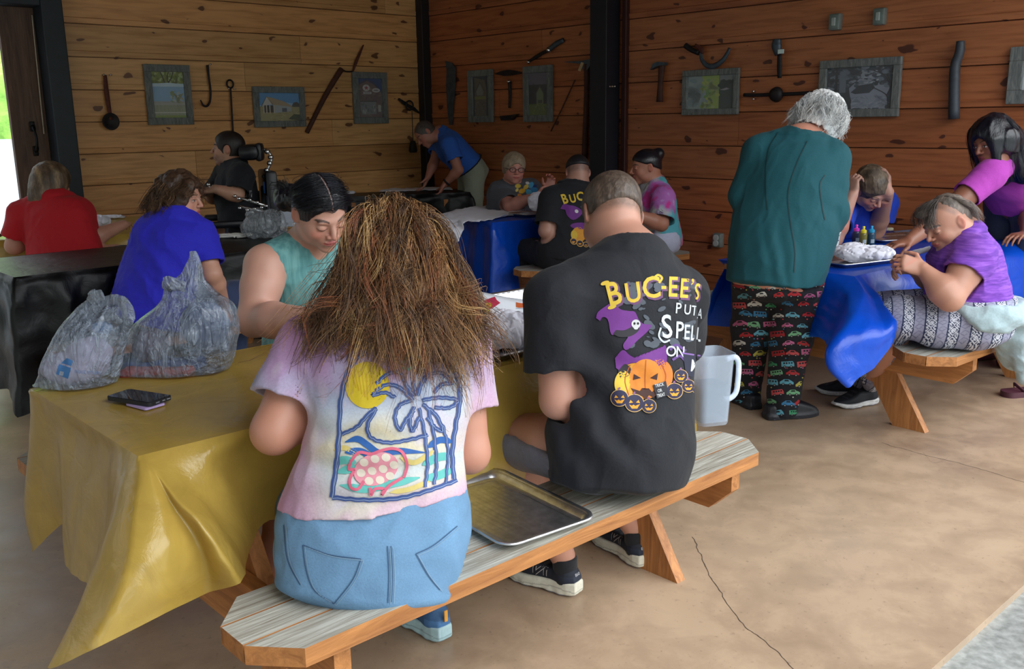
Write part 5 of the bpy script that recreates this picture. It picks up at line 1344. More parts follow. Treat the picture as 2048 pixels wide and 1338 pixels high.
fly = [[bun4+V(-.02, 0, .02), bun4+V(-.045, -.01, .05+.004*i), bun4+V(-.075+.01*i, -.01, .045-.006*i), bun4+V(-.085, 0, .02+.005*i)] for i in range(5)]
strands('loose_hair', fly, 60, T.root, HAIRM, [((16, 16, 22), 1)], .0007, .010, 10, .006, 3, .015)
MB().tube([hg(.081, -.016, -.035)+T.A[0]*.004*math.cos(t)*0+T.A[2]*(.007*math.cos(t)-.006)+T.A[1]*.007*math.sin(t) for t in np.linspace(0, 6.28, 13)[:-1]], .0012, 6, closed=True).build('earring', chrome, T.root, True)
neckl = [nk4+f4*.05+V(0, 0, .01)+l4*(.05*math.cos(t))+f4*(.05*math.sin(t))+V(0, 0, -.045*math.sin(t)) for t in np.linspace(0, 3.14, 12)]

# ---------------------------------------------------------------- woman in royal blue with curly hair
def person_simple(): pass
f2 = nrm(V(.55, .83, 0)); l2 = lat(f2)
pel2 = V(-1.80, 4.60, .575); nk2 = J(350, 432, 4.66); hc2 = J(362, 396, 4.70)
B = Fig('person in royal blue T-shirt with short curly brown hair, turned to look right', (pel2[0], pel2[1], 0), (222, 166, 142), hc2, nrm(V(.93, -.16, -.12)), (-.05, 0, 1), 1.0, h=.0045, opts={'brow': (70, 48, 34)})
B.neck(nk2)
shL2, shR2 = J(305, 470, 4.62), J(400, 470, 4.66); elR2 = J(424, 548, 4.60); wrR2 = J(448, 612, 4.75); elL2 = J(285, 560, 4.75); wrL2 = V(-1.75, 5.0, .80)
WB = [(-.12, .20, .15, .15), (0, .21, .16, .15), (.2, .21, .165, .145), (.4, .205, .155, .14), (.6, .195, .15, .135), (.8, .185, .12, .12), (.93, .15, .08, .09), (1, .09, .06, .07)]
hR2, hL2 = pel2+l2*.1, pel2-l2*.1; kR2, kL2 = V(-1.48, 4.98, .55), V(-1.72, 5.05, .55)
B.add(Loft(torso(pel2, nk2, l2, l2, WB)), Cone(shR2, nk2, .065, .06, .05), Cone(shL2, nk2, .065, .06, .05), limb(shR2, elR2, wrR2, .058, .046, .03), limb(shL2, elL2, wrL2, .06, .046, .03), hand(wrR2, V(.3, .3, -1), V(-1, 0, 0), .9, 1), hand(wrL2, V(.4, .8, 0), V(0, 0, -1), .9, -1),
      limb(hR2, kR2, kR2+V(-.05, .02, -.44), .09, .06, .04), limb(hL2, kL2, kL2+V(-.05, .02, -.44), .09, .06, .04))
B.body()
royal = cloth_mat('royal_blue_cotton', (40, 38, 196), .35, 150, sheen=.03)
dress(B, pel2, nk2, l2, l2, WB, [(shR2, shR2+(elR2-shR2)*.75, .078, .080), (shL2, shL2+(elL2-shL2)*.7, .078, .082)], royal, hem=-.16, seed=51, amp=.008, shoulders=(shR2, shL2), sh_r=.076, inf=.016,
      zones=[(pel2+V(.1, -.1, .2), .16, .006, nrm(V(.8, 0, .6)), 60)])
pants(B, pel2, l2, WB[:3], [[(hR2, .105), (kR2, .085), (kR2+V(-.05, .02, -.40), .055)], [(hL2, .105), (kL2, .085), (kL2+V(-.05, .02, -.40), .055)]], cloth_mat('indigo_jeans', (44, 60, 96), .3, 120), h=.007, top=-.02)
hg = B.hp
B.hair(HAIRM, B.cap(.022)+[Ell(hg(s_*.06, -.05, -.055), (.045, .065, .06), B.A, .03) for s_ in (1, -1)]+[Ell(hg(0, -.09, -.05), (.08, .05, .06), B.A, .03), Ell(hg(.075, .02, -.06), (.024, .035, .05), B.A, .03)],
       sub=[(Ell(hg(0, .115, -.028), (.075, .075, .10), B.A), .012)], post=lambda P, d: d-.015*snoise(P, 61, 26, 3), h=.0045, col=lambda P: np.array(lin((74, 52, 38)))*(1+.5*snoise(P, 6, 50, 2))[:, None])
gc = []
for i in range(16):
    t = i/15*2*math.pi; q = hg(.085*math.cos(t), -.03+.07*math.sin(t), .06); e_ = hg(.115*math.cos(t), -.045+.085*math.sin(t), -.075); m_ = hg(.118*math.cos(t), -.04+.10*math.sin(t), -.01)
    if math.sin(t) > .45 and abs(math.cos(t)) < .9: e_ = hg(.10*math.cos(t)+(.03 if math.cos(t) > 0 else -.03), .06, .03); m_ = (q+e_)/2+B.A[2]*.01
    gc.append([hg(0, -.03, .118), q, m_, e_])
strands('curls', gc, 1500, B.root, HAIRM, [((60, 42, 30), 3), ((96, 68, 46), 3), ((134, 100, 68), 1.5)], .0014, .012, 16, .014, 8, .02, fr0=16)

# ---------------------------------------------------------------- woman in red
f1 = nrm(V(.25, .95, 0)); l1 = lat(f1); pel1 = V(-2.80, 5.88, .62); nk1 = J(104, 396, 5.92); hc1 = J(106, 366, 5.98)
R1 = Fig('person in plain red T-shirt with chin-length light brown hair, back turned', (pel1[0], pel1[1], 0), (206, 150, 128), hc1, nrm(V(.45, .85, -.2)), (0, 0, 1), 1.0, h=.006)
R1.neck(nk1); sL, sR = J(44, 428, 5.92), J(160, 422, 5.96); eL, eR = J(28, 492, 5.92), J(176, 480, 5.98); wL, wR = V(-2.95, 6.2, .82), V(-2.55, 6.22, .82)
W1 = [(-.12, .22, .15, .15), (0, .235, .17, .16), (.25, .23, .17, .15), (.5, .215, .16, .14), (.75, .21, .13, .13), (.93, .16, .08, .09), (1, .09, .06, .07)]
R1.add(Loft(torso(pel1, nk1, l1, l1, W1)), Cone(sL, nk1, .07, .06, .05), Cone(sR, nk1, .07, .06, .05), limb(sL, eL, wL, .066, .052, .03), limb(sR, eR, wR, .066, .052, .03), hand(wL, V(.2, .9, 0), V(0, 0, -1), .9, -1), hand(wR, V(-.2, .9, 0), V(0, 0, -1), .9, 1),
       limb(pel1-l1*.1, pel1-l1*.12+f1*.42, pel1-l1*.12+f1*.42+V(0, 0, -.5), .1, .07, .04), limb(pel1+l1*.1, pel1+l1*.12+f1*.42, pel1+l1*.12+f1*.42+V(0, 0, -.5), .1, .07, .04))
R1.body()
dress(R1, pel1, nk1, l1, l1, W1, [(sL, sL+(eL-sL)*.72, .082, .088), (sR, sR+(eR-sR)*.6, .082, .086)], cloth_mat('red_cotton', (176, 12, 26), .35, 150, sheen=.03), hem=-.15, seed=81, amp=.007, shoulders=(sL, sR), sh_r=.078, inf=.014)
pants(R1, pel1, l1, W1[:2]+[(.25, .22, .16, .14)], [[(pel1-l1*.1, .11), (pel1-l1*.12+f1*.42, .085), (pel1-l1*.12+f1*.42+V(0, 0, -.5), .055)], [(pel1+l1*.1, .11), (pel1+l1*.12+f1*.42, .085), (pel1+l1*.12+f1*.42+V(0, 0, -.5), .055)]], MC['dark_jeans'], h=.008, top=-.02)
hg = R1.hp
R1.hair(HAIRM, R1.cap(.018)+[Cone(hg(0, -.05, 0), hg(0, -.06, -.09), .095, .088, .04), Cone(hg(.06, 0, 0), hg(.065, -.01, -.10), .045, .035, .03), Cone(hg(-.06, 0, 0), hg(-.065, -.01, -.10), .045, .035, .03)], sub=[(Ell(hg(0, .12, -.04), (.065, .07, .12), R1.A), .012)],
        post=folds(4, .010, 16, (1, 1, .3)), col=lambda P: np.array(lin((92, 74, 58)))*(1+.6*snoise(P*[1, 1, .3], 6, 34, 2))[:, None]+np.maximum(snoise(P*[1, 1, .25], 9, 30, 2), 0)[:, None]*np.array(lin((150, 128, 92)))*.7)

# ---------------------------------------------------------------- man in the power wheelchair
f3 = nrm(V(-.9, -.35, 0)); l3 = lat(f3); pel3 = J(485, 474, 6.62); nk3 = J(468, 328, 6.64); hc3 = J(456, 298, 6.62)
W3 = Fig('person in black T-shirt seated in a black power wheelchair, looking left', (pel3[0], pel3[1], 0), (198, 148, 122), hc3, nrm(V(-.94, -.10, .05)), (0, 0, 1), 1.02, h=.0055, opts={'stub': (96, 76, 66), 'brow': (40, 30, 26)})
W3.neck(nk3); s3a, s3b = J(484, 352, 6.46), J(450, 350, 6.85); e3a = J(474, 390, 6.36); w3a = J(430, 378, 6.30); e3b = J(425, 395, 6.8); w3b = J(420, 385, 6.5)
W3.add(Loft(torso(pel3, nk3, l3, l3, WF)), Cone(s3a, nk3, .065, .06, .05), Cone(s3b, nk3, .065, .06, .05), limb(s3a, e3a, w3a, .058, .045, .03), limb(s3b, e3b, w3b, .058, .045, .03), hand(w3a, V(-1, 0, -.1), V(0, .3, -1), .95, -1), hand(w3b, V(-1, -.3, 0), V(0, 0, -1), .95, 1))
kn = [pel3+f3*.45+l3*s_*.1+V(0, 0, .02) for s_ in (1, -1)]; W3.add(*[limb(pel3+l3*s_*.09, k_, k_+f3*.12+V(0, 0, -.42), .085, .06, .04) for s_, k_ in zip((1, -1), kn)])
W3.body()
s3 = dress(W3, pel3, nk3, l3, l3, WF, [(s3a, s3a+(e3a-s3a)*.9, .085, .088), (s3b, s3b+(e3b-s3b)*.8, .08, .088)], blk, hem=-.05, seed=91, amp=.007, shoulders=(s3a, s3b), sh_r=.075, inf=.018)
pants(W3, pel3, l3, WF[:3], [[(pel3+l3*s_*.09, .10), (k_, .08), (k_+f3*.1+V(0, 0, -.38), .06)] for s_, k_ in zip((1, -1), kn)], cloth_mat('charcoal_trousers', (28, 32, 42), .3, 120), h=.007, top=.02)
p = Print(); vs, fs = text2d('enji', 1.0, .02); p.add(xf((vs, fs), lambda a, b: (486+a*13, 394-b*20)), (206, 208, 214), 0); p.build('shirt_lettering', s3, bvh_of(s3), from_eye, PRINT, 6, .003)
hg = W3.hp
W3.hair(HAIRM, W3.cap(.008), sub=[(Ell(hg(0, .125, -.01), (.09, .085, .085), W3.A), .01), (Ell(hg(.08, -.005, -.01), (.02, .028, .04), W3.A), .005), (Ell(hg(-.08, -.005, -.01), (.02, .028, .04), W3.A), .005)], cuts=[(hg(0, -.03, -.06), nrm(-W3.A[2]-W3.A[1]*.2), .01)], col=(34, 26, 24))
# wheelchair
wc = thing('power_wheelchair', 'black power wheelchair with curved headrest and chrome joints beside the left wall', 'wheelchair', (pel3[0], pel3[1], 0))
vin = plain('black_vinyl', (16, 18, 26), .4, 0, .15, 20); pb = pel3-f3*.20
A_ = axes(f3, UZ)
def slabp(c, sz, name, mat=vin, bev=.02, ax=A_): return smooth_angle(MB().box(c, sz, ax, bev).build(name, mat, wc))
slabp(pel3+V(0, 0, -.13), (.46, .50, .09), 'seat'); slabp(pb+V(0, 0, .20), (.44, .08, .52), 'backrest')
hcn = J(503, 304, 6.62); Ah = axes(nrm(V(-1, -.1, 0)), UZ)
slabp(J(545, 412, 6.62), (.13, .12, .30), 'rear_frame', vin, .02, np.eye(3))
for s_ in (1, -1): slabp(pel3+l3*s_*.25+V(0, 0, -.10)+f3*.02, (.05, .52, .26), 'side_panel', vin, .02)
slabp(pel3+f3*.34+V(0, 0, -.06), (.40, .34, .10), 'leg_cushion', vin, .03)
slabp(hcn+V(.0, 0, 0), (.30, .14, .105), 'headrest', bev=.04, ax=Ah); slabp(J(519, 304, 6.58), (.14, .05, .125), 'head_pad', bev=.024, ax=Ah)
arm = [J(526, 298, 6.6), J(536, 303, 6.6), J(543, 314, 6.6), J(541, 326, 6.6), J(535, 340, 6.6), J(531, 352, 6.6), J(528, 372, 6.62)]
mb = MB().tube(crom(arm, 20), .010, 8)
for q in arm[1:-1]: mb.lathe(q-V(0, .02, 0), [(.001, -.02), (.017, -.018), (.017, .018), (.001, .02)], 10, (V(1, 0, 0), V(0, 0, 1), V(0, -1, 0)))
mb.build('headrest_arm', chrome, wc, True)
for s_ in (1, -1):
    c_ = pel3+l3*s_*.27; slabp(c_+f3*.05+V(0, 0, .12), (.07, .36, .045), 'armrest', bev=.015)
    MB().tube([c_-f3*.16+V(0, 0, .30), c_-f3*.16+V(0, 0, .10), c_-f3*.10+V(0, 0, -.12)], .014, 8).tube([c_+f3*.12+V(0, 0, .10), c_+f3*.16+V(0, 0, -.12)], .012, 8).build('armrest_bracket', plain('grey_tube', (96, 104, 116), .35, .8, .1), wc, True)
    wl = MB(); q = c_+V(0, 0, -pel3[2]+.17)-f3*.05; wl.lathe(q, [(.09, -.035), (.165, -.035), (.17, -.02), (.17, .02), (.165, .035), (.09, .035)], 28, (A_[1], A_[2], A_[0])); wl.build('drive_wheel', plain('tyre', (24, 24, 26), .8), wc, True)
    q = c_+V(0, 0, -pel3[2]+.075)-f3*.42; MB().lathe(q, [(.03, -.02), (.07, -.02), (.075, 0), (.07, .02), (.03, .02)], 20, (A_[1], A_[2], A_[0])).tube([q, q+f3*.1+V(0, 0, .12), q+f3*.36+V(0, 0, .14)], .012, 8).build('caster', MC['tyre'], wc, True)
slabp(pel3*[1, 1, 0]-f3*.12+V(0, 0, .22), (.40, .50, .20), 'motor_base', plain('base_grey', (40, 44, 54), .5)); slabp(pel3*[1, 1, 0]-f3*.02+V(0, 0, .40), (.22, .22, .30), 'seat_post', MC['base_grey'])
slabp(pel3+f3*.58+V(0, 0, -.50), (.34, .20, .02), 'footplate', MC['base_grey'], .006)
mb = MB()
for (x, y) in ((418, 369), (428, 372), (470, 392), (478, 397), (500, 400), (515, 405), (524, 415), (533, 412), (510, 418), (505, 425), (480, 416), (495, 420)): q = J(x, y, 6.3); mb.lathe(q, [(.001, -.012), (.011, -.011), (.011, .011), (.001, .012)], 10, (V(1, 0, 0), V(0, 0, 1), V(0, -1, 0)))
mb.tube([J(470, 392, 6.32), J(533, 412, 6.32)], .009, 8).tube([J(480, 413, 6.32), J(535, 425, 6.32)], .009, 8).tube([J(418, 373, 6.3), J(470, 392, 6.32)], .007, 8)
mb.build('chrome_linkage', chrome, wc, True)
MB().tube(crom([J(529, 365, 6.7), J(548, 364, 6.72), J(566, 370, 6.72), J(575, 380, 6.72)], 14), .014, 8).build('push_handle', vin, wc, True)
smooth_angle(MB().box(J(531, 375, 6.55), (.02, .03, .08), A_, .006).build('blue_cushion_edge', plain('blue_edge', (30, 110, 200), .5), wc))
gw = MB().box(J(577, 428, 6.3), (.10, .02, .17), (V(1, 0, 0), V(0, 1, 0), V(0, 0, 1)), .006).build('battery_cover', plain('pale_grey_panel', (176, 182, 196), .5), wc)

# ---------------------------------------------------------------- man in blue bending over the far table
f7 = nrm(V(-.85, -.30, 0)); l7 = lat(f7); pel7 = J(942, 338, 9.20); nk7 = J(880, 268, 9.12); hc7 = J(851, 268, 9.02)
K = Fig('person in blue T-shirt and khaki trousers bending over the far table', (pel7[0], pel7[1], 0), (196, 132, 112), hc7, nrm(V(-.60, -.35, -.62)), nrm(V(-.75, 0, .7)), 1.02, h=.006, opts={'open': False, 'scalp': (74, 62, 56), 'hz': .02, 'ha': .6})
K.neck(nk7); s7a, s7b = J(898, 288, 8.92), J(880, 280, 9.30); e7a = J(917, 340, 8.86); w7a = J(890, 368, 8.92); e7b = J(868, 325, 9.2); w7b = J(856, 354, 9.1)
K.add(Loft(torso(pel7, nk7, l7, l7, WF)), Cone(s7a, nk7, .066, .06, .05), Cone(s7b, nk7, .066, .06, .05), limb(s7a, e7a, w7a, .055, .044, .028), limb(s7b, e7b, w7b, .055, .044, .028), hand(w7a, V(-.5, -.1, -.8), V(-.6, 0, .3), 1, 1), hand(w7b, V(-.4, -.2, -.9), V(-.6, 0, .3), 1, -1))
hp7 = [pel7+l7*s_*.09+V(0, 0, -.05) for s_ in (1, -1)]; fz = [V(h_[0]+.02, h_[1], .08) for h_ in hp7]; kn7 = [(h_+z_)/2+f7*.03 for h_, z_ in zip(hp7, fz)]
K.add(*[limb(h_, k_, z_, .09, .06, .04) for h_, k_, z_ in zip(hp7, kn7, fz)]); K.body()
s7 = dress(K, pel7, nk7, l7, l7, WF, [(s7a, s7a+(e7a-s7a)*.62, .078, .082), (s7b, s7b+(e7b-s7b)*.6, .078, .082)], cloth_mat('mid_blue_cotton', (44, 96, 190), .35, 150, sheen=.03), seed=101, amp=.007, shoulders=(s7a, s7b), sh_r=.074, inf=.014, neckdir=nk7-pel7, cuts=[(pel7+nrm(nk7-pel7)*.03, nrm(pel7-nk7), .006)])
khk = cloth_mat('khaki_twill', (150, 156, 138), .3, 150)
K.cloth('trousers', khk, [Loft(torso(pel7, nk7, l7, l7, [(-.2, .18, .13, .13), (0, .19, .14, .14), (.15, .18, .14, .13)]), k=.05)]+[Cone(h_, k_, .11, .085, .04) for h_, k_ in zip(hp7, kn7)]+[Cone(k_, z_, .085, .065, .04) for k_, z_ in zip(kn7, fz)], cuts=[(pel7+nrm(nk7-pel7)*.06, nrm(nk7-pel7), .006)], post=folds(7, .006, 8))
d7 = nrm(nk7-pel7); u7 = nrm(np.cross(d7, l7))
MB().tube([pel7+d7*.045+l7*.196*math.cos(t)+u7*.148*math.sin(t) for t in np.linspace(0, 6.283, 25)[:-1]], .018, 8, closed=True, flat=.35).build('belt', blk, K.root, True)
for z_ in fz: smooth_angle(MB().box(z_*[1, 1, 0]+f7*.05+V(0, 0, .05), (.09, .27, .095), axes(f7, UZ), .025).build('shoe', plain('brown_leather', (60, 44, 36), .5), K.root))
MB().tube([w7a+(e7a-w7a)*.12+nrm(np.cross(e7a-w7a, V(0, 1, 0)))*.034*math.cos(t)+V(0, 1, 0)*.034*math.sin(t) for t in np.linspace(0, 6.283, 17)[:-1]], .010, 8, closed=True).build('watch', blk, K.root, True)
hg = K.hp; K.hair(HAIRM, K.cap(.004), sub=[(Ell(hg(0, .125, .0), (.09, .09, .10), K.A), .01), (Ell(hg(0, .05, .13), (.05, .06, .05), K.A), .01)], cuts=[(hg(0, -.03, -.045), nrm(-K.A[2]-K.A[1]*.2), .01)], col=(84, 74, 70))

# ---------------------------------------------------------------- woman in grey printed shirt with glasses
f8 = nrm(V(.45, -.86, 0)); l8 = lat(f8); pel8 = J(1018, 470, 7.62); nk8 = J(1022, 372, 7.58); hc8 = J(1028, 336, 7.50)
Q = Fig('person with short grey-blond hair and dark glasses in a grey shirt with a bright print', (pel8[0], pel8[1], 0), (216, 150, 134), hc8, nrm(V(.22, -.93, -.12)), (.06, 0, 1), 1.0, 1.06, h=.0045, opts={'brow': (120, 96, 80), 'blush': .5})
Q.neck(nk8, .068, .064); s8a, s8b = J(998, 384, 7.55), J(1062, 378, 7.70); e8a = J(1020, 412, 7.38); w8a = J(1076, 392, 7.22); e8b = J(1080, 405, 7.6); w8b = J(1098, 380, 7.35)
W8 = [(t, w*1.12, a*1.25, b*1.05) for t, w, a, b in WF]
Q.add(Loft(torso(pel8, nk8, l8, l8, W8)), Cone(s8a, nk8, .068, .06, .05), Cone(s8b, nk8, .068, .06, .05), limb(s8a, e8a, w8a, .06, .048, .03), limb(s8b, e8b, w8b, .06, .048, .03), hand(w8a, V(.8, -.1, .25), V(.2, .8, -.2), .92, 1, (.6, .7, .5)), hand(w8b, V(.2, -.1, 1), V(-.2, -.8, .1), .92, -1, (.6, .8, .5)),
      limb(pel8+l8*.1, pel8+l8*.1+f8*.4, pel8+l8*.1+f8*.4+V(0, 0, -.45), .09, .06, .04), limb(pel8-l8*.1, pel8-l8*.1+f8*.4, pel8-l8*.1+f8*.4+V(0, 0, -.45), .09, .06, .04)); Q.body()
s8 = dress(Q, pel8, nk8, l8, l8, W8, [(s8a, s8a+(e8a-s8a)*.85, .082, .088), (s8b, s8b+(e8b-s8b)*.8, .08, .086)], cloth_mat('charcoal_heather', (74, 76, 84), .35, 150, sheen=.03), hem=-.1, seed=111, amp=.006, shoulders=(s8a, s8b), sh_r=.076, inf=.014)
p = Print(); rs = random.Random(9)
for i, (x, y, r_, c) in enumerate([(1036, 372, 6, (240, 208, 70)), (1044, 382, 7, (246, 190, 60)), (1052, 374, 6, (250, 214, 90)), (1040, 392, 6, (240, 150, 70)), (1062, 370, 7, (70, 170, 220)), (1068, 380, 8, (60, 150, 210)), (1058, 385, 8, (96, 190, 230)), (1048, 395, 6, (250, 200, 80)), (1066, 390, 6, (120, 200, 236)), (1055, 366, 4, (240, 240, 240)), (1034, 380, 4, (250, 230, 120)), (1070, 372, 4, (30, 60, 130))]):
    p.add(ell2(x, y, r_, r_*.7, rs.uniform(-60, 60), 12), c, i % 4)
p.build('shirt_print', s8, bvh_of(s8), from_eye, PRINT, 5, .004)
pants(Q, pel8, l8, W8[:3], [[(pel8+l8*s_*.1, .10), (pel8+l8*s_*.1+f8*.4, .08), (pel8+l8*s_*.1+f8*.4+V(0, 0, -.43), .05)] for s_ in (1, -1)], MC['dark_jeans'], h=.008, top=-.02)
hg = Q.hp
Q.hair(HAIRM, Q.cap(.012), sub=[(Ell(hg(0, .12, -.035), (.072, .075, .095), Q.A), .01)], cuts=[(hg(0, -.02, -.05), nrm(-Q.A[2]-Q.A[1]*.1), .01)], post=folds(8, .005, 20, (1, 1, .4)), col=(150, 132, 110))
mb = MB()
for s_ in (1, -1): mb.tube([hg(s_*.033+.024*math.cos(t), .105, .002+.018*math.sin(t)) for t in np.linspace(0, 6.283, 21)[:-1]], .0028, 6, closed=True); mb.tube([hg(s_*.057, .104, .006), hg(s_*.078, .06, .006), hg(s_*.082, -.01, .0)], .0025, 6)
mb.tube([hg(.009, .106, .004), hg(-.009, .106, .004)], .0025, 6); mb.build('glasses', plain('dark_frames', (60, 22, 28), .35), Q.root, True)

# ---------------------------------------------------------------- man with a fade, black printed shirt, at the middle table
f9 = nrm(V(-.35, .93, 0)); l9 = lat(f9); pel9 = J(1135, 508, 6.48); nk9 = J(1150, 374, 6.60); hc9 = J(1155, 346, 6.66)
F9 = Fig('person with a dark fade haircut in a black printed T-shirt at the middle table', (pel9[0], pel9[1], 0), (196, 146, 128), hc9, nrm(V(-.12, .95, -.35)), (0, .25, 1), 1.02, h=.0055, opts={'scalp': (60, 50, 50), 'hz': -.02, 'hs': .3, 'ha': .55})
F9.neck(nk9, .068, .064); s9a, s9b = J(1102, 400, 6.5), J(1190, 398, 6.65); e9a = J(1092, 462, 6.42); w9a = J(1100, 440, 6.65); e9b = J(1196, 460, 6.6); w9b = J(1170, 440, 6.85)
W9 = [(t, w*1.1, a*1.15, b*1.12) for t, w, a, b in WF]
F9.add(Loft(torso(pel9, nk9, l9, l9, W9)), Cone(s9a, nk9, .07, .06, .05), Cone(s9b, nk9, .07, .06, .05), limb(s9a, e9a, w9a, .062, .05, .03), limb(s9b, e9b, w9b, .062, .05, .03), hand(w9a, V(0, 1, .1), V(0, 0, -1), 1, -1), hand(w9b, V(0, 1, .1), V(0, 0, -1), 1, 1),
       limb(pel9-l9*.1, pel9-l9*.16+f9*.38, pel9-l9*.2+f9*.34+V(0, 0, -.46), .1, .066, .042), limb(pel9+l9*.1, pel9+l9*.12+f9*.4, pel9+l9*.12+f9*.4+V(0, 0, -.46), .1, .066, .042)); F9.body()
s9 = dress(F9, pel9, nk9, l9, l9, W9, [(s9a, s9a+(e9a-s9a)*.8, .084, .09), (s9b, s9b+(e9b-s9b)*.7, .084, .09)], blk, hem=-.12, seed=121, amp=.006, shoulders=(s9a, s9b), sh_r=.078, inf=.016)
pants(F9, pel9, l9, W9[:3], [[(pel9-l9*.1, .11), (pel9-l9*.16+f9*.38, .09), (pel9-l9*.2+f9*.34+V(0, 0, -.44), .07)], [(pel9+l9*.1, .11), (pel9+l9*.12+f9*.4, .09), (pel9+l9*.12+f9*.4+V(0, 0, -.44), .07)]], blk, h=.008)
hg = F9.hp; F9.hair(HAIRM, F9.cap(.008), sub=[(Ell(hg(0, .13, -.02), (.08, .08, .09), F9.A), .01)], cuts=[(hg(0, 0, .030), -F9.A[2], .014)], col=(26, 24, 30))
p = Print(); k = .40
def r9(x, y): return (1122+(x-1205)*.40+(y-560)*.05, 382+(y-548)*.405)
def pad(shape, rgb, lay): p.cur = 'lettering' if rgb in (yel, (228, 234, 240)) else 'splatter' if rgb == (84, 92, 104) else 'hat_print' if rgb in (pu, (236, 236, 236)) else 'pumpkin_print'; p.add(xf(shape, r9), rgb, lay)
for ch, x, y, size, ang, sx in [('B', 1210, 612, 66, -14, .80), ('U', 1246, 606, 56, -8, .85), ('C', 1281, 596, 60, -4, .9), ('-', 1320, 586, 50, 0, .7), ('E', 1335, 592, 56, 2, .72), ('E', 1360, 594, 54, 4, .68)]:
    vs, fs = text2d(ch, 1.0, .03); r_ = math.radians(ang); pad(xf((vs, fs), lambda a, b: (x+a*size*sx*math.cos(r_)+b*size*math.sin(r_), y+a*size*sx*math.sin(r_)-b*size*math.cos(r_))), yel, 2)
pad(([tuple(q) for q in crom([(1192, 636), (1212, 612), (1240, 618), (1270, 624), (1302, 650), (1276, 680), (1246, 690), (1222, 668), (1216, 640)], 40)], [tuple(range(40))]), pu, 1)
pad(ell2(1272, 648, 9, 9), (236, 236, 236), 3); pad(ell2(1282, 720, 50, 16), pu, 1)
pad(ell2(1270, 762, 34, 36, 0), (246, 170, 44), 1); pad(ell2(1318, 752, 28, 34, 5), org, 1); pad(ell2(1245, 765, 16, 24, 8), (246, 206, 60), 2)
for q in ((1239, 796, 17), (1269, 806, 18), (1298, 812, 14), (1349, 782, 16), (1377, 772, 13)):
    pad(ell2(q[0], q[1], q[2], q[2]), (236, 180, 90), 5); pad(ell2(q[0], q[1], q[2]*.8, q[2]*.75), (38, 34, 60), 6); pad(ell2(q[0], q[1]+3, q[2]*.45, q[2]*.2), (250, 176, 50), 7)
for ch, x, y, size in [('S', 1322, 676, 66), ('P', 1350, 676, 48), ('P', 1348, 626, 28), ('U', 1366, 628, 28)]: vs, fs = text2d(ch, 1.0, .02); pad(xf((vs, fs), lambda a, b: (x+a*size*.7, y-b*size)), (228, 234, 240), 2)
for i in range(12): pad(ell2(rs.uniform(1300, 1385), rs.uniform(580, 690), rs.uniform(4, 10), rs.uniform(3, 8), 0, 9), (84, 92, 104), 0)
p.build('shirt_print', s9, bvh_of(s9), from_eye, PRINT, 5, .004)

# ---------------------------------------------------------------- woman in tie-dye, dark hair tied up, facing left
f10 = nrm(V(-.92, -.10, 0)); l10 = lat(f10); pel10 = J(1318, 478, 7.0); nk10 = J(1306, 366, 7.0); hc10 = J(1291, 334, 6.96)
D = Fig('person in turquoise and magenta tie-dye shirt with dark hair tied up, facing left', (pel10[0], pel10[1], 0), (196, 134, 110), hc10, nrm(V(-.95, -.14, -.12)), (0, 0, 1), 1.06, 1.0, h=.005, opts={'open': False, 'brow': (60, 40, 34), 'lip': (190, 90, 96)})
D.neck(nk10, .07, .066); s10 = J(1326, 398, 6.80); s10b = J(1285, 395, 7.2); e10 = J(1322, 448, 6.70); w10 = J(1268, 428, 6.62); e10b = J(1260, 440, 7.2); w10b = J(1245, 425, 6.9)
WD = [(t, w*1.05, a*1.25, b*1.15) for t, w, a, b in WF]
kn10 = [pel10+f10*.40+l10*s_*.1-V(0, 0, .0) for s_ in (1, -1)]
D.add(Loft(torso(pel10, nk10, l10, l10, WD)), Cone(s10, nk10, .07, .06, .05), Cone(s10b, nk10, .07, .06, .05), limb(s10, e10, w10, .066, .052, .031), limb(s10b, e10b, w10b, .066, .05, .03), hand(w10, V(-1, .1, .1), V(0, .6, -.6), .92, -1), hand(w10b, V(-1, -.2, .1), V(0, 0, -1), .92, 1),
      *[limb(pel10+l10*s_*.1, k_, k_+V(0, 0, -.46), .1, .066, .042) for s_, k_ in zip((1, -1), kn10)]); D.body()
def dye10(P):
    q = P-s10; r_ = np.sqrt((q*q).sum(1)); n = snoise(P, 5, 14, 3); C = np.tile(np.array(lin((96, 190, 206))), (len(P), 1))
    def bl(m, c): C[:] = C*(1-m[:, None])+np.array(lin(c))*m[:, None]
    z = P[:, 2]; x = P[:, 0]; fx = (P-pel10)@f10
    bl(np.clip((z-1.02+n*.06)/.04, 0, 1)*np.clip((fx+.0)/.1+.9, 0, 1), (226, 110, 160)); bl(np.clip((fx-.02+n*.05)/.05, 0, 1), (206, 206, 214)); bl(np.clip(np.sin(fx*70+n*2)*1.5-.5, 0, 1)*(fx > .04)*.7, (170, 196, 90)); bl(np.clip(np.sin(fx*55+2+n*2)*1.5-.6, 0, 1)*(fx > .06)*.7, (130, 60, 170))
    bl(np.clip((.16-r_+n*.03)/.03, 0, 1), (198, 120, 206)); bl(np.clip((n-.2)*3, 0, 1)*(r_ < .15), (222, 60, 160)); bl(np.clip((-n-.35)*3, 0, 1)*(r_ < .15)*.7, (206, 190, 240)); bl(np.clip((-fx-.12+n*.03)/.02, 0, 1)*(z < .85), (230, 120, 160)); return C*.75
s10o = dress(D, pel10, nk10, l10, l10, WD, [(s10, s10+(e10-s10)*.86, .088, .098), (s10b, s10b+(e10b-s10b)*.8, .084, .09)], cloth_vmat('spiral_dye', .35, 150), hem=-.08, seed=131, amp=.007, shoulders=(s10, s10b), sh_r=.078, inf=.016, col=dye10)
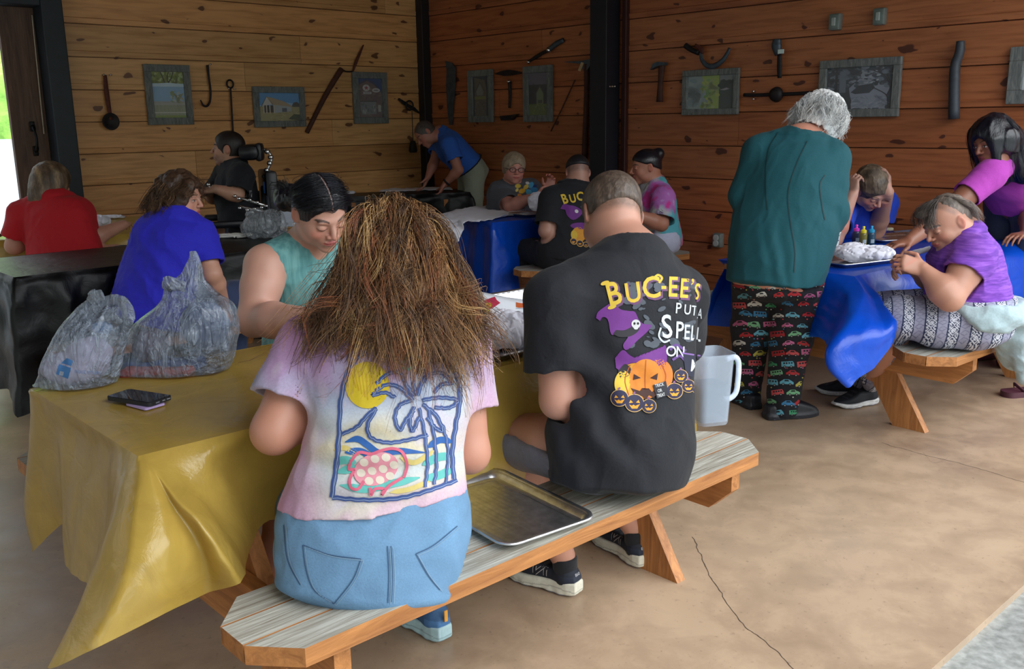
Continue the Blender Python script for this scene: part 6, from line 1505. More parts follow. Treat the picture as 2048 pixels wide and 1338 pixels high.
pants(D, pel10, l10, WD[:3], [[(pel10+l10*s_*.1, .115), (k_, .09), (k_+V(0, 0, -.42), .06)] for s_, k_ in zip((1, -1), kn10)], cloth_mat('pale_trousers', (186, 190, 214), .3, 120), h=.007, top=-.02)
hg = D.hp
D.hair(hair_mat('black_hair'), D.cap(.009)+[Ell(hg(0, -.10, .075), (.042, .045, .045), D.A, .02)], sub=[(Ell(hg(0, .10, -.030), (.085, .085, .092), D.A), .01), (Ell(hg(.082, -.005, -.006), (.02, .026, .034), D.A), .006), (Ell(hg(-.082, -.005, -.006), (.02, .026, .034), D.A), .006)], cuts=[(hg(0, 0, .016), nrm(-D.A[2]+D.A[1]*.48), .008)], col=(26, 24, 32))
# ---------------------------------------------------------------- white-haired woman standing at the right table
f11 = nrm(V(.34, .94, 0)); l11 = lat(f11)
pel11 = J(1556, 520, 4.33); nk11 = J(1600, 282, 4.44); hc11 = J(1642, 248, 4.56)
S = Fig('person standing in teal top and black trousers printed with small cars, curly white hair', (pel11[0], pel11[1], 0), (216, 150, 126), hc11, nrm(V(.55, .70, -.55)), (.25, .25, 1), 1.04, 1.0, h=.0048, opts={'open': False})
S.neck(nk11, .066, .060)
s11L, s11R = J(1518, 305, 4.46), J(1664, 318, 4.38); e11L = J(1488, 392, 4.46); e11R = J(1664, 428, 4.34); w11L = J(1530, 430, 4.68); w11R = J(1664, 455, 4.58)
W11 = [(-.22, .19, .14, .15), (-.05, .200, .17, .162), (.12, .212, .20, .155), (.3, .215, .20, .145), (.5, .200, .175, .14), (.7, .192, .15, .14), (.86, .180, .11, .12), (.95, .14, .07, .085), (1, .085, .06, .065)]
ft = [atz(1490, 806, 0)+V(0, .0, .09), atz(1562, 832, 0)+V(0, .0, .09)]
hp11 = [pel11-l11*.10+V(0, 0, -.04), pel11+l11*.10+V(0, 0, -.04)]; kn11 = [(a+b)/2+f11*.03 for a, b in zip(hp11, ft)]
S.add(Loft(torso(pel11, nk11, l11, l11, W11)), Cone(s11L, nk11, .068, .06, .05), Cone(s11R, nk11, .068, .06, .05), limb(s11L, e11L, w11L, .062, .05, .03), limb(s11R, e11R, w11R, .062, .05, .03), hand(w11L, V(.3, .9, -.2), V(0, 0, -1), .9, -1), hand(w11R, V(.1, 1, -.1), V(0, 0, -1), .9, 1),
      *[limb(a, b, c, .095, .066, .04) for a, b, c in zip(hp11, kn11, ft)]); S.body()
tl = cloth_mat('teal_jersey', (6, 76, 86), .3, 150, sheen=.03)
s11 = dress(S, pel11, nk11, l11, l11, W11, [(e11L, e11L+(w11L-e11L)*.8, .066, .052), (e11R, e11R+(w11R-e11R)*.6, .070, .060)], tl, hem=-.10, xadd=[Cone(s11L, e11L, .076, .067, .03), Cone(s11R, e11R, .076, .071, .03)], seed=141, amp=.005, shoulders=(s11L, s11R), sh_r=.078, inf=.027, neckr=.080,
      zones=[(e11R+V(-.04, -.02, .05), .12, .006, nrm(V(.5, 0, .8)), 55), (pel11+V(0, -.1, .02), .14, .005, nrm(V(1, 0, .1)), 90)], neckdir=V(.35, .25, 1))
p = Print()
for q in ([(1556, 264), (1536, 300), (1530, 360), (1534, 420)], [(1614, 282), (1592, 330), (1576, 385), (1580, 440), (1590, 500), (1588, 545)], [(1650, 350), (1640, 370), (1644, 410), (1650, 440)]): p.add(stroke(q, 1.6), (8, 62, 70), 0); p.add(stroke([(a+2, b) for a, b in q], .9), (14, 92, 100), 0)  # dark seam lines, each with a painted highlight beside it
p.build('seams', s11, bvh_of(s11), from_eye, PRINT, 8, .003)
blp = cloth_mat('black_pyjama', (16, 17, 26), .35, 140, sheen=.03)
tr = pants(S, pel11, l11, [(-.30, .19, .15, .16), (-.1, .208, .172, .176), (0, .210, .180, .176), (.15, .205, .18, .168)], [[(hp11[0], .106), (kn11[0], .094), (ft[0]+V(0, -.01, -.03), .072)], [(hp11[1], .110), (kn11[1], .098), (ft[1]+V(0, -.01, -.045), .076)]], blp, top=.0, h=.005, amp=.006)
bt = bvh_of(tr); p = Print(); rs = random.Random(21)
carc = [(228, 92, 96), (110, 190, 214), (236, 236, 230), (214, 206, 96), (70, 170, 120), (224, 120, 170), (60, 140, 190), (196, 44, 52), (130, 200, 150)]
def car(x, y, s, c, k, a):
    r = math.radians(a); g = lambda u, v: (x+(u*math.cos(r)-v*math.sin(r))*s, y+(u*math.sin(r)+v*math.cos(r))*s)
    body = [(-10, 2), (-10, -1), (-6, -2), (-4, -5), (3, -5), (6, -2), (10, -1), (10, 2)] if k == 0 else [(-10, 2), (-10, -6), (8, -6), (10, -2), (10, 2)] if k == 1 else [(-9, 2), (-9, -3), (-1, -3), (0, -6), (5, -6), (8, -2), (9, 2)]
    p.add(xf((body, [tuple(range(len(body)))]), g), c, 0)
    for u in (-5, 5): p.add(xf(ell2(u, 2.3, 2, 2, 0, 10), g), (30, 30, 36), 1); p.add(xf(ell2(u, 2.3, .9, .9, 0, 8), g), (200, 200, 200), 2)
    if k == 1:
        for u in (-7, -3, 1, 5): p.add(xf(([(u, -4.6), (u+2.6, -4.6), (u+2.6, -2), (u, -2)], [(0, 1, 2, 3)]), g), (26, 28, 40), 1)
    else: p.add(xf(([(-2.6, -4.2), (2.2, -4.2), (3.6, -2), (-3.4, -2)], [(0, 1, 2, 3)]), g), (26, 28, 40), 1)
y = 572; row = 0
while y < 826:
    x = 1478+(13 if row % 2 else 0)
    while x < 1655:
        car(x+rs.uniform(-3, 3), y+rs.uniform(-3, 3), rs.uniform(1.05, 1.5), rs.choice(carc), rs.choice((0, 0, 1, 2)), rs.uniform(-10, 10)); x += 32
    for i in range(4): p.add(ell2(rs.uniform(1480, 1650), y+8, 1.6, 1.4, 0, 8), rs.choice(carc), 0)
    y += 19.5; row += 1
p.build('car_print', tr, bt, from_eye, PRINT, 6, .003)
hg = S.hp
S.hair(hair_mat('white_hair', .6), S.cap(.026, .01)+[Ell(hg(0, -.05, -.03), (.088, .09, .075), S.A, .03), Ell(hg(0, .05, .075), (.07, .05, .05), S.A, .03)], sub=[(Ell(hg(0, .13, -.04), (.07, .07, .10), S.A), .012), (Ell(hg(.090, -.0, -.01), (.03, .028, .04), S.A), .008), (Cone(nk11, hg(0, -.06, -.06), .07, .062), .01)],
       post=lambda P, d: d-.010*snoise(P, 71, 34, 3)-.003*snoise(P, 72, 110, 2), h=.004, col=lambda P: np.array(lin((234, 234, 234)))*(1+.16*snoise(P, 6, 60, 2))[:, None])
wg = []
for i in range(18):
    t = i/17*2*math.pi; wg.append([hg(.03*math.cos(t), .03*math.sin(t), .13), hg(.09*math.cos(t), -.02+.09*math.sin(t), .08), hg(.115*math.cos(t), -.04+.11*math.sin(t), .0), hg(.10*math.cos(t), -.05+.10*math.sin(t), -.06)])
wg = [g for i, g in enumerate(wg) if not (.9 < i/17*2*math.pi < 2.2)]
strands('curls', wg, 1100, S.root, hair_mat('white_hair'), [((236, 236, 234), 4), ((206, 206, 208), 2), ((170, 172, 178), 1)], .0010, .010, 14, .012, 4, .014, fr0=20)
for i, z_ in enumerate(ft):
    d_ = nrm(V(.93, .22, 0)) if i else nrm(V(-.25, .95, 0)); o_ = V(z_[0], z_[1]-.02, 0)-d_*(.09 if i else .10)
    pr = Foot(o_, axes(d_, UZ), .27, [.03, .042, .044, .043, .044, .048, .052, .054, .053, .050, .042, .026], [0]*12, [.07, .08, .072, .06, .075, .086, .088, .082, .074, .064, .054, .04], .018)
    so_ = Foot(o_-d_*.006, axes(d_, UZ), .282, [.034, .046, .048, .047, .048, .052, .056, .058, .057, .054, .046, .030], [0]*12, [.032]*12, .008)
    sdf_obj('clog', Field([pr, so_], post=lambda P, d: d-.0015*np.sin(P[:, 2]*420)*(P[:, 2] < .03)), .005, plain('black_clog', (26, 28, 36), .5, 0, .1, 30), S.root)

# ---------------------------------------------------------------- man holding his head, behind the table
f12 = nrm(V(-.05, -1, 0)); l12 = lat(f12); pel12 = V(2.16, 5.92, .575); nk12 = J(1722, 388, 5.52); hc12 = J(1742, 376, 5.34)
Hh = Fig('person in blue shirt, elbows on the table, both hands on his head', (pel12[0], pel12[1], 0), (214, 160, 140), hc12, nrm(V(.30, -.62, -.72)), nrm(V(.05, -.55, .75)), 1.03, 1.0, h=.0042, opts={'open': False, 'brow': (110, 84, 66), 'lip': (206, 84, 84), 'scalp': (96, 80, 66), 'hz': .03, 'ha': .5, 'blush': .6}, mouth=.007)
Hh.neck(nk12, .064, .058)
s12R, s12L = J(1690, 412, 5.50), J(1768, 408, 5.58); e12R = atz(1668, 478, .785); e12L = atz(1752, 460, .785); w12R = J(1704, 392, 5.20); w12L = J(1776, 384, 5.26)
Hh.add(Loft(torso(pel12, nk12, l12, l12, WF)), Cone(s12R, nk12, .066, .06, .05), Cone(s12L, nk12, .066, .06, .05), limb(s12R, e12R, w12R, .058, .046, .030), limb(s12L, e12L, w12L, .058, .050, .032),
       hand(w12R, V(.10, .25, 1), V(.8, .5, -.1), .98, 1, (.75, 1.0, .7), .08, (.3, .6)), hand(w12L, V(.05, .35, 1), V(-.9, .2, .1), .98, -1, (.5, .6, .4), .18, (.4, .5)),
       *[limb(pel12+l12*s_*.1, pel12+l12*s_*.1+f12*.42, pel12+l12*s_*.1+f12*.42+V(0, 0, -.46), .09, .06, .04) for s_ in (1, -1)]); Hh.body()
dress(Hh, pel12, nk12, l12, l12, WF, [(s12R, s12R+(e12R-s12R)*.62, .078, .082), (s12L, s12L+(e12L-s12L)*.58, .078, .084)], royal if False else cloth_mat('bright_blue_cotton', (26, 66, 190), .35, 150, sheen=.03), hem=-.08, seed=151, amp=.006, shoulders=(s12R, s12L), sh_r=.074, inf=.016, neckdir=nk12-pel12)
pants(Hh, pel12, l12, WF[:3], [[(pel12+l12*s_*.1, .1), (pel12+l12*s_*.1+f12*.42, .08), (pel12+l12*s_*.1+f12*.42+V(0, 0, -.44), .055)] for s_ in (1, -1)], MC['dark_jeans'], h=.008, top=-.02)
hg = Hh.hp
Hh.hair(HAIRM, Hh.cap(.010), sub=[(Ell(hg(0, .12, -.035), (.085, .082, .098), Hh.A), .008), (Ell(hg(.08, -.005, -.01), (.02, .026, .036), Hh.A), .005), (Ell(hg(-.08, -.005, -.01), (.02, .026, .036), Hh.A), .005)], cuts=[(hg(0, -.03, -.05), nrm(-Hh.A[2]-Hh.A[1]*.2), .01)],
        post=folds(18, .005, 26, (1, 1, .5)), h=.004, col=lambda P: np.array(lin((92, 78, 64)))*(1+.6*snoise(P, 6, 40, 2))[:, None])

# ---------------------------------------------------------------- woman in pink leaning in from the right
f13 = nrm(V(-.90, -.30, 0)); l13 = lat(f13); pel13 = V(2.92, 5.42, .98); nk13 = J(2022, 318, 5.18); hc13 = J(1985, 282, 5.08)
C13 = Fig('person in magenta top with long black hair leaning in from the right edge', (pel13[0], pel13[1], 0), (150, 96, 74), hc13, nrm(V(-.88, -.35, -.32)), nrm(V(-.25, 0, 1)), 1.06, 1.0, h=.005, opts={'brow': (26, 18, 18), 'lip': (150, 70, 84), 'iris': (30, 20, 18), 'blush': .1, 'cheek': (150, 90, 76)})
C13.neck(nk13, .058, .052); s13 = J(1980, 350, 5.00); s13b = J(2035, 345, 5.36); e13 = J(1902, 418, 4.92); w13 = J(1818, 482, 4.72); e13b = J(2060, 430, 5.3); w13b = V(2.75, 5.0, .82)
C13.add(Loft(torso(pel13, nk13, l13, l13, WF)), Cone(s13, nk13, .066, .06, .05), Cone(s13b, nk13, .066, .06, .05), limb(s13, e13, w13, .066, .054, .031), limb(s13b, e13b, w13b, .062, .05, .03),
        hand(w13, V(-1, -.25, -.18), V(-.1, 0, -1), .98, 1, (.25, .45, .35), .16, (.4, .4)), hand(w13b, V(-.8, -.5, 0), V(0, 0, -1), .95, -1))
hp13 = [pel13+l13*s_*.1+V(0, 0, -.05) for s_ in (1, -1)]; fz = [V(h_[0]+.05, h_[1]+.02, .09) for h_ in hp13]; kn13 = [(a+b)/2 for a, b in zip(hp13, fz)]
C13.add(*[limb(a, b, c, .095, .066, .04) for a, b, c in zip(hp13, kn13, fz)]); C13.body()
dress(C13, pel13, nk13, l13, l13, WF, [(s13, s13+(e13-s13)*.60, .078, .076), (s13b, s13b+(e13b-s13b)*.5, .076, .08)], cloth_mat('magenta_jersey', (174, 62, 172), .3, 150, sheen=.03), hem=-.10, seed=161, amp=.005, shoulders=(s13, s13b), sh_r=.072, inf=.012, neckdir=nk13-pel13)
pants(C13, pel13, l13, WF[:3], [[(a, .11), (b, .085), (c, .06)] for a, b, c in zip(hp13, kn13, fz)], MC['dark_jeans'], h=.008, top=.0)
for z_ in fz: smooth_angle(MB().box(z_*[1, 1, 0]+f13*.05+V(0, 0, .045), (.09, .25, .085), axes(f13, UZ), .03).build('shoe', plain('plum_shoe', (70, 30, 44), .5), C13.root))
hg = C13.hp
C13.hair(hair_mat('black_hair'), C13.cap(.016, .006)+[Ell(hg(.080, -.012, -.01), (.036, .055, .065), C13.A, .03), Ell(hg(-.080, -.012, -.01), (.036, .055, .065), C13.A, .03), Cone(hg(.03, -.05, .0), hg(.05, -.06, -.20), .085, .060, .05), Cone(hg(-.02, -.07, -.02), hg(-.05, -.10, -.22), .08, .05, .05), Cone(hg(.058, .045, .03), hg(.052, .05, -.15), .030, .026, .03), Cone(hg(-.062, .055, .02), hg(-.062, .075, -.17), .026, .018, .03)],
         sub=[(Ell(hg(.0, .115, -.035), (.052, .062, .105), C13.A), .012)], post=folds(19, .008, 16, (1, 1, .25)), col=lambda P: np.array(lin((16, 18, 28)))*(1+.4*snoise(P, 6, 40, 2))[:, None])
gd = []
for i in range(12):
    u = i/11; x = .075-u*.14; gd.append([hg(x*.4, .03-u*.05, .125), hg(x*1.25, .055-u*.12, .05), hg(x*1.3, .05-u*.13, -.08), hg(x*1.2, .04-u*.13, -.22-.02*math.sin(i*2))])
strands('hair_strands', gd, 900, C13.root, hair_mat('black_hair'), [((16, 18, 28), 4), ((34, 38, 52), 1)], .0012, .008, 16, .008, 12, .02)
q = w13+nrm(V(-1, -.25, -.18))*.098+V(0, -.012, .0)
MB().tube([q+V(-.10, 0, -.3)*0+nrm(V(.3, -1, 0))*.0105*math.cos(t)+V(0, 0, .0105*math.sin(t)) for t in np.linspace(0, 6.283, 15)[:-1]], .0022, 6, closed=True).build('ring', chrome, C13.root, True)

# ---------------------------------------------------------------- woman in purple on the right bench
f14 = nrm(V(-.93, .30, 0)); l14 = lat(f14); pel14 = V(2.02, 4.03, .585); nk14 = J(1925, 468, 4.10); hc14 = J(1893, 446, 4.06)
E = Fig('person in purple T-shirt and patterned blue and white trousers, grey top tied round the waist', (pel14[0], pel14[1], 0), (206, 150, 126), hc14, nrm(V(-.86, -.22, -.46)), nrm(V(-.45, 0, .9)), .98, 1.05, h=.004, opts={'open': False, 'scalp': (96, 84, 76), 'hz': .03, 'hs': 1.4, 'ha': .5, 'blush': .3})
E.neck(nk14, .070, .064); s14 = J(1948, 512, 3.92); s14b = J(1905, 500, 4.26); e14 = J(1900, 596, 3.84); w14 = J(1846, 538, 3.92); e14b = J(1866, 560, 4.2); w14b = J(1826, 536, 4.12)
W14 = [(-.12, .19, .15, .15), (0, .20, .17, .16), (.2, .195, .18, .15), (.4, .185, .165, .145), (.6, .18, .155, .14), (.8, .175, .13, .125), (.93, .14, .08, .09), (1, .09, .062, .07)]
hE = [pel14-l14*.08*s_ for s_ in (1, -1)]   # near, far
k14 = J(1802, 632, 4.02); k14b = V(1.62, 4.32, .56); a14 = J(1742, 752, 4.46); a14b = V(1.82, 4.74, .11)
E.add(Loft(torso(pel14, nk14, l14, l14, W14)), Cone(s14, nk14, .068, .06, .05), Cone(s14b, nk14, .068, .06, .05), limb(s14, e14, w14, .066, .054, .029, 1), limb(s14b, e14b, w14b, .06, .05, .029), hand(w14, V(-.9, .15, .30), V(.1, .8, -.4), .92, -1, (.7, .8, .5), .05, (.7, .6)), hand(w14b, V(-.9, -.3, .1), V(.1, -.6, -.6), .92, 1, (.6, .7, .5), .05, (.7, .6)),
      limb(hE[0], k14, a14, .10, .07, .04), limb(hE[1], k14b, a14b, .10, .07, .04)); E.body()
vio = NT('violet_slub'); vv = vio.coord(scale=(1, 1, 9)); nn = vio.noise(vv, 9, 4, .6, .5); vio.base(vio.ramp(nn, [(.3, lin((84, 40, 140))), (.5, lin((118, 62, 172))), (.72, lin((150, 92, 196)))])); vio.set(Roughness=.85); vio.bump(vio.noise(vio.coord(), 7, 4), .35, .02)
dress(E, pel14, nk14, l14, l14, W14, [(s14, s14+(e14-s14)*.45, .080, .088), (s14b, s14b+(e14b-s14b)*.5, .076, .084)], vio.m, hem=.02, seed=171, amp=.006, shoulders=(s14, s14b), sh_r=.076, inf=.014, neckdir=nk14-pel14, zones=[(pel14+V(0, -.1, .12), .14, .004, UZ, 80)])
def cpat(P):
    """woven geometric bands across the thigh"""
    d = nrm(k14-hE[0]); u = (P-hE[0])@d; v = P[:, 2]+ (P-hE[0])@nrm(V(0, 1, 0))*.6
    per = .088; w = (u/per) % 1; band = w < .5; C = np.tile(np.array(lin((150, 150, 172))), (len(P), 1)); dk = np.array(lin((38, 48, 78))); wh = np.array(lin((208, 210, 222)))
    a = (w/.5)*1.0; dz = np.abs(((v/.044) % 1)-.5)*2; da = np.abs(a-.5)*2; s_ = (da+dz)
    m1 = band & ((s_ % .5) < .27); C[band] = wh; C[m1] = dk
    m2 = band & (np.abs(da-dz) < .12); C[m2] = wh*.9
    a2 = (w-.5)/.5; dz2 = np.abs(((v/.028) % 1)-.5)*2; da2 = np.abs(a2-.5)*2; m3 = (~band) & (np.abs(da2+dz2-.75) < .10); C[m3] = np.array(lin((112, 112, 138)))
    C[(np.abs(w-.5) < .035) | (w < .03) | (w > .97)] = dk; return C
ptm = cloth_vmat('patterned_jersey', .25, 150)
pants(E, pel14, l14, [(-.12, .195, .155, .16), (0, .205, .17, .17), (.2, .20, .17, .16)], [[(hE[0], .128), (hE[0]*.5+k14*.5-V(0, 0, .01), .112), (k14, .085), (a14+V(0, 0, .02), .052)], [(hE[1], .12), (k14b, .085), (a14b, .052)]], ptm, top=.10, h=.003, col=cpat, amp=.003)
jk = cloth_mat('pale_grey_fleece', (158, 178, 184), .4, 120)
bk = V(.17, .02, 0)
E.cloth('tied_jumper', jk, [Loft(torso(pel14, nk14, l14, l14, [(-.10, .232, .21, .205), (0, .24, .22, .21), (.1, .236, .22, .20), (.2, .222, .20, .18)]), k=.03), Cone(pel14+V(.12, -.02, .02), pel14+V(.20, .0, -.20), .10, .05, .04), Cone(pel14+V(.18, -.06, -.02), pel14+V(.21, -.08, -.26), .06, .035, .03)],
        cuts=[(pel14+V(0, 0, .085), UZ, .01), (pel14-V(.04, 0, .06), nrm(V(-.75, 0, -.66)), .02)], post=folds(23, .009, 10, zones=[(pel14+V(.1, -.12, 0), .2, .006, nrm(V(.45, 0, .9)), 75)]), label='pale grey jumper knotted round the waist', h=.0045)
hg = E.hp
E.hair(HAIRM, [Ell(hg(0, -.03, .045), (.080, .080, .080), E.A, .02), Ell(hg(0, -.07, .0), (.066, .046, .065), E.A, .02), Ell(hg(.0, .075, .088), (.062, .034, .020), E.A, .02)], sub=[(Ell(hg(0, .115, -.02), (.09, .085, .092), E.A), .006), (Ell(hg(-.08, -.0, -.01), (.022, .03, .04), E.A), .006), (Ell(hg(.08, -.0, -.01), (.022, .03, .04), E.A), .006)],
       post=lambda P, d: d+.004-.005*snoise(P*[1, 1, .4], 71, 26, 3), h=.0035, col=lambda P: np.array(lin((112, 100, 92)))*(1+.5*snoise(P*[1, 1, .3], 6, 50, 2))[:, None])
gd = []
for i in range(14):
    u = i/13*2-1; gd.append([hg(u*.02, .0, .118), hg(u*.06, .06, .105), hg(u*.075, .098, .07), hg(u*.078, .104, .028)])
strands('fringe', gd, 260, E.root, HAIRM, [((70, 62, 60), 3), ((120, 108, 98), 2)], .0009, .004, 10, .003, 14, .006)
gd = []
for i in range(14):
    u = i/13*2-1; gd.append([hg(u*.03, -.03, .12), hg(u*.085, -.06, .07), hg(u*.08, -.10, .02), hg(u*.075, -.108, -.055)])
strands('back_strands', gd, 420, E.root, HAIRM, [((88, 78, 74), 3), ((140, 126, 114), 2)], .0009, .004, 10, .003, 15, .008)
sh, tt = atz(1752, 806, 0), atz(1694, 812, 0); a14x = V(a14[0], a14[1], .11)
shoe(E.root, sh+V(.0, .0, 0), tt+V(-.02, -.02, 0), a14x, 1, (206, 206, 206), (22, 26, 34), .26, upname='black_mesh', thick=.032, h=.004)
E.cloth('ankle_cuff', ptm, [Cone(a14, V(sh[0]-.03, sh[1]+.0, .095), .05, .042, .02)], h=.004, col=cpat)
sh2 = V(a14b[0]+.04, a14b[1]+.02, 0); shoe(E.root, sh2, sh2+V(-.2, .1, 0), a14b, 1, (206, 206, 206), (22, 26, 34), .26, upname='black_mesh', thick=.032, h=.006)
# ---------------------------------------------------------------- framed pictures, old tools and boxes on the walls
GREYW = wood_mat('barn_wood', lin((88, 94, 94)), lin((146, 150, 146)), (3, 18, 3), .8, False, bscale=4)
IRON = plain('rusty_iron', (40, 34, 36), .6, .3, .35, 25); RUST = plain('rust_red', (96, 48, 38), .7, .1, .3, 25); OLDW = plain('old_handle', (78, 44, 34), .7, 0, .3, 18)
STEEL = plain('dull_steel', (84, 96, 108), .45, .6, .2, 20)
GLASS = NT('picture_glass'); GLASS.set(Roughness=.04); GLASS.b.inputs['Base Color'].default_value = (1, 1, 1, 1); GLASS.b.inputs['Alpha'].default_value = .05; GLASS.b.inputs['Specular IOR Level'].default_value = .8
PAINT = vcol('photo_paper', .5, 0, var=.0)
def wallf(side):
    if side == 'L': return on_left, A0, -N0
    return on_right, -N0, -A0
def picture(label, side, quad, bw, paint, th=.03):
    """quad = pixel corners TL, TR, BR, BL of the frame's outside"""
    on, U_, Fc = wallf(side); q = [on(x, y, .012) for x, y in quad]; c = sum(q)/4
    w = (np.dot(q[1]-q[0], U_)+np.dot(q[2]-q[3], U_))/2; h = (q[0][2]-q[3][2]+q[1][2]-q[2][2])/2; u0 = c-U_*w/2; z0 = c[2]-h/2
    r = thing('framed_picture', label, 'picture', c+V(0, 0, -h/2), 'framed pictures on the pine walls')
    X_ = lambda u, v, d=0.0: c+U_*(u-.5)*w+V(0, 0, (v-.5)*h)+Fc*d
    bu, bv = bw/w, bw/h
    for (a, b, c_, d_) in ((0, 1-bv, 1, 1), (0, 0, 1, bv), (0, bv, bu, 1-bv), (1-bu, bv, 1, 1-bv)):
        m = MB(); p0 = X_((a+c_)/2, (b+d_)/2, th/2); m.box(p0, ((c_-a)*w, (d_-b)*h, th), (U_, UZ, Fc), .004)
        m.build('frame_rail', GREYW, r)
    pi = MB(); bx = (bu, bv, 1-bu, 1-bv)
    pc = X_(.5, .5, .004); pi.box(pc, (w-1.6*bw, h-1.6*bw, .006), (U_, UZ, Fc), 0, (1, 1, 1))
    pic = Print(); paint(pic)
    vs = []; fs = []; cs = []
    for (pv, pf), rgb, lay in pic.items:
        o = len(vs)
        for (a, b) in pv:
            a = min(max(a, 0), 1); b = min(max(b, 0), 1); vs.append(X_(bu+a*(1-2*bu), bv+b*(1-2*bv), .008+lay*.0006)); cs.append(lin(rgb))
        fs += [tuple(i+o for i in f) for f in pf]
    meshobj('photograph', vs, fs, PAINT, r, False, np.array(cs))
    g = MB().box(X_(.5, .5, th*.62), (w-1.9*bw, h-1.9*bw, .003), (U_, UZ, Fc), 0).build('glass', GLASS.m, r)
    return r
def R_(a, b, c, d): return ([(a, b), (c, b), (c, d), (a, d)], [(0, 1, 2, 3)])
def Pg(*pts): return (list(pts), [tuple(range(len(pts)))])
rp_ = random.Random(77)
def specks(p, n, box, cols, rx, ry, lay=3):
    for _ in range(n): p.add(ell2(rp_.uniform(box[0], box[2]), rp_.uniform(box[1], box[3]), rx*rp_.uniform(.5, 1.4), ry*rp_.uniform(.5, 1.4), rp_.uniform(-60, 60), 8), rp_.choice(cols), lay)
def pt1(p):
    p.add(R_(0, 0, 1, 1), (142, 186, 222)); p.add(R_(0, .75, 1, 1), (120, 138, 44), 1); specks(p, 50, (0, .77, 1, 1), [(154, 168, 70), (96, 112, 40), (176, 196, 130)], .05, .03, 2)
    for q in ([(.3, 1), (.38, .85), (.42, .75)], [(.55, 1), (.5, .85), (.55, .75)], [(.7, 1), (.62, .86), (.52, .76)]): p.add(stroke(q, .03), (50, 44, 34), 3)
    p.add(Pg((0, .74), (.5, .765), (1, .74), (1, .68), (0, .68)), (196, 222, 236), 4); p.add(R_(0, 0, 1, .36), (134, 148, 112), 1); p.add(R_(0, .28, 1, .36), (168, 168, 166), 2); specks(p, 30, (.55, .32, .95, .56), [(150, 166, 120), (176, 172, 140), (190, 200, 190)], .05, .03, 3)
    for i in range(24): p.add(R_(i/24+.008, .04, i/24+.024, .32), (196, 196, 178), 4)
    p.add(R_(0, .1, 1, .12), (210, 210, 196), 5); p.add(R_(0, 0, 1, .05), (140, 160, 76), 5)
def pt2(p):
    p.add(R_(0, .5, 1, 1), (84, 156, 216)); p.add(R_(0, 0, 1, .52), (168, 160, 112), 1); p.add(Pg((0, .55), (.5, .7), (1, .6), (1, .52), (0, .52)), (146, 190, 226), 1); specks(p, 40, (0, 0, 1, .4), [(150, 144, 96), (186, 176, 130)], .06, .015, 2)
    p.add(Pg((.8, .5), (.86, .66), (.94, .68), (1, .62), (1, .5)), (70, 66, 60), 2); p.add(Pg((.08, .54), (.2, .86), (.32, .6)), (206, 204, 196), 4); p.add(Pg((.2, .86), (.32, .58), (.84, .5), (.62, .70), (.3, .84)), (172, 150, 118), 3); p.add(stroke([(.06, .52), (.2, .87), (.34, .58)], .02, smooth=False, n=4), (110, 96, 80), 5)
    p.add(R_(.1, .3, .36, .56), (44, 40, 38), 3); p.add(Pg((.36, .28), (.36, .58), (.8, .5), (.8, .34)), (168, 176, 180), 3)
    for x in (.1, .17, .25, .35): p.add(R_(x, .27, x+.025, .56), (206, 196, 176), 6)
    p.add(R_(.56, .32, .68, .46), (80, 90, 100), 6); p.add(Pg((.7, .06), (.85, .24), (1, .22), (1, 0)), (60, 78, 42), 6)
def pt3(p):
    p.add(R_(0, 0, 1, 1), (20, 62, 128)); p.add(Pg((0, 0), (0, .82), (.4, .94), (.7, .84), (1, .62), (1, 0)), (112, 92, 92), 1); specks(p, 70, (.02, .05, .98, .75), [(136, 116, 112), (90, 74, 78), (150, 132, 128)], .08, .01, 2); p.add(stroke([(0, .84), (.4, .95), (.7, .86), (1, .64)], .03), (52, 52, 62), 3)
    p.add(ell2(.35, .76, .15, .085), (206, 204, 204), 4); st = []
    for i in range(10): rr = (.085 if i % 2 == 0 else .036); t = math.pi/2+i*math.pi/5; st.append((.35+rr*math.cos(t)*1.2, .76+rr*.75*math.sin(t)))
    p.add(([(.35, .76)]+st, [(0, i+1, (i+1) % 10+1) for i in range(10)]), (150, 60, 70), 5)
    p.add(ell2(.76, .70, .17, .055), (206, 204, 204), 4); p.add(ell2(.76, .70, .11, .022), (140, 130, 140), 5); p.add(R_(.22, .60, .56, .66), (200, 200, 204), 4); p.add(R_(.26, .62, .52, .64), (130, 120, 130), 5)
    p.add(R_(.08, .08, .74, .42), (132, 140, 142), 4); specks(p, 18, (.1, .1, .72, .38), [(176, 184, 184), (96, 106, 108)], .035, .05, 5); p.add(R_(.06, .40, .78, .43), (60, 60, 66), 6); p.add(R_(.82, .14, .94, .32), (186, 188, 186), 5)
def pt4(p): p.add(R_(0, 0, 1, 1), (18, 40, 60)); p.add(Pg((.1, .98), (.75, .9), (.85, .6), (.8, .0), (.1, 0)), (92, 84, 66), 1); p.add(Pg((.2, .62), (.45, .82), (.66, .60), (.6, .52), (.25, .52)), (120, 120, 112), 2); p.add(stroke([(.12, .6), (.45, .86), (.75, .62)], .03, smooth=False, n=4), (60, 60, 50), 3); p.add(R_(.1, .42, .8, .5), (116, 118, 60), 3); specks(p, 30, (.1, .02, .75, .4), [(110, 98, 84), (80, 70, 60)], .05, .02, 2)
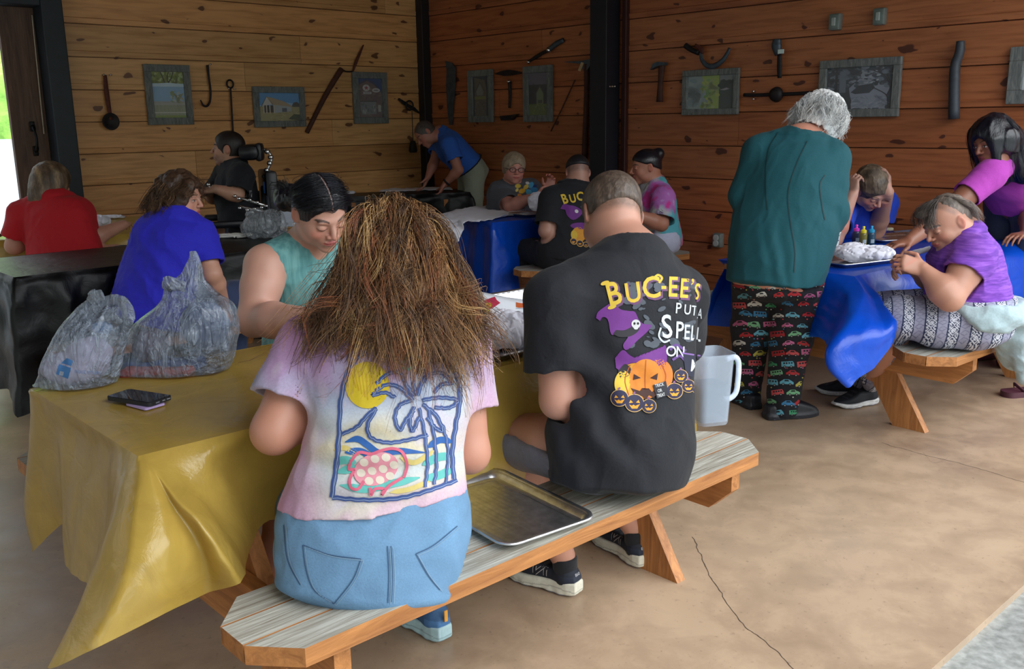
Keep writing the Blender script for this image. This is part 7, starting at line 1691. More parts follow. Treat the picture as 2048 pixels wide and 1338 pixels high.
def pt5(p): p.add(R_(0, 0, 1, 1), (30, 34, 44)); p.add(R_(0, .72, 1, 1), (92, 90, 110), 1); p.add(R_(0, 0, 1, .26), (96, 110, 34), 1); p.add(Pg((.4, .26), (.4, .52), (.58, .66), (.76, .5), (.76, .26)), (112, 126, 84), 2); p.add(stroke([(.36, .5), (.58, .68), (.8, .48)], .025, smooth=False, n=4), (70, 76, 62), 3); p.add(R_(.48, .28, .7, .36), (60, 60, 44), 3); specks(p, 24, (0, .02, 1, .24), [(126, 136, 46), (70, 96, 40)], .08, .012, 2); specks(p, 16, (0, .3, .34, .7), [(20, 24, 30), (48, 52, 60)], .06, .05, 2)
def pt6(p):  # pale left area is a glass reflection painted into the picture
    p.add(R_(0, 0, 1, 1), (52, 68, 62)); p.add(R_(0, 0, .68, 1), (146, 164, 166), 1); p.add(Pg((.3, 1), (.68, 1), (.68, 0), (.42, 0), (.44, .4)), (158, 180, 84), 2); specks(p, 50, (.32, .05, .66, .95), [(176, 190, 90), (130, 168, 96), (170, 186, 130)], .05, .06, 3); specks(p, 16, (.02, .1, .34, .9), [(158, 172, 174), (132, 152, 156)], .09, .12, 2)
    p.add(R_(.69, .78, 1, 1), (126, 134, 136), 2); specks(p, 16, (.7, .62, 1, .82), [(24, 46, 44), (32, 60, 50)], .05, .05, 3); p.add(Pg((.7, .56), (.84, .62), (.9, .58), (.8, .54)), (164, 156, 166), 4)
def pt7(p):
    p.add(R_(0, 0, 1, 1), (44, 54, 68)); p.add(Pg((.35, .5), (.5, .72), (.72, .84), (.8, .6), (.95, .5), (.9, .02), (.4, .02)), (142, 150, 168), 1); specks(p, 120, (0, .5, 1, 1), [(50, 62, 76), (110, 122, 138), (36, 44, 56), (136, 146, 162)], .05, .04, 2); specks(p, 30, (.5, .62, .8, .9), [(176, 184, 196), (150, 160, 176)], .03, .02, 3)
    p.add(R_(.13, 0, .17, 1), (20, 26, 36), 4); p.add(R_(.2, .4, .30, .92), (104, 116, 132), 4); p.add(Pg((.24, 0), (.26, .35), (.34, .45), (.4, .2), (.38, 0)), (30, 38, 50), 5); p.add(Pg((.38, .4), (.5, .56), (.7, .6), (.74, .5), (.66, .38), (.45, .36)), (36, 46, 58), 5)
    for q in ([(.95, .02), (.92, .3), (.78, .45), (.7, .5)], [(.92, .3), (.97, .55), (.9, .8)], [(.7, .9), (.85, .8), (.95, .6)]): p.add(stroke(q, .02), (20, 24, 34), 6)
    specks(p, 50, (.4, .02, .9, .3), [(160, 168, 186), (126, 136, 154)], .06, .015, 3); specks(p, 20, (0, 0, .25, .3), [(30, 38, 50), (60, 70, 84)], .05, .05, 3)
def pt8(p): p.add(R_(0, 0, 1, 1), (150, 190, 222)); p.add(R_(0, 0, 1, .45), (206, 214, 224), 1); p.add(Pg((.05, .52), (.3, .6), (.5, .5), (.3, .42)), (190, 40, 60), 2)
picture('tall grey barn-wood frame: white fence and blue sky, by the ladle', 'L', [(286, 128), (376, 131), (386, 249), (294, 250)], .058, pt1)
picture('wide grey barn-wood frame: old store with porch posts on dry grass', 'L', [(503, 173), (606, 174), (610, 254), (508, 254)], .055, pt2)
picture('tall grey barn-wood frame: weathered shop front with a round star sign', 'L', [(703, 144), (769, 145), (776, 247), (707, 247)], .06, pt3)
picture('narrow tall dim frame nearest the corner post: stone gable', 'R', [(937, 143), (987, 137), (989, 244), (942, 245)], .06, pt4)
picture('tall dim frame right of the axe heads: pale chapel on grass', 'R', [(1048, 134), (1106, 129), (1108, 243), (1052, 244)], .06, pt5)
picture('square weathered frame under the sickle: pale reflection over green field', 'R', [(1370, 143), (1482, 134), (1478, 228), (1366, 231)], .045, pt6)
picture('large grey frame: black and white trees over a river, behind the white-haired head', 'R', [(1641, 124), (1806, 111), (1800, 234), (1640, 234)], .052, pt7)
picture('pale frame cut off by the right edge: bright sky above the dark-haired head', 'R', [(2023, 97), (2160, 84), (2150, 204), (2015, 210)], .08, pt8)
GT_ = 'old hand tools hung on the pine walls'
def hang(name, label, cat, parts, side='L', group=None):
    """parts: (name, [(px, py)...], radius list, off, flat, mat)"""
    on, U_, Fc = wallf(side); p0 = on(*parts[0][1][0], .03); r = thing(name, label, cat, p0, group or GT_)
    for nm, pts, rad, off, flat, mat in parts:
        P = [on(x, y, off) for x, y in pts]; P = crom(P, max(len(P)*4, 6)) if len(P) > 2 else np.array(P)
        rr = np.interp(np.linspace(0, 1, len(P)), np.linspace(0, 1, len(rad)), rad) if hasattr(rad, '__len__') else rad
        MB().tube(P, rr, 12, flat=flat, up=None if flat == 1 else Fc).build(nm, mat, r, True)
    return r
def nails(r, side, pts):
    on, U_, Fc = wallf(side)
    for x, y in pts: q = on(x, y, .0); MB().tube([q, q+Fc*.035], .007, 8).build('hook_nail', chrome, r, True)
# ladle
r = hang('ladle', 'long-handled iron ladle with round bowl, leftmost tool on the wall', 'ladle', [('handle', [(210, 150), (214, 190), (222, 240)], [.014, .020, .014], .03, .5, RUST)])
c_ = on_left(221, 243, .045); MB().lathe(c_, [(.002, -.03), (.04, -.028), (.062, -.012), (.068, .012), (.060, .012), (.035, -.01), (.002, -.014)], 24, (A0, UZ, -N0)).build('bowl', IRON, r, True); nails(r, 'L', [(205, 150), (219, 150)])
r = hang('hay_hook', 'slender iron hook hanging between the tall and wide frames', 'hook', [('hook_rod', [(415, 130), (417, 150), (421, 180), (420, 202), (414, 212), (406, 210), (401, 200)], [.012, .009, .009, .009, .009, .005], .03, 1, IRON)]); nails(r, 'L', [(418, 129)])
r = hang('ring_rod', 'thin iron rod with a ring top hanging behind the wheelchair user', 'rod', [('rod', [(461, 176), (463, 210), (466, 264)], .008, .03, 1, IRON)])
q = on_left(460, 168, .03); MB().tube([q+A0*.03*math.cos(t)+UZ*.034*math.sin(t) for t in np.linspace(0, 6.283, 21)[:-1]], .008, 8, closed=True).build('ring', IRON, r, True); nails(r, 'L', [(455, 177), (467, 178)])
r = hang('flail', 'reddish wooden flail with a chained swingle crossing the wall diagonally', 'farm tool', [('long_handle', [(614, 265), (640, 212), (660, 175), (683, 138)], [.020, .022, .024, .026], .03, 1, OLDW), ('link', [(683, 138), (692, 143), (706, 143)], .007, .03, 1, IRON), ('swingle', [(706, 143), (712, 125), (719, 108), (727, 90)], [.008, .015, .013, .006], .03, 1, RUST)])
r = hang('leg_trap', 'small iron trap with a round pan near the corner', 'trap', [('spring', [(797, 198), (808, 206), (818, 212), (828, 218), (839, 226)], [.012, .020, .016, .020, .008], .03, .5, IRON)])
q = on_left(819, 211, .045); MB().tube([q+A0*.045*math.cos(t)+UZ*.045*math.sin(t) for t in np.linspace(0, 6.283, 21)[:-1]], .009, 8, closed=True).build('jaw', IRON, r, True)
r = hang('hanging_bell', 'black iron bell on a chain just behind the bending head', 'bell', [('chain', [(824, 222), (825, 250), (826, 282)], .004, .04, 1, IRON)])
q = on_left(826, 291, .06); MB().lathe(q, [(.002, .05), (.025, .045), (.035, .01), (.045, -.05), (.035, -.07), (.002, -.072)], 16).build('bell_body', IRON, r, True)
# centre-right wall
on, U_, Fc = wallf('R')
def flat_tool(name, label, cat, outline, th, mat, side='R', off=.02, extra=()):
    on, U_, Fc = wallf(side); P = [on(x, y, off) for x, y in outline]; c_ = np.mean(P, 0); r = thing(name, label, cat, c_, GT_); m = MB().prism(P, Fc, th); ob = m.build('blade', mat, r); return r
r = flat_tool('crosscut_saw', 'broad dark saw blade tapering downward beside the corner post', 'saw', [(892, 122), (905, 126), (912, 135), (911, 180), (907, 220), (905, 250), (900, 250), (896, 215), (894, 170), (895, 140)], .012, STEEL); hang_ = None
r = flat_tool('froe', 'dark lens-shaped iron blade between the two dim frames', 'blade', crom([(990, 148), (1005, 142), (1022, 140), (1044, 145), (1030, 150), (1010, 152)], 18), .012, IRON)
hang('short_rod', 'short iron handle with a bright tip under the lens-shaped blade', 'tool', [('rod', [(1019, 163), (1020, 190), (1019, 216)], [.016, .014, .012], .03, 1, IRON), ('tip', [(1018, 160), (1018, 166)], .020, .03, 1, chrome)], 'R')
flat_tool('wedge', 'small dark iron wedge below the short rod', 'wedge', [(1005, 232), (1026, 230), (1040, 228), (1028, 240), (1008, 241)], .04, IRON)
hang('brace_drill', 'slanting dark tool with two steel bands above the dim frames', 'tool', [('shaft', [(1056, 124), (1075, 112), (1098, 99)], [.010, .018, .014], .03, .6, IRON), ('shaft_end', [(1098, 99), (1112, 88), (1127, 80)], [.022, .026, .020], .03, .5, STEEL), ('band', [(1096, 101), (1100, 98)], .026, .03, 1, chrome), ('band', [(1056, 125), (1058, 122)], .018, .03, 1, chrome)], 'R')
r = hang('pickaxe', 'tall pickaxe with long handle beside the centre post', 'pickaxe', [('handle', [(1174, 128), (1173, 200), (1169, 318)], [.026, .022, .026], .04, 1, OLDW)], 'R')
P = [on(x, y, .025) for x, y in ((1130, 124), (1168, 122), (1196, 116), (1190, 124), (1180, 140), (1172, 142), (1168, 128))]; MB().prism(P, Fc, .035).build('pick_head', STEEL, r)
P = [on(x, y, .06) for x, y in ((1163, 124), (1168, 126), (1161, 143), (1156, 141))]; MB().prism(P, Fc, .003).build('paper_tag', plain('tag_card', (206, 176, 130), .8), r)
hang('thin_staff', 'very thin pale stick leaning beside the pickaxe handle', 'stick', [('stick', [(1150, 160), (1125, 215), (1102, 262)], .006, .03, 1, OLDW)], 'R')
r = hang('adze', 'short-handled adze with dark head right of the post', 'adze', [('handle', [(1324, 128), (1321, 165), (1319, 204)], [.030, .022, .030], .04, .7, OLDW)], 'R')
P = [on(x, y, .02) for x, y in ((1307, 140), (1313, 127), (1322, 124), (1336, 125), (1335, 131), (1326, 131), (1318, 134))]; MB().prism(P, Fc, .045).build('adze_head', STEEL, r)
hang('sickle', 'curved steel sickle with wooden grip above the square frame', 'sickle', [('grip', [(1371, 91), (1382, 99), (1397, 106)], [.022, .020, .018], .04, 1, IRON), ('rust_collar', [(1390, 90), (1402, 99), (1405, 107)], [.012, .022, .012], .04, .5, RUST), ('curved_blade', [(1401, 105), (1404, 120), (1414, 131), (1428, 132), (1444, 122), (1454, 108), (1459, 96)], [.014, .018, .020, .018, .012], .04, .4, STEEL)], 'R')
r = hang('pipe_wrench', 'dark adjustable wrench head on a handle above the iron bar', 'wrench', [('wrench_head', [(1554, 78), (1553, 92), (1556, 110)], [.030, .040, .024], .04, .6, STEEL), ('wrench_handle', [(1559, 108), (1559, 134), (1559, 156)], [.016, .020, .016], .04, .6, IRON)], 'R')
q = on(1562, 103, .07); MB().box(q, (.05, .035, .01), (U_, UZ, Fc), .003).build('bright_clip', chrome, r)
r = hang('wagon_iron', 'horizontal iron bar with a round boss left of the white-haired head', 'iron bar', [('bar', [(1488, 190), (1520, 190), (1600, 187), (1640, 184)], .013, .03, 1, IRON)], 'R')
q = on(1553, 189, .03); MB().lathe(q, [(.002, -.02), (.045, -.02), (.055, 0), (.045, .03), (.02, .04), (.002, .04)], 18, (U_, UZ, Fc)).build('boss', IRON, r, True); nails(r, 'R', [(1511, 183), (1511, 198)])
hang('bent_pipe', 'thick grey bent pipe standing upright on the right wall', 'pipe', [('pipe', [(1921, 82), (1920, 100), (1917, 112), (1911, 130), (1909, 160), (1908, 238)], [.024, .028, .028, .030, .032, .034], .05, 1, plain('grey_pipe', (70, 76, 84), .55, .3, .2, 20))], 'R')
def ebox(label, quad, name='switch_box', kind='paddle'):
    q = [on(x, y, .0) for x, y in quad]; c_ = sum(q)/4; w = np.dot(q[1]-q[0], U_); h = q[0][2]-q[3][2]; r = thing(name, label, 'electrical box', c_-V(0, 0, h/2)+Fc*.0, 'metal electrical boxes on the right wall')
    smooth_angle(MB().box(c_+Fc*.025, (w, h, .05), (U_, UZ, Fc), .008).build('box', plain('galvanised', (140, 152, 148), .45, .5, .1), r))
    smooth_angle(MB().box(c_+Fc*.052, (w*.86, h*.86, .006), (U_, UZ, Fc), .003).build('cover_plate', plain('cover_grey', (126, 140, 136), .4, .3, .08), r))
    if kind == 'paddle': MB().box(c_+Fc*.058, (w*.35, h*.5, .012), (U_, UZ, Fc), .004).build('switch', plain('switch_grey', (168, 178, 174), .4), r)
    else:
        for s_ in (1, -1): m = MB(); m.lathe(c_+Fc*.056+UZ*h*.2*s_, [(.001, 0), (w*.3, 0), (w*.3, .006), (.001, .006)], 16, (U_, UZ, Fc)); m.build('socket', plain('socket_white', (190, 196, 196), .4), r, False)
ebox('grey metal electrical box above the black and white picture, left of the pair', [(1665, 29), (1687, 27), (1685, 60), (1664, 62)])
ebox('grey metal electrical box high on the right wall, right of the pair', [(1753, 18), (1776, 16), (1774, 49), (1752, 52)])
ebox('grey metal wall socket low on the red pine, left of the standing figure', [(1432, 466), (1449, 465), (1448, 494), (1432, 494)], 'wall_socket', 'socket')
# ---------------------------------------------------------------- things on the tables and benches
FOIL = NT('foil'); _n = FOIL.noise(FOIL.coord(), 30, 4, .6); FOIL.set(Metallic=1, Roughness=.34); FOIL.base(FOIL.ramp(_n, [(.3, (.55, .56, .58)), (.7, (.85, .86, .88))])); FOIL.bump(_n, .35, .004); FOIL = FOIL.m
def rrect(w, h, r, n=6):
    out = []
    for cx, cy, a0 in ((w/2-r, h/2-r, 0), (-w/2+r, h/2-r, 90), (-w/2+r, -h/2+r, 180), (w/2-r, -h/2+r, 270)):
        for i in range(n+1): t = math.radians(a0+90*i/n); out.append((cx+r*math.cos(t), cy+r*math.sin(t)))
    return out
def tray(label, c, heading, L, W, depth=.022, crinkle=0, tilt=(0, 0), zrib=.0012):
    """open foil tray: base centre c, long side along heading"""
    a = math.radians(heading); U_ = V(math.sin(a), math.cos(a), tilt[0]); W_ = V(math.cos(a), -math.sin(a), tilt[1]); c = np.array(c, float)
    prof = [(-.030, .0), (-.012, .0), (.0, depth*.9), (.004, depth), (.012, depth+.001), (.015, depth-.004), (.011, depth-.006), (.002, depth-.003), (-.002, depth*.85), (-.013, -.0015)]
    vs = []; fs = []; n = 10; m = None
    for k, (o, z) in enumerate(prof):
        ring = rrect(L-.04+2*o, W-.04+2*o, .035+max(o, -.02)*.9, n)
        P = [];
        dense = []
        for i in range(len(ring)):
            p, q = np.array(ring[i]), np.array(ring[(i+1) % len(ring)]); kk = max(1, int(np.linalg.norm(q-p)/.008))
            if k == 0: dense.append(kk)
            else: kk = CNT[i]
            for j in range(kk): P.append(p+(q-p)*j/kk)
        if k == 0: CNT = dense
        m = len(P)
        for i, p in enumerate(P):
            w = crinkle*math.sin(i*2.1)*(1 if 2 <= k <= 7 else 0); d = nrm(V(p[0], p[1], 0)); vs.append(c+U_*(p[0]+d[0]*w)+W_*(p[1]+d[1]*w)+UZ*(z+.0))
    for k in range(len(prof)-1):
        for i in range(m): fs.append((k*m+i, k*m+(i+1) % m, (k+1)*m+(i+1) % m, (k+1)*m+i))
    # ribbed floor
    o = len(vs); nx, ny = 60, 34; Lw, Ww = L-.10, W-.10
    for i in range(nx+1):
        for j in range(ny+1):
            x = -Lw/2+Lw*i/nx; y = -Ww/2+Ww*j/ny; e = min(i, nx-i, j, ny-j); vs.append(c+U_*x+W_*y+UZ*(.0+(zrib*math.sin(y*380) if 2 < e and abs(x) < Lw*.42 else 0)+(0 if e else -.0008)))
    fs += grid_faces(nx+1, ny+1, o)
    r = thing('foil_tray', label, 'tray', c, 'shallow foil trays'); meshobj('pan', vs, fs, FOIL, r, True); return r
hd = 47.5
tray('empty foil tray lying across the near bench between the two seated people', V(-.035, 2.315, .4535), hd-90+6, .46, .31, .018)
c_ = atz(1002, 694, .763); tray('foil tray on the nearest table holding the bunched white shirt', (c_[0], c_[1], .7625), hd+3, .46, .31, .022, .0012)
c2_ = atz(1040, 612, .763); tray('brighter foil tray behind the instruction leaflet on the nearest table', (c2_[0]+.02, c2_[1]-.06, .7625), hd+2, .50, .33, .045, .0015)
WC = cloth_mat('white_cotton', (226, 226, 238), .5, 200, .9, var=.04)
def clump(name, label, c, r, seed, cat='shirt', mat=None, amp=.012, h=.004, parts=5, group=None, fs_=26):
    rs = np.random.default_rng(seed); add = []
    for i in range(parts):
        t = 2*math.pi*i/parts; q = np.array(c)+V(r[0]*.48*math.cos(t), r[1]*.48*math.sin(t), r[2]*(.45+.25*rs.random())); add.append(Ell(q, (r[0]*.62, r[1]*.62, r[2]*rs.uniform(.5, .8)), None, .015))
    ct = np.array(c)
    def post(P, d):
        q = P-ct; an = np.arctan2(q[:, 1], q[:, 0]); rr = np.hypot(q[:, 0], q[:, 1]); n = snoise(P, seed, fs_, 3); return d-amp*(np.abs(np.sin(an*5+rr*40+n*2.5))**.7-.6)-amp*.5*n
    o = sdf_obj(name, Field(add, cuts=[(np.array(c), (0, 0, -1), .003)], post=post, pad=.02), h, mat or WC, None, None); tag(o, label, cat, group); return o
clump('white_shirt', 'bunched white shirt with twisted folds in the foil tray on the nearest table', (c_[0]+.0, c_[1]+.01, .7660), (.135, .11, .075), 3, h=.003)
# instruction leaflet
pc = [J(951, 581, 3.25), J(1012, 594, 3.24), J(1088, 604, 3.26), J(1078, 662, 3.06), J(1010, 650, 3.03), J(940, 639, 3.05)]
vs = []; m = 16
for i in range(m+1):
    u = i/m; top = pc[0]*(1-2*u)+pc[1]*2*u if u < .5 else pc[1]*(2-2*u)+pc[2]*(2*u-1); bot = pc[5]*(1-2*u)+pc[4]*2*u if u < .5 else pc[4]*(2-2*u)+pc[3]*(2*u-1)
    for j in range(7): v_ = j/6; vs.append(top*(1-v_)+bot*v_+V(0, 0, .012*math.sin(math.pi*v_)*math.sin(u*6.28)))
lf = meshobj('leaflet', vs, grid_faces(m+1, 7), plain('white_paper', (226, 230, 238), .7, 0, .02), None, True); tag(lf, 'folded white instruction leaflet with rainbow pattern and small coloured drawings, leaning on trays', 'leaflet')
sm_ = lf.modifiers.new('thickness', 'SOLIDIFY'); sm_.thickness = .0012
bl_ = bvh_of(lf); p = Print()
def L_(x, y): return (900+x/6.69, 540+y/6.69)
def pl(pts, c, l=0): p.add(([L_(*q) for q in pts], [tuple(range(len(pts)))]), c, l)
pl([(410, 470), (470, 400), (600, 355), (625, 400), (675, 440), (600, 490), (540, 525), (480, 500)], (214, 50, 88)); pl([(355, 490), (420, 480), (520, 520), (530, 575), (400, 560), (355, 530)], (206, 206, 40), 1); pl([(340, 560), (400, 560), (530, 575), (545, 635), (420, 605)], (70, 150, 70), 1); pl([(385, 615), (460, 620), (600, 675), (620, 700), (480, 665)], (50, 50, 110), 1)
p.add(xf(ell2(515, 470, 42, 34), L_), (236, 210, 50), 2); p.add(xf(ell2(515, 470, 20, 16), L_), (230, 120, 60), 3)
pl([(885, 430), (925, 440), (1040, 450), (1040, 500), (930, 505), (885, 495)], (232, 110, 50), 1); pl([(940, 575), (1040, 570), (1040, 620), (940, 600)], (226, 60, 60), 1); pl([(890, 660), (940, 670), (1030, 680), (1035, 700), (930, 695)], (60, 110, 120), 1); pl([(885, 720), (1050, 735), (1050, 755), (885, 740)], (60, 140, 190), 1); pl([(1120, 590), (1180, 600), (1160, 640), (1120, 630)], (110, 170, 90), 1); pl([(1120, 470), (1190, 480), (1180, 500), (1120, 495)], (90, 70, 110), 1)
for i in range(9): pl([(600, 520+i*18), (715, 530+i*17), (715, 535+i*17), (600, 525+i*18)], (150, 156, 176)); pl([(745, 540+i*18), (850, 550+i*17), (850, 555+i*17), (745, 545+i*18)], (150, 156, 176))
for q in ([(880, 515), (1050, 520)], [(880, 630), (1050, 635)], [(1055, 440), (1050, 760)]): p.add(xf(stroke(q, 4, smooth=False, n=3), L_), (120, 130, 150))
p.build('leaflet_print', lf, bl_, from_eye, PRINT, 5, .0016, .0004)
# string knots left of the leaflet
mb = MB(); rs = random.Random(3)
q0 = atz(928, 622, .765)
for i in range(7): k_ = [q0+V(rs.uniform(-.05, .05), rs.uniform(-.05, .05), rs.uniform(0, .018)) for _ in range(5)]; mb.tube(crom(k_, 18), .0022, 5)
tag(mb.build('elastic_bands', plain('white_rubber', (216, 220, 220), .6), None, True), 'loose white elastic bands left of the leaflet on the nearest table', 'rubber bands')
# phone and lilac wallet
q = [atz(x, y, .775) for x, y in ((211, 793), (261, 778), (344, 787), (297, 811))]; c_ = sum(q)/4; ux = nrm((q[2]-q[1]+q[3]-q[0])*[1, 1, 0]); uy = nrm(np.cross(UZ, ux)); Lp, Wp = .155, .078
r = thing('phone', 'black smartphone lying on a lilac card wallet on the gold table cover', 'phone', (c_[0], c_[1], .765))
def rplate(name, c, L, W, rr, z0, z1, mat, parent, ux=ux, uy=uy):
    m = MB(); P = [V(c[0], c[1], z0)+ux*a+uy*b for a, b in rrect(L, W, rr, 5)]; m.prism(P, UZ, z1-z0); return smooth_angle(m.build(name, mat, parent), 30)
rplate('case', c_, Lp, Wp, .012, .7655, .7755, plain('black_case', (22, 24, 30), .5), r); rplate('screen', c_, Lp-.006, Wp-.006, .010, .7755, .7765, plain('screen_glass', (8, 10, 20), .05), r)
e_ = c_+ux*Lp/2
for o_, w_ in ((-.012, .012), (.008, .009), (.024, .012)): MB().box(V(e_[0], e_[1], .7705)+uy*o_, (.0012, w_, .003), (ux, uy, UZ), .0004).build('port', plain('port_metal', (150, 156, 170), .3, .7), r)
q = [atz(x, y, .762) for x, y in ((241, 807), (300, 800), (333, 806), (290, 822))]; cw = sum(q)/4
o = rplate('card_wallet', cw, .085, .058, .006, .7600, .7650, plain('lilac_leather', (178, 156, 206), .5), None, nrm(ux+uy*-.15), nrm(uy+ux*.15)); tag(o, 'lilac card wallet half hidden under the black phone', 'wallet')

# plastic shopping bags
def bagmat(name, rgb, alpha):
    t = NT(name); v = t.coord(scale=(1, 1, .38)); n = t.noise(v, 16, 5, .55, 2.2); n2 = t.noise(t.coord(), 7, 4, .6, 1.5)
    t.base(lin(rgb)); t.set(Roughness=.16); t.b.inputs['Specular IOR Level'].default_value = 1.0; t.b.inputs['Coat Weight'].default_value = .8; t.b.inputs['Coat Roughness'].default_value = .12
    rg = t.math('ABSOLUTE', t.math('SUBTRACT', n, .5)); cr = t.ramp(rg, [(0, (.35,)*3), (.035, (0,)*3)])
    t.l(t.math('ADD', t.ramp(n2, [(.3, (alpha-.10,)*3), (.7, (alpha+.12,)*3)]), cr), t.b.inputs['Alpha']); t.bump(t.math('ADD', n, n2), 1.0, .05); return t.m
BAG = bagmat('grey_bag_film', (150, 164, 184), .48)
def bag(label, rows, Y, dep, seed, content, handles, logo=None, mat=None):
    """rows: (y, x_left, x_right, half depth) from the base up"""
    R = np.array(rows, float); n = 44; seg = 96; R = crom(R, n); vs = []; pl_ = snoise(np.stack([np.cos(np.arange(seg)/seg*6.283), np.sin(np.arange(seg)/seg*6.283), np.zeros(seg)], 1), seed, 6, 3)
    for k, (y, xl, xr, d) in enumerate(R):
        t = k/(n-1); a, b = J(xl, y, Y), J(xr, y, Y); c = (a+b)/2; w = (b-a)/2
        for i in range(seg):
            an = 2*math.pi*i/seg; f = 1+(.03+.16*t)*pl_[i]*(.4+.6*t)+.03*math.sin(an*17+t*9)*t
            p = c+w*math.cos(an)*f+V(-.0, 1, 0)*math.sin(an)*d*f; vs.append(p)
    vs = np.array(vs); vs += (snoise(vs, seed, 16, 3)*.006)[:, None]*np.array([1, 1, .5]); vs[:, 2] = np.maximum(vs[:, 2], .764)
    fs = grid_faces(n, seg, 0, True); vs = np.vstack([vs, vs[:seg].mean(0)]); fs += [(len(vs)-1, (i+1) % seg, i) for i in range(seg)]
    c = vs.mean(0); r = thing('shopping_bag', label, 'bag', (c[0], c[1], .765), 'grey plastic shopping bags'); film = meshobj('film', vs, fs, mat or BAG, r, True)
    for hpts in handles:
        P = crom([J(*q) for q in hpts], 26); m = MB(); m.tube(P, [.016]*8+[.020]*10+[.016]*8, 10, flat=.22, up=V(.2, 1, .1)); m.build('handle', mat or BAG, r, True)
    for i, (prm, rgb) in enumerate(content):
        sdf_obj('contents', Field(prm, post=folds(i+seed, .006, 14)), .006, plain('contents_%d_%d' % (seed, i), rgb, .8, 0, .25, 30), r)
    if logo:
        p = Print(); logo(p); p.build('bag_print', film, bvh_of(film), from_eye, PRINT, 7, .002)
    return r
def lg(p):
    b = (70, 130, 196)
    for q in ([(112, 748), (118, 728), (142, 736), (136, 758)], [(122, 726), (134, 716), (146, 722), (142, 732)], [(120, 742), (128, 744), (126, 752), (118, 750)]): p.add(([*q], [(0, 1, 2, 3)]), b if q[0][0] != 120 else (176, 190, 214), 0 if q[0][0] != 120 else 1)
    vs, fs = text2d('PLEASE RETURN', 1.0, .01); r_ = math.radians(4); p.add(xf((vs, fs), lambda a, c: (149+a*7.2*math.cos(r_), 746+a*7.2*math.sin(r_)-c*9)), (120, 150, 200), 0)
bag('smaller grey shopping bag with blue print and white cloth inside, at the table corner', [(786, 78, 150, .03), (775, 72, 222, .07), (740, 84, 238, .085), (700, 96, 246, .085), (660, 118, 256, .07), (632, 140, 256, .045), (612, 158, 250, .03), (598, 178, 236, .02)], 2.50, .08, 31,
    [([Ell(J(150, 735, 2.50), (.09, .06, .045)), Ell(J(180, 710, 2.5), (.06, .05, .05))], (206, 200, 232)), ([Ell(J(205, 655, 2.5), (.03, .02, .02))], (50, 110, 180))],
    [[(182, 606, 2.48), (190, 594, 2.47), (206, 590, 2.46)], [(212, 604, 2.48), (236, 600, 2.46), (254, 618, 2.46), (256, 642, 2.46), (246, 656, 2.47)], [(226, 616, 2.47), (222, 634, 2.45), (240, 648, 2.46)]], lg)
bag('larger grey shopping bag with tall twisted handle, blue and red boxes inside', [(764, 240, 436, .05), (748, 228, 452, .09), (715, 232, 470, .10), (680, 248, 477, .10), (645, 278, 476, .09), (610, 318, 462, .07), (585, 332, 432, .05), (568, 340, 416, .035), (548, 362, 406, .02), (520, 376, 396, .012), (503, 380, 390, .008)], 2.63, .1, 47,
    [([Box(J(320, 742, 2.62), (.10, .045, .014), None, .006)], (176, 66, 66)), ([Box(J(330, 728, 2.66), (.11, .04, .014), None, .006)], (40, 70, 140)), ([Ell(J(410, 650, 2.66), (.07, .04, .07))], (86, 104, 150)), ([Ell(J(300, 690, 2.66), (.05, .05, .05))], (120, 110, 124))],
    [[(334, 580, 2.60), (336, 566, 2.59), (352, 570, 2.59), (372, 574, 2.59)]])

# water pitcher on the near bench
pm = NT('pitcher_plastic'); pm.b.inputs['Base Color'].default_value = (*lin((206, 222, 240)), 1); pm.set(Roughness=.3, Alpha=.30); pm.b.inputs['Specular IOR Level'].default_value = .7; pm = pm.m
wm = NT('water'); wm.b.inputs['Base Color'].default_value = (*lin((120, 140, 160)), 1); wm.set(Roughness=.1, Alpha=.4); wm = wm.m
bc = (atz(1392, 846, .452)+atz(1466, 858, .452))/2+V(-.01, .05, 0); r = thing('water_pitcher', 'clear plastic pitcher half full of water on the far end of the near bench', 'pitcher', (bc[0], bc[1], .452)); ax_ = axes(V(-.25, 1, 0), UZ)
def ringset(name, rings, mat, parent, closebot=True, ctr=bc, axx=ax_):
    vs = []; n = None
    for w, d, z, rr in rings:
        P = rrect(w, d, rr, 5); n = len(P); vs += [V(ctr[0], ctr[1], z)+axx[0]*a+axx[1]*b for a, b in P]
    fs = grid_faces(len(rings), n, 0, True)
    if closebot: fs.append(tuple(range(n)))
    return smooth_angle(meshobj(name, vs, fs, mat, parent, True), 50)
z0 = .452; HP = .245
ringset('body', [(.098, .104, z0, .02), (.104, .110, z0+.008, .02), (.122, .135, z0+HP-.02, .024), (.128, .142, z0+HP-.014, .024), (.130, .144, z0+HP, .024), (.124, .138, z0+HP, .022), (.118, .131, z0+HP-.02, .022), (.100, .106, z0+.012, .018), (.02, .02, z0+.010, .006)], pm, r)
ringset('water', [(.099, .105, z0+.0125, .018), (.109, .118, z0+HP*.54, .02), (.02, .02, z0+HP*.54, .005)], wm, r)
hb = V(bc[0], bc[1], 0)+ax_[0]*.058; hz = [(.0, z0+HP-.035), (.030, z0+HP-.028), (.046, z0+HP-.05), (.046, z0+HP*.55), (.040, z0+HP*.38), (.018, z0+HP*.30), (-.006, z0+HP*.30)]
MB().tube(crom([hb+ax_[0]*a+UZ*b for a, b in hz], 30), .010, 10, flat=.7, up=ax_[1]).build('handle', plain('frosted_handle', (200, 214, 232), .35), r, True)

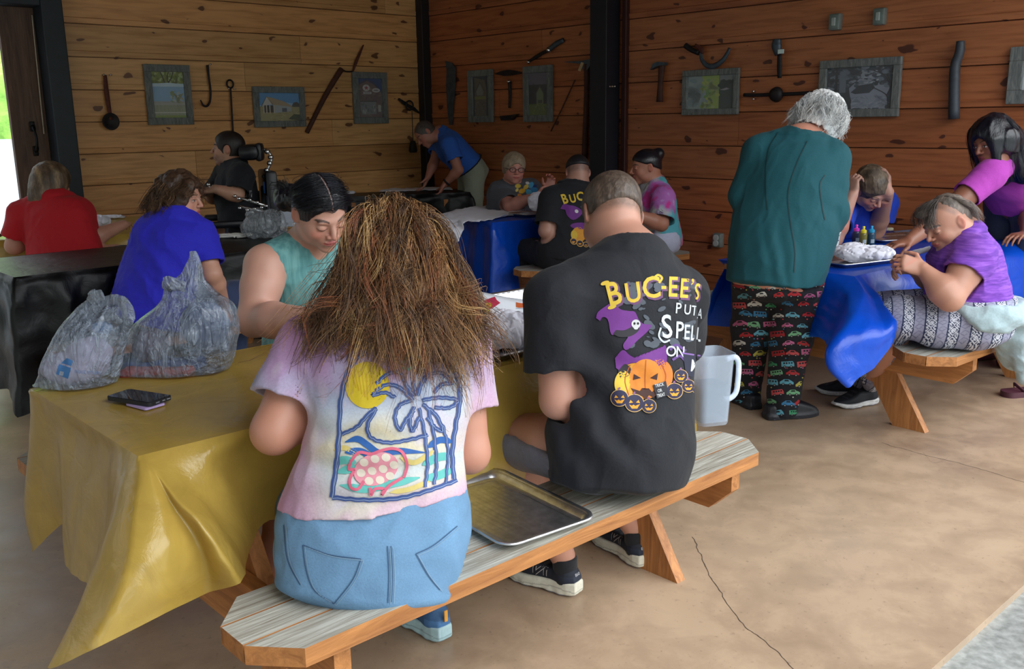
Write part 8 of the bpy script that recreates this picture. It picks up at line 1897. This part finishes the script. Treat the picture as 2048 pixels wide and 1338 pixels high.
# dye bottles, cup, trays and cloths on the right table
ZT = .741
def bottle(label, x, y, body, capc, s=1.0):
    q = atz(x, y, ZT); r = thing('squeeze_bottle', label, 'bottle', (q[0], q[1], ZT), 'dye squeeze bottles'); k = s
    smooth_angle(MB().lathe((q[0], q[1], ZT), [(.001, 0), (.019*k, 0), (.021*k, .004), (.021*k, .075), (.019*k, .083), (.013*k, .088)], 20).build('bottle_body', plain('dye_'+label.split()[0], body, .25, 0, .08), r, False), 40)
    smooth_angle(MB().lathe((q[0], q[1], ZT+.086), [(.016*k, 0), (.016*k, .014), (.007*k, .019), (.006*k, .026), (.008*k, .028), (.006*k, .036), (.001, .037)], 18).build('nozzle_cap', plain('cap_'+label.split()[0], capc, .4), r, False), 40)
    m = MB(); pts = []
    for i in range(7): t = -1.9+i*.16-.1; pts.append((t, 0))
    vs = []; 
    for t, _ in pts: vs += [V(q[0]+.0214*math.cos(t), q[1]+.0214*math.sin(t), ZT+.030), V(q[0]+.0214*math.cos(t), q[1]+.0214*math.sin(t), ZT+.050)]
    meshobj('label_patch', vs, [(2*i, 2*i+2, 2*i+3, 2*i+1) for i in range(6)], plain('label_grey', (170, 186, 200), .6), r, True)
bottle('purple dye bottle with pink cap, leftmost of the three', 1711, 493, (44, 52, 84), (216, 66, 196)); bottle('olive dye bottle with yellow cap, middle of the three', 1725, 497, (116, 108, 50), (232, 214, 40)); bottle('teal dye bottle with light blue cap, rightmost of the three', 1741, 496, (44, 76, 100), (36, 160, 206))
q = atz(1663, 503, ZT); r = thing('paper_cup', 'white paper cup printed with green leaves, stir stick inside', 'cup', (q[0], q[1], ZT))
cu = smooth_angle(MB().lathe((q[0], q[1], ZT), [(.001, 0), (.030, 0), (.041, .100), (.044, .102), (.044, .106), (.039, .106), (.029, .006), (.001, .006)], 28).build('cup_wall', plain('cup_paper', (228, 232, 228), .6, 0, .02), r), 50)
p = Print(); rs = random.Random(8)
for i in range(26): p.add(ell2(rs.uniform(1652, 1678), rs.uniform(466, 500), rs.uniform(2, 4.5), rs.uniform(.8, 1.6), rs.uniform(-80, 80), 10), rs.choice([(84, 130, 84), (120, 150, 110), (70, 100, 80), (120, 110, 140)]), i % 3)
p.build('leaf_print', cu, bvh_of(cu), from_eye, PRINT, 3, .0012, .0003)
MB().tube([V(q[0]+.0, q[1], ZT+.02), V(q[0]+.065, q[1]+.02, ZT+.135)], .0022, 6).build('stir_stick', plain('black_stick', (20, 20, 24), .5), r, True)
q = atz(1712, 524, ZT); tray('foil tray holding a twisted white shirt on the right table', (q[0], q[1], ZT+.0015), 62, .46, .28, .02)
clump('white_shirt', 'twisted white shirt on the foil tray beside the dye bottles', (q[0]+.04, q[1]+.0, ZT+.006), (.135, .10, .060), 6, h=.0035)
q = atz(1790, 478, ZT); tray('tan-lit foil tray behind the dye bottles on the right table', (q[0], q[1], ZT+.0015), 70, .44, .28, .016)
q = atz(1745, 470, ZT); smooth_angle(MB().box((q[0]+.02, q[1]+.03, ZT+.030), (.24, .03, .02), (V(.98, .1, 0), V(-.1, .98, 0), UZ), .006).build('paper_roll', plain('cream_roll', (214, 204, 170), .6)), 40)
o = bpy.data.objects.get('paper_roll'); tag(o, 'cream rolled packet lying in the tray behind the dye bottles', 'packet')
def sheet(name, label, rows, mat, cat, thick=.0015, group=None, amp=.004, seed=1, k=6):
    R = np.array([crom(r, 6*k) for r in rows]); m = len(rows)*k; G = np.stack([crom(R[:, j], m) for j in range(R.shape[1])], 1); Pn = G.reshape(-1, 3); Pn = Pn+np.stack([snoise(Pn, seed, 20, 3)*amp*.4, snoise(Pn, seed+1, 20, 3)*amp*.4, np.abs(snoise(Pn, seed+2, 26, 3))*amp], 1)
    o = meshobj(name, Pn, grid_faces(m, R.shape[1]), mat, None, True); md = o.modifiers.new('thickness', 'SOLIDIFY'); md.thickness = thick; md.offset = 1; tag(o, label, cat, group); return o
T_ = lambda x, y, z: atz(x, y, z)
blueink = plain('printed_sheet', (150, 170, 210), .5, 0, .3, 60)
sheet('printed_sheet', 'pale blue printed sheet beyond the tray on the right table', [[T_(1785, 462, ZT+.004), T_(1830, 458, ZT+.004), T_(1868, 456, ZT+.004)], [T_(1800, 470, ZT+.004), T_(1840, 467, ZT+.004), T_(1872, 464, ZT+.004)]], blueink, 'paper', amp=.001)
sheet('brown_card', 'brown card in a clear sleeve at the far right of the blue cover', [[T_(1965, 464, ZT+.004), T_(1990, 464, ZT+.004), T_(2012, 466, ZT+.004)], [T_(1972, 474, ZT+.004), T_(1995, 475, ZT+.004), T_(2006, 477, ZT+.004)]], plain('brown_card', (116, 92, 80), .3), 'card', amp=.001)
sheet('white_cloth_strip', 'narrow white cloth strip pulled between two pairs of hands at right', [[J(1808, 508, 4.42), J(1822, 502, 4.40), J(1838, 498, 4.38), J(1860, 492, 4.36)], [J(1810, 516, 4.36), J(1826, 513, 4.34), J(1842, 508, 4.32), J(1864, 501, 4.32)]], WC, 'cloth', amp=.003)
# shirts on the middle table
z5 = .762
r0 = [[T_(1052, 424, z5), T_(1000, 437, z5), T_(960, 443, z5+.002), T_(928, 446, z5+.008), J(926, 462, 6.50), J(921, 480, 6.49), J(913, 492, 6.49)],
      [T_(1045, 418, z5), T_(990, 430, z5), T_(940, 437, z5+.004), T_(908, 442, z5+.010), J(902, 460, 6.52), J(895, 474, 6.52), J(888, 482, 6.53)],
      [T_(1040, 412, z5), T_(980, 420, z5), T_(920, 430, z5+.006), T_(882, 440, z5+.012), J(876, 450, 6.62), J(872, 460, 6.62), J(868, 466, 6.63)],
      [T_(1035, 406, z5), T_(970, 413, z5), T_(915, 421, z5+.004), T_(874, 432, z5+.010), J(861, 442, 6.74), J(858, 452, 6.74), J(858, 460, 6.75)]]
sheet('white_shirt', 'white shirt spread over the blue cover with its sleeve hanging down', r0, WC, 'shirt', .003, amp=.030, seed=9)
q = T_(1020, 414, z5); clump('white_shirt', 'gathered white shirt under the grey sleeve on the middle table', (q[0], q[1], z5), (.15, .09, .075), 14, h=.006, amp=.014)
clump('white_shirt', 'white shirt being tied by the person with glasses', J(1086, 412, 7.15)-V(0, 0, .03), (.11, .06, .10), 18, h=.006, amp=.014)
q = T_(1072, 432, z5); tray('foil tray at the front of the middle table beside the black-shirted back', (q[0]+.03, q[1]+.12, z5), 57, .44, .26, .02)
sheet('white_shirt', 'white shirt laid flat along the far black table', [[T_(758, 384, .806), T_(800, 383, .806), T_(850, 381, .806), T_(905, 380, .806)], [T_(765, 380, .806), T_(800, 378, .806), T_(850, 376, .806), T_(900, 375, .806)]], WC, 'shirt', .004, amp=.012, seed=4)
q = T_(697, 388, .803); clump('white_rag', 'small white rag at the left end of the far black table', (q[0], q[1], .804), (.06, .04, .02), 5, 'rag', h=.006, amp=.004)
# left tables
za = .762
q = T_(470, 474, za); mb = MB(); rs = random.Random(5)
for i in range(12): k_ = [V(q[0]+rs.uniform(-.10, .10), q[1]+rs.uniform(-.06, .06), za+.003+rs.uniform(0, .015)) for _ in range(4)]; mb.tube(crom(k_, 14), .005, 6)
tag(mb.build('cord_bundle', plain('white_cord', (214, 214, 210), .7), None, True), 'bundle of white cord lying on the left black table cover', 'cord')
cb = bagmat('clear_bag_film', (176, 184, 192), .38)
q = T_(530, 474, za); o = clump('clear_plastic_bag', 'crumpled clear plastic bag on the left black table beside the wheelchair', (q[0], q[1], za), (.13, .10, .13), 23, 'bag', cb, .02, .006, fs_=14)
q = T_(205, 452, .765); clump('white_shirt', 'white shirt bunched beside the woman in red on the gold cover', (q[0]-.06, q[1]-.1, .765), (.14, .16, .07), 27, h=.006, amp=.012)
q = T_(222, 436, .765); clump('white_rag', 'small white rag on the back left gold table', (q[0], q[1], .765), (.10, .04, .018), 29, 'rag', h=.006, amp=.005)
# sandal at the right edge
q = atz(2046, 790, 0); r = smooth_angle(MB().prism([V(q[0], q[1], 0)+V(.98, .2, 0)*a+V(-.2, .98, 0)*b for a, b in rrect(.25, .09, .04, 6)], UZ, .03).build('sandal', plain('plum_sandal', (72, 34, 48), .5)), 30); tag(r, 'plum coloured sandal on the floor at the right edge', 'sandal')
MB().tube(crom([V(q[0]-.02, q[1]-.05, .03), V(q[0]-.05, q[1], .06), V(q[0]-.02, q[1]+.06, .03)], 12), .010, 8, flat=.3, up=V(1, 0, 0)).build('strap', MC['plum_sandal'], r, True)
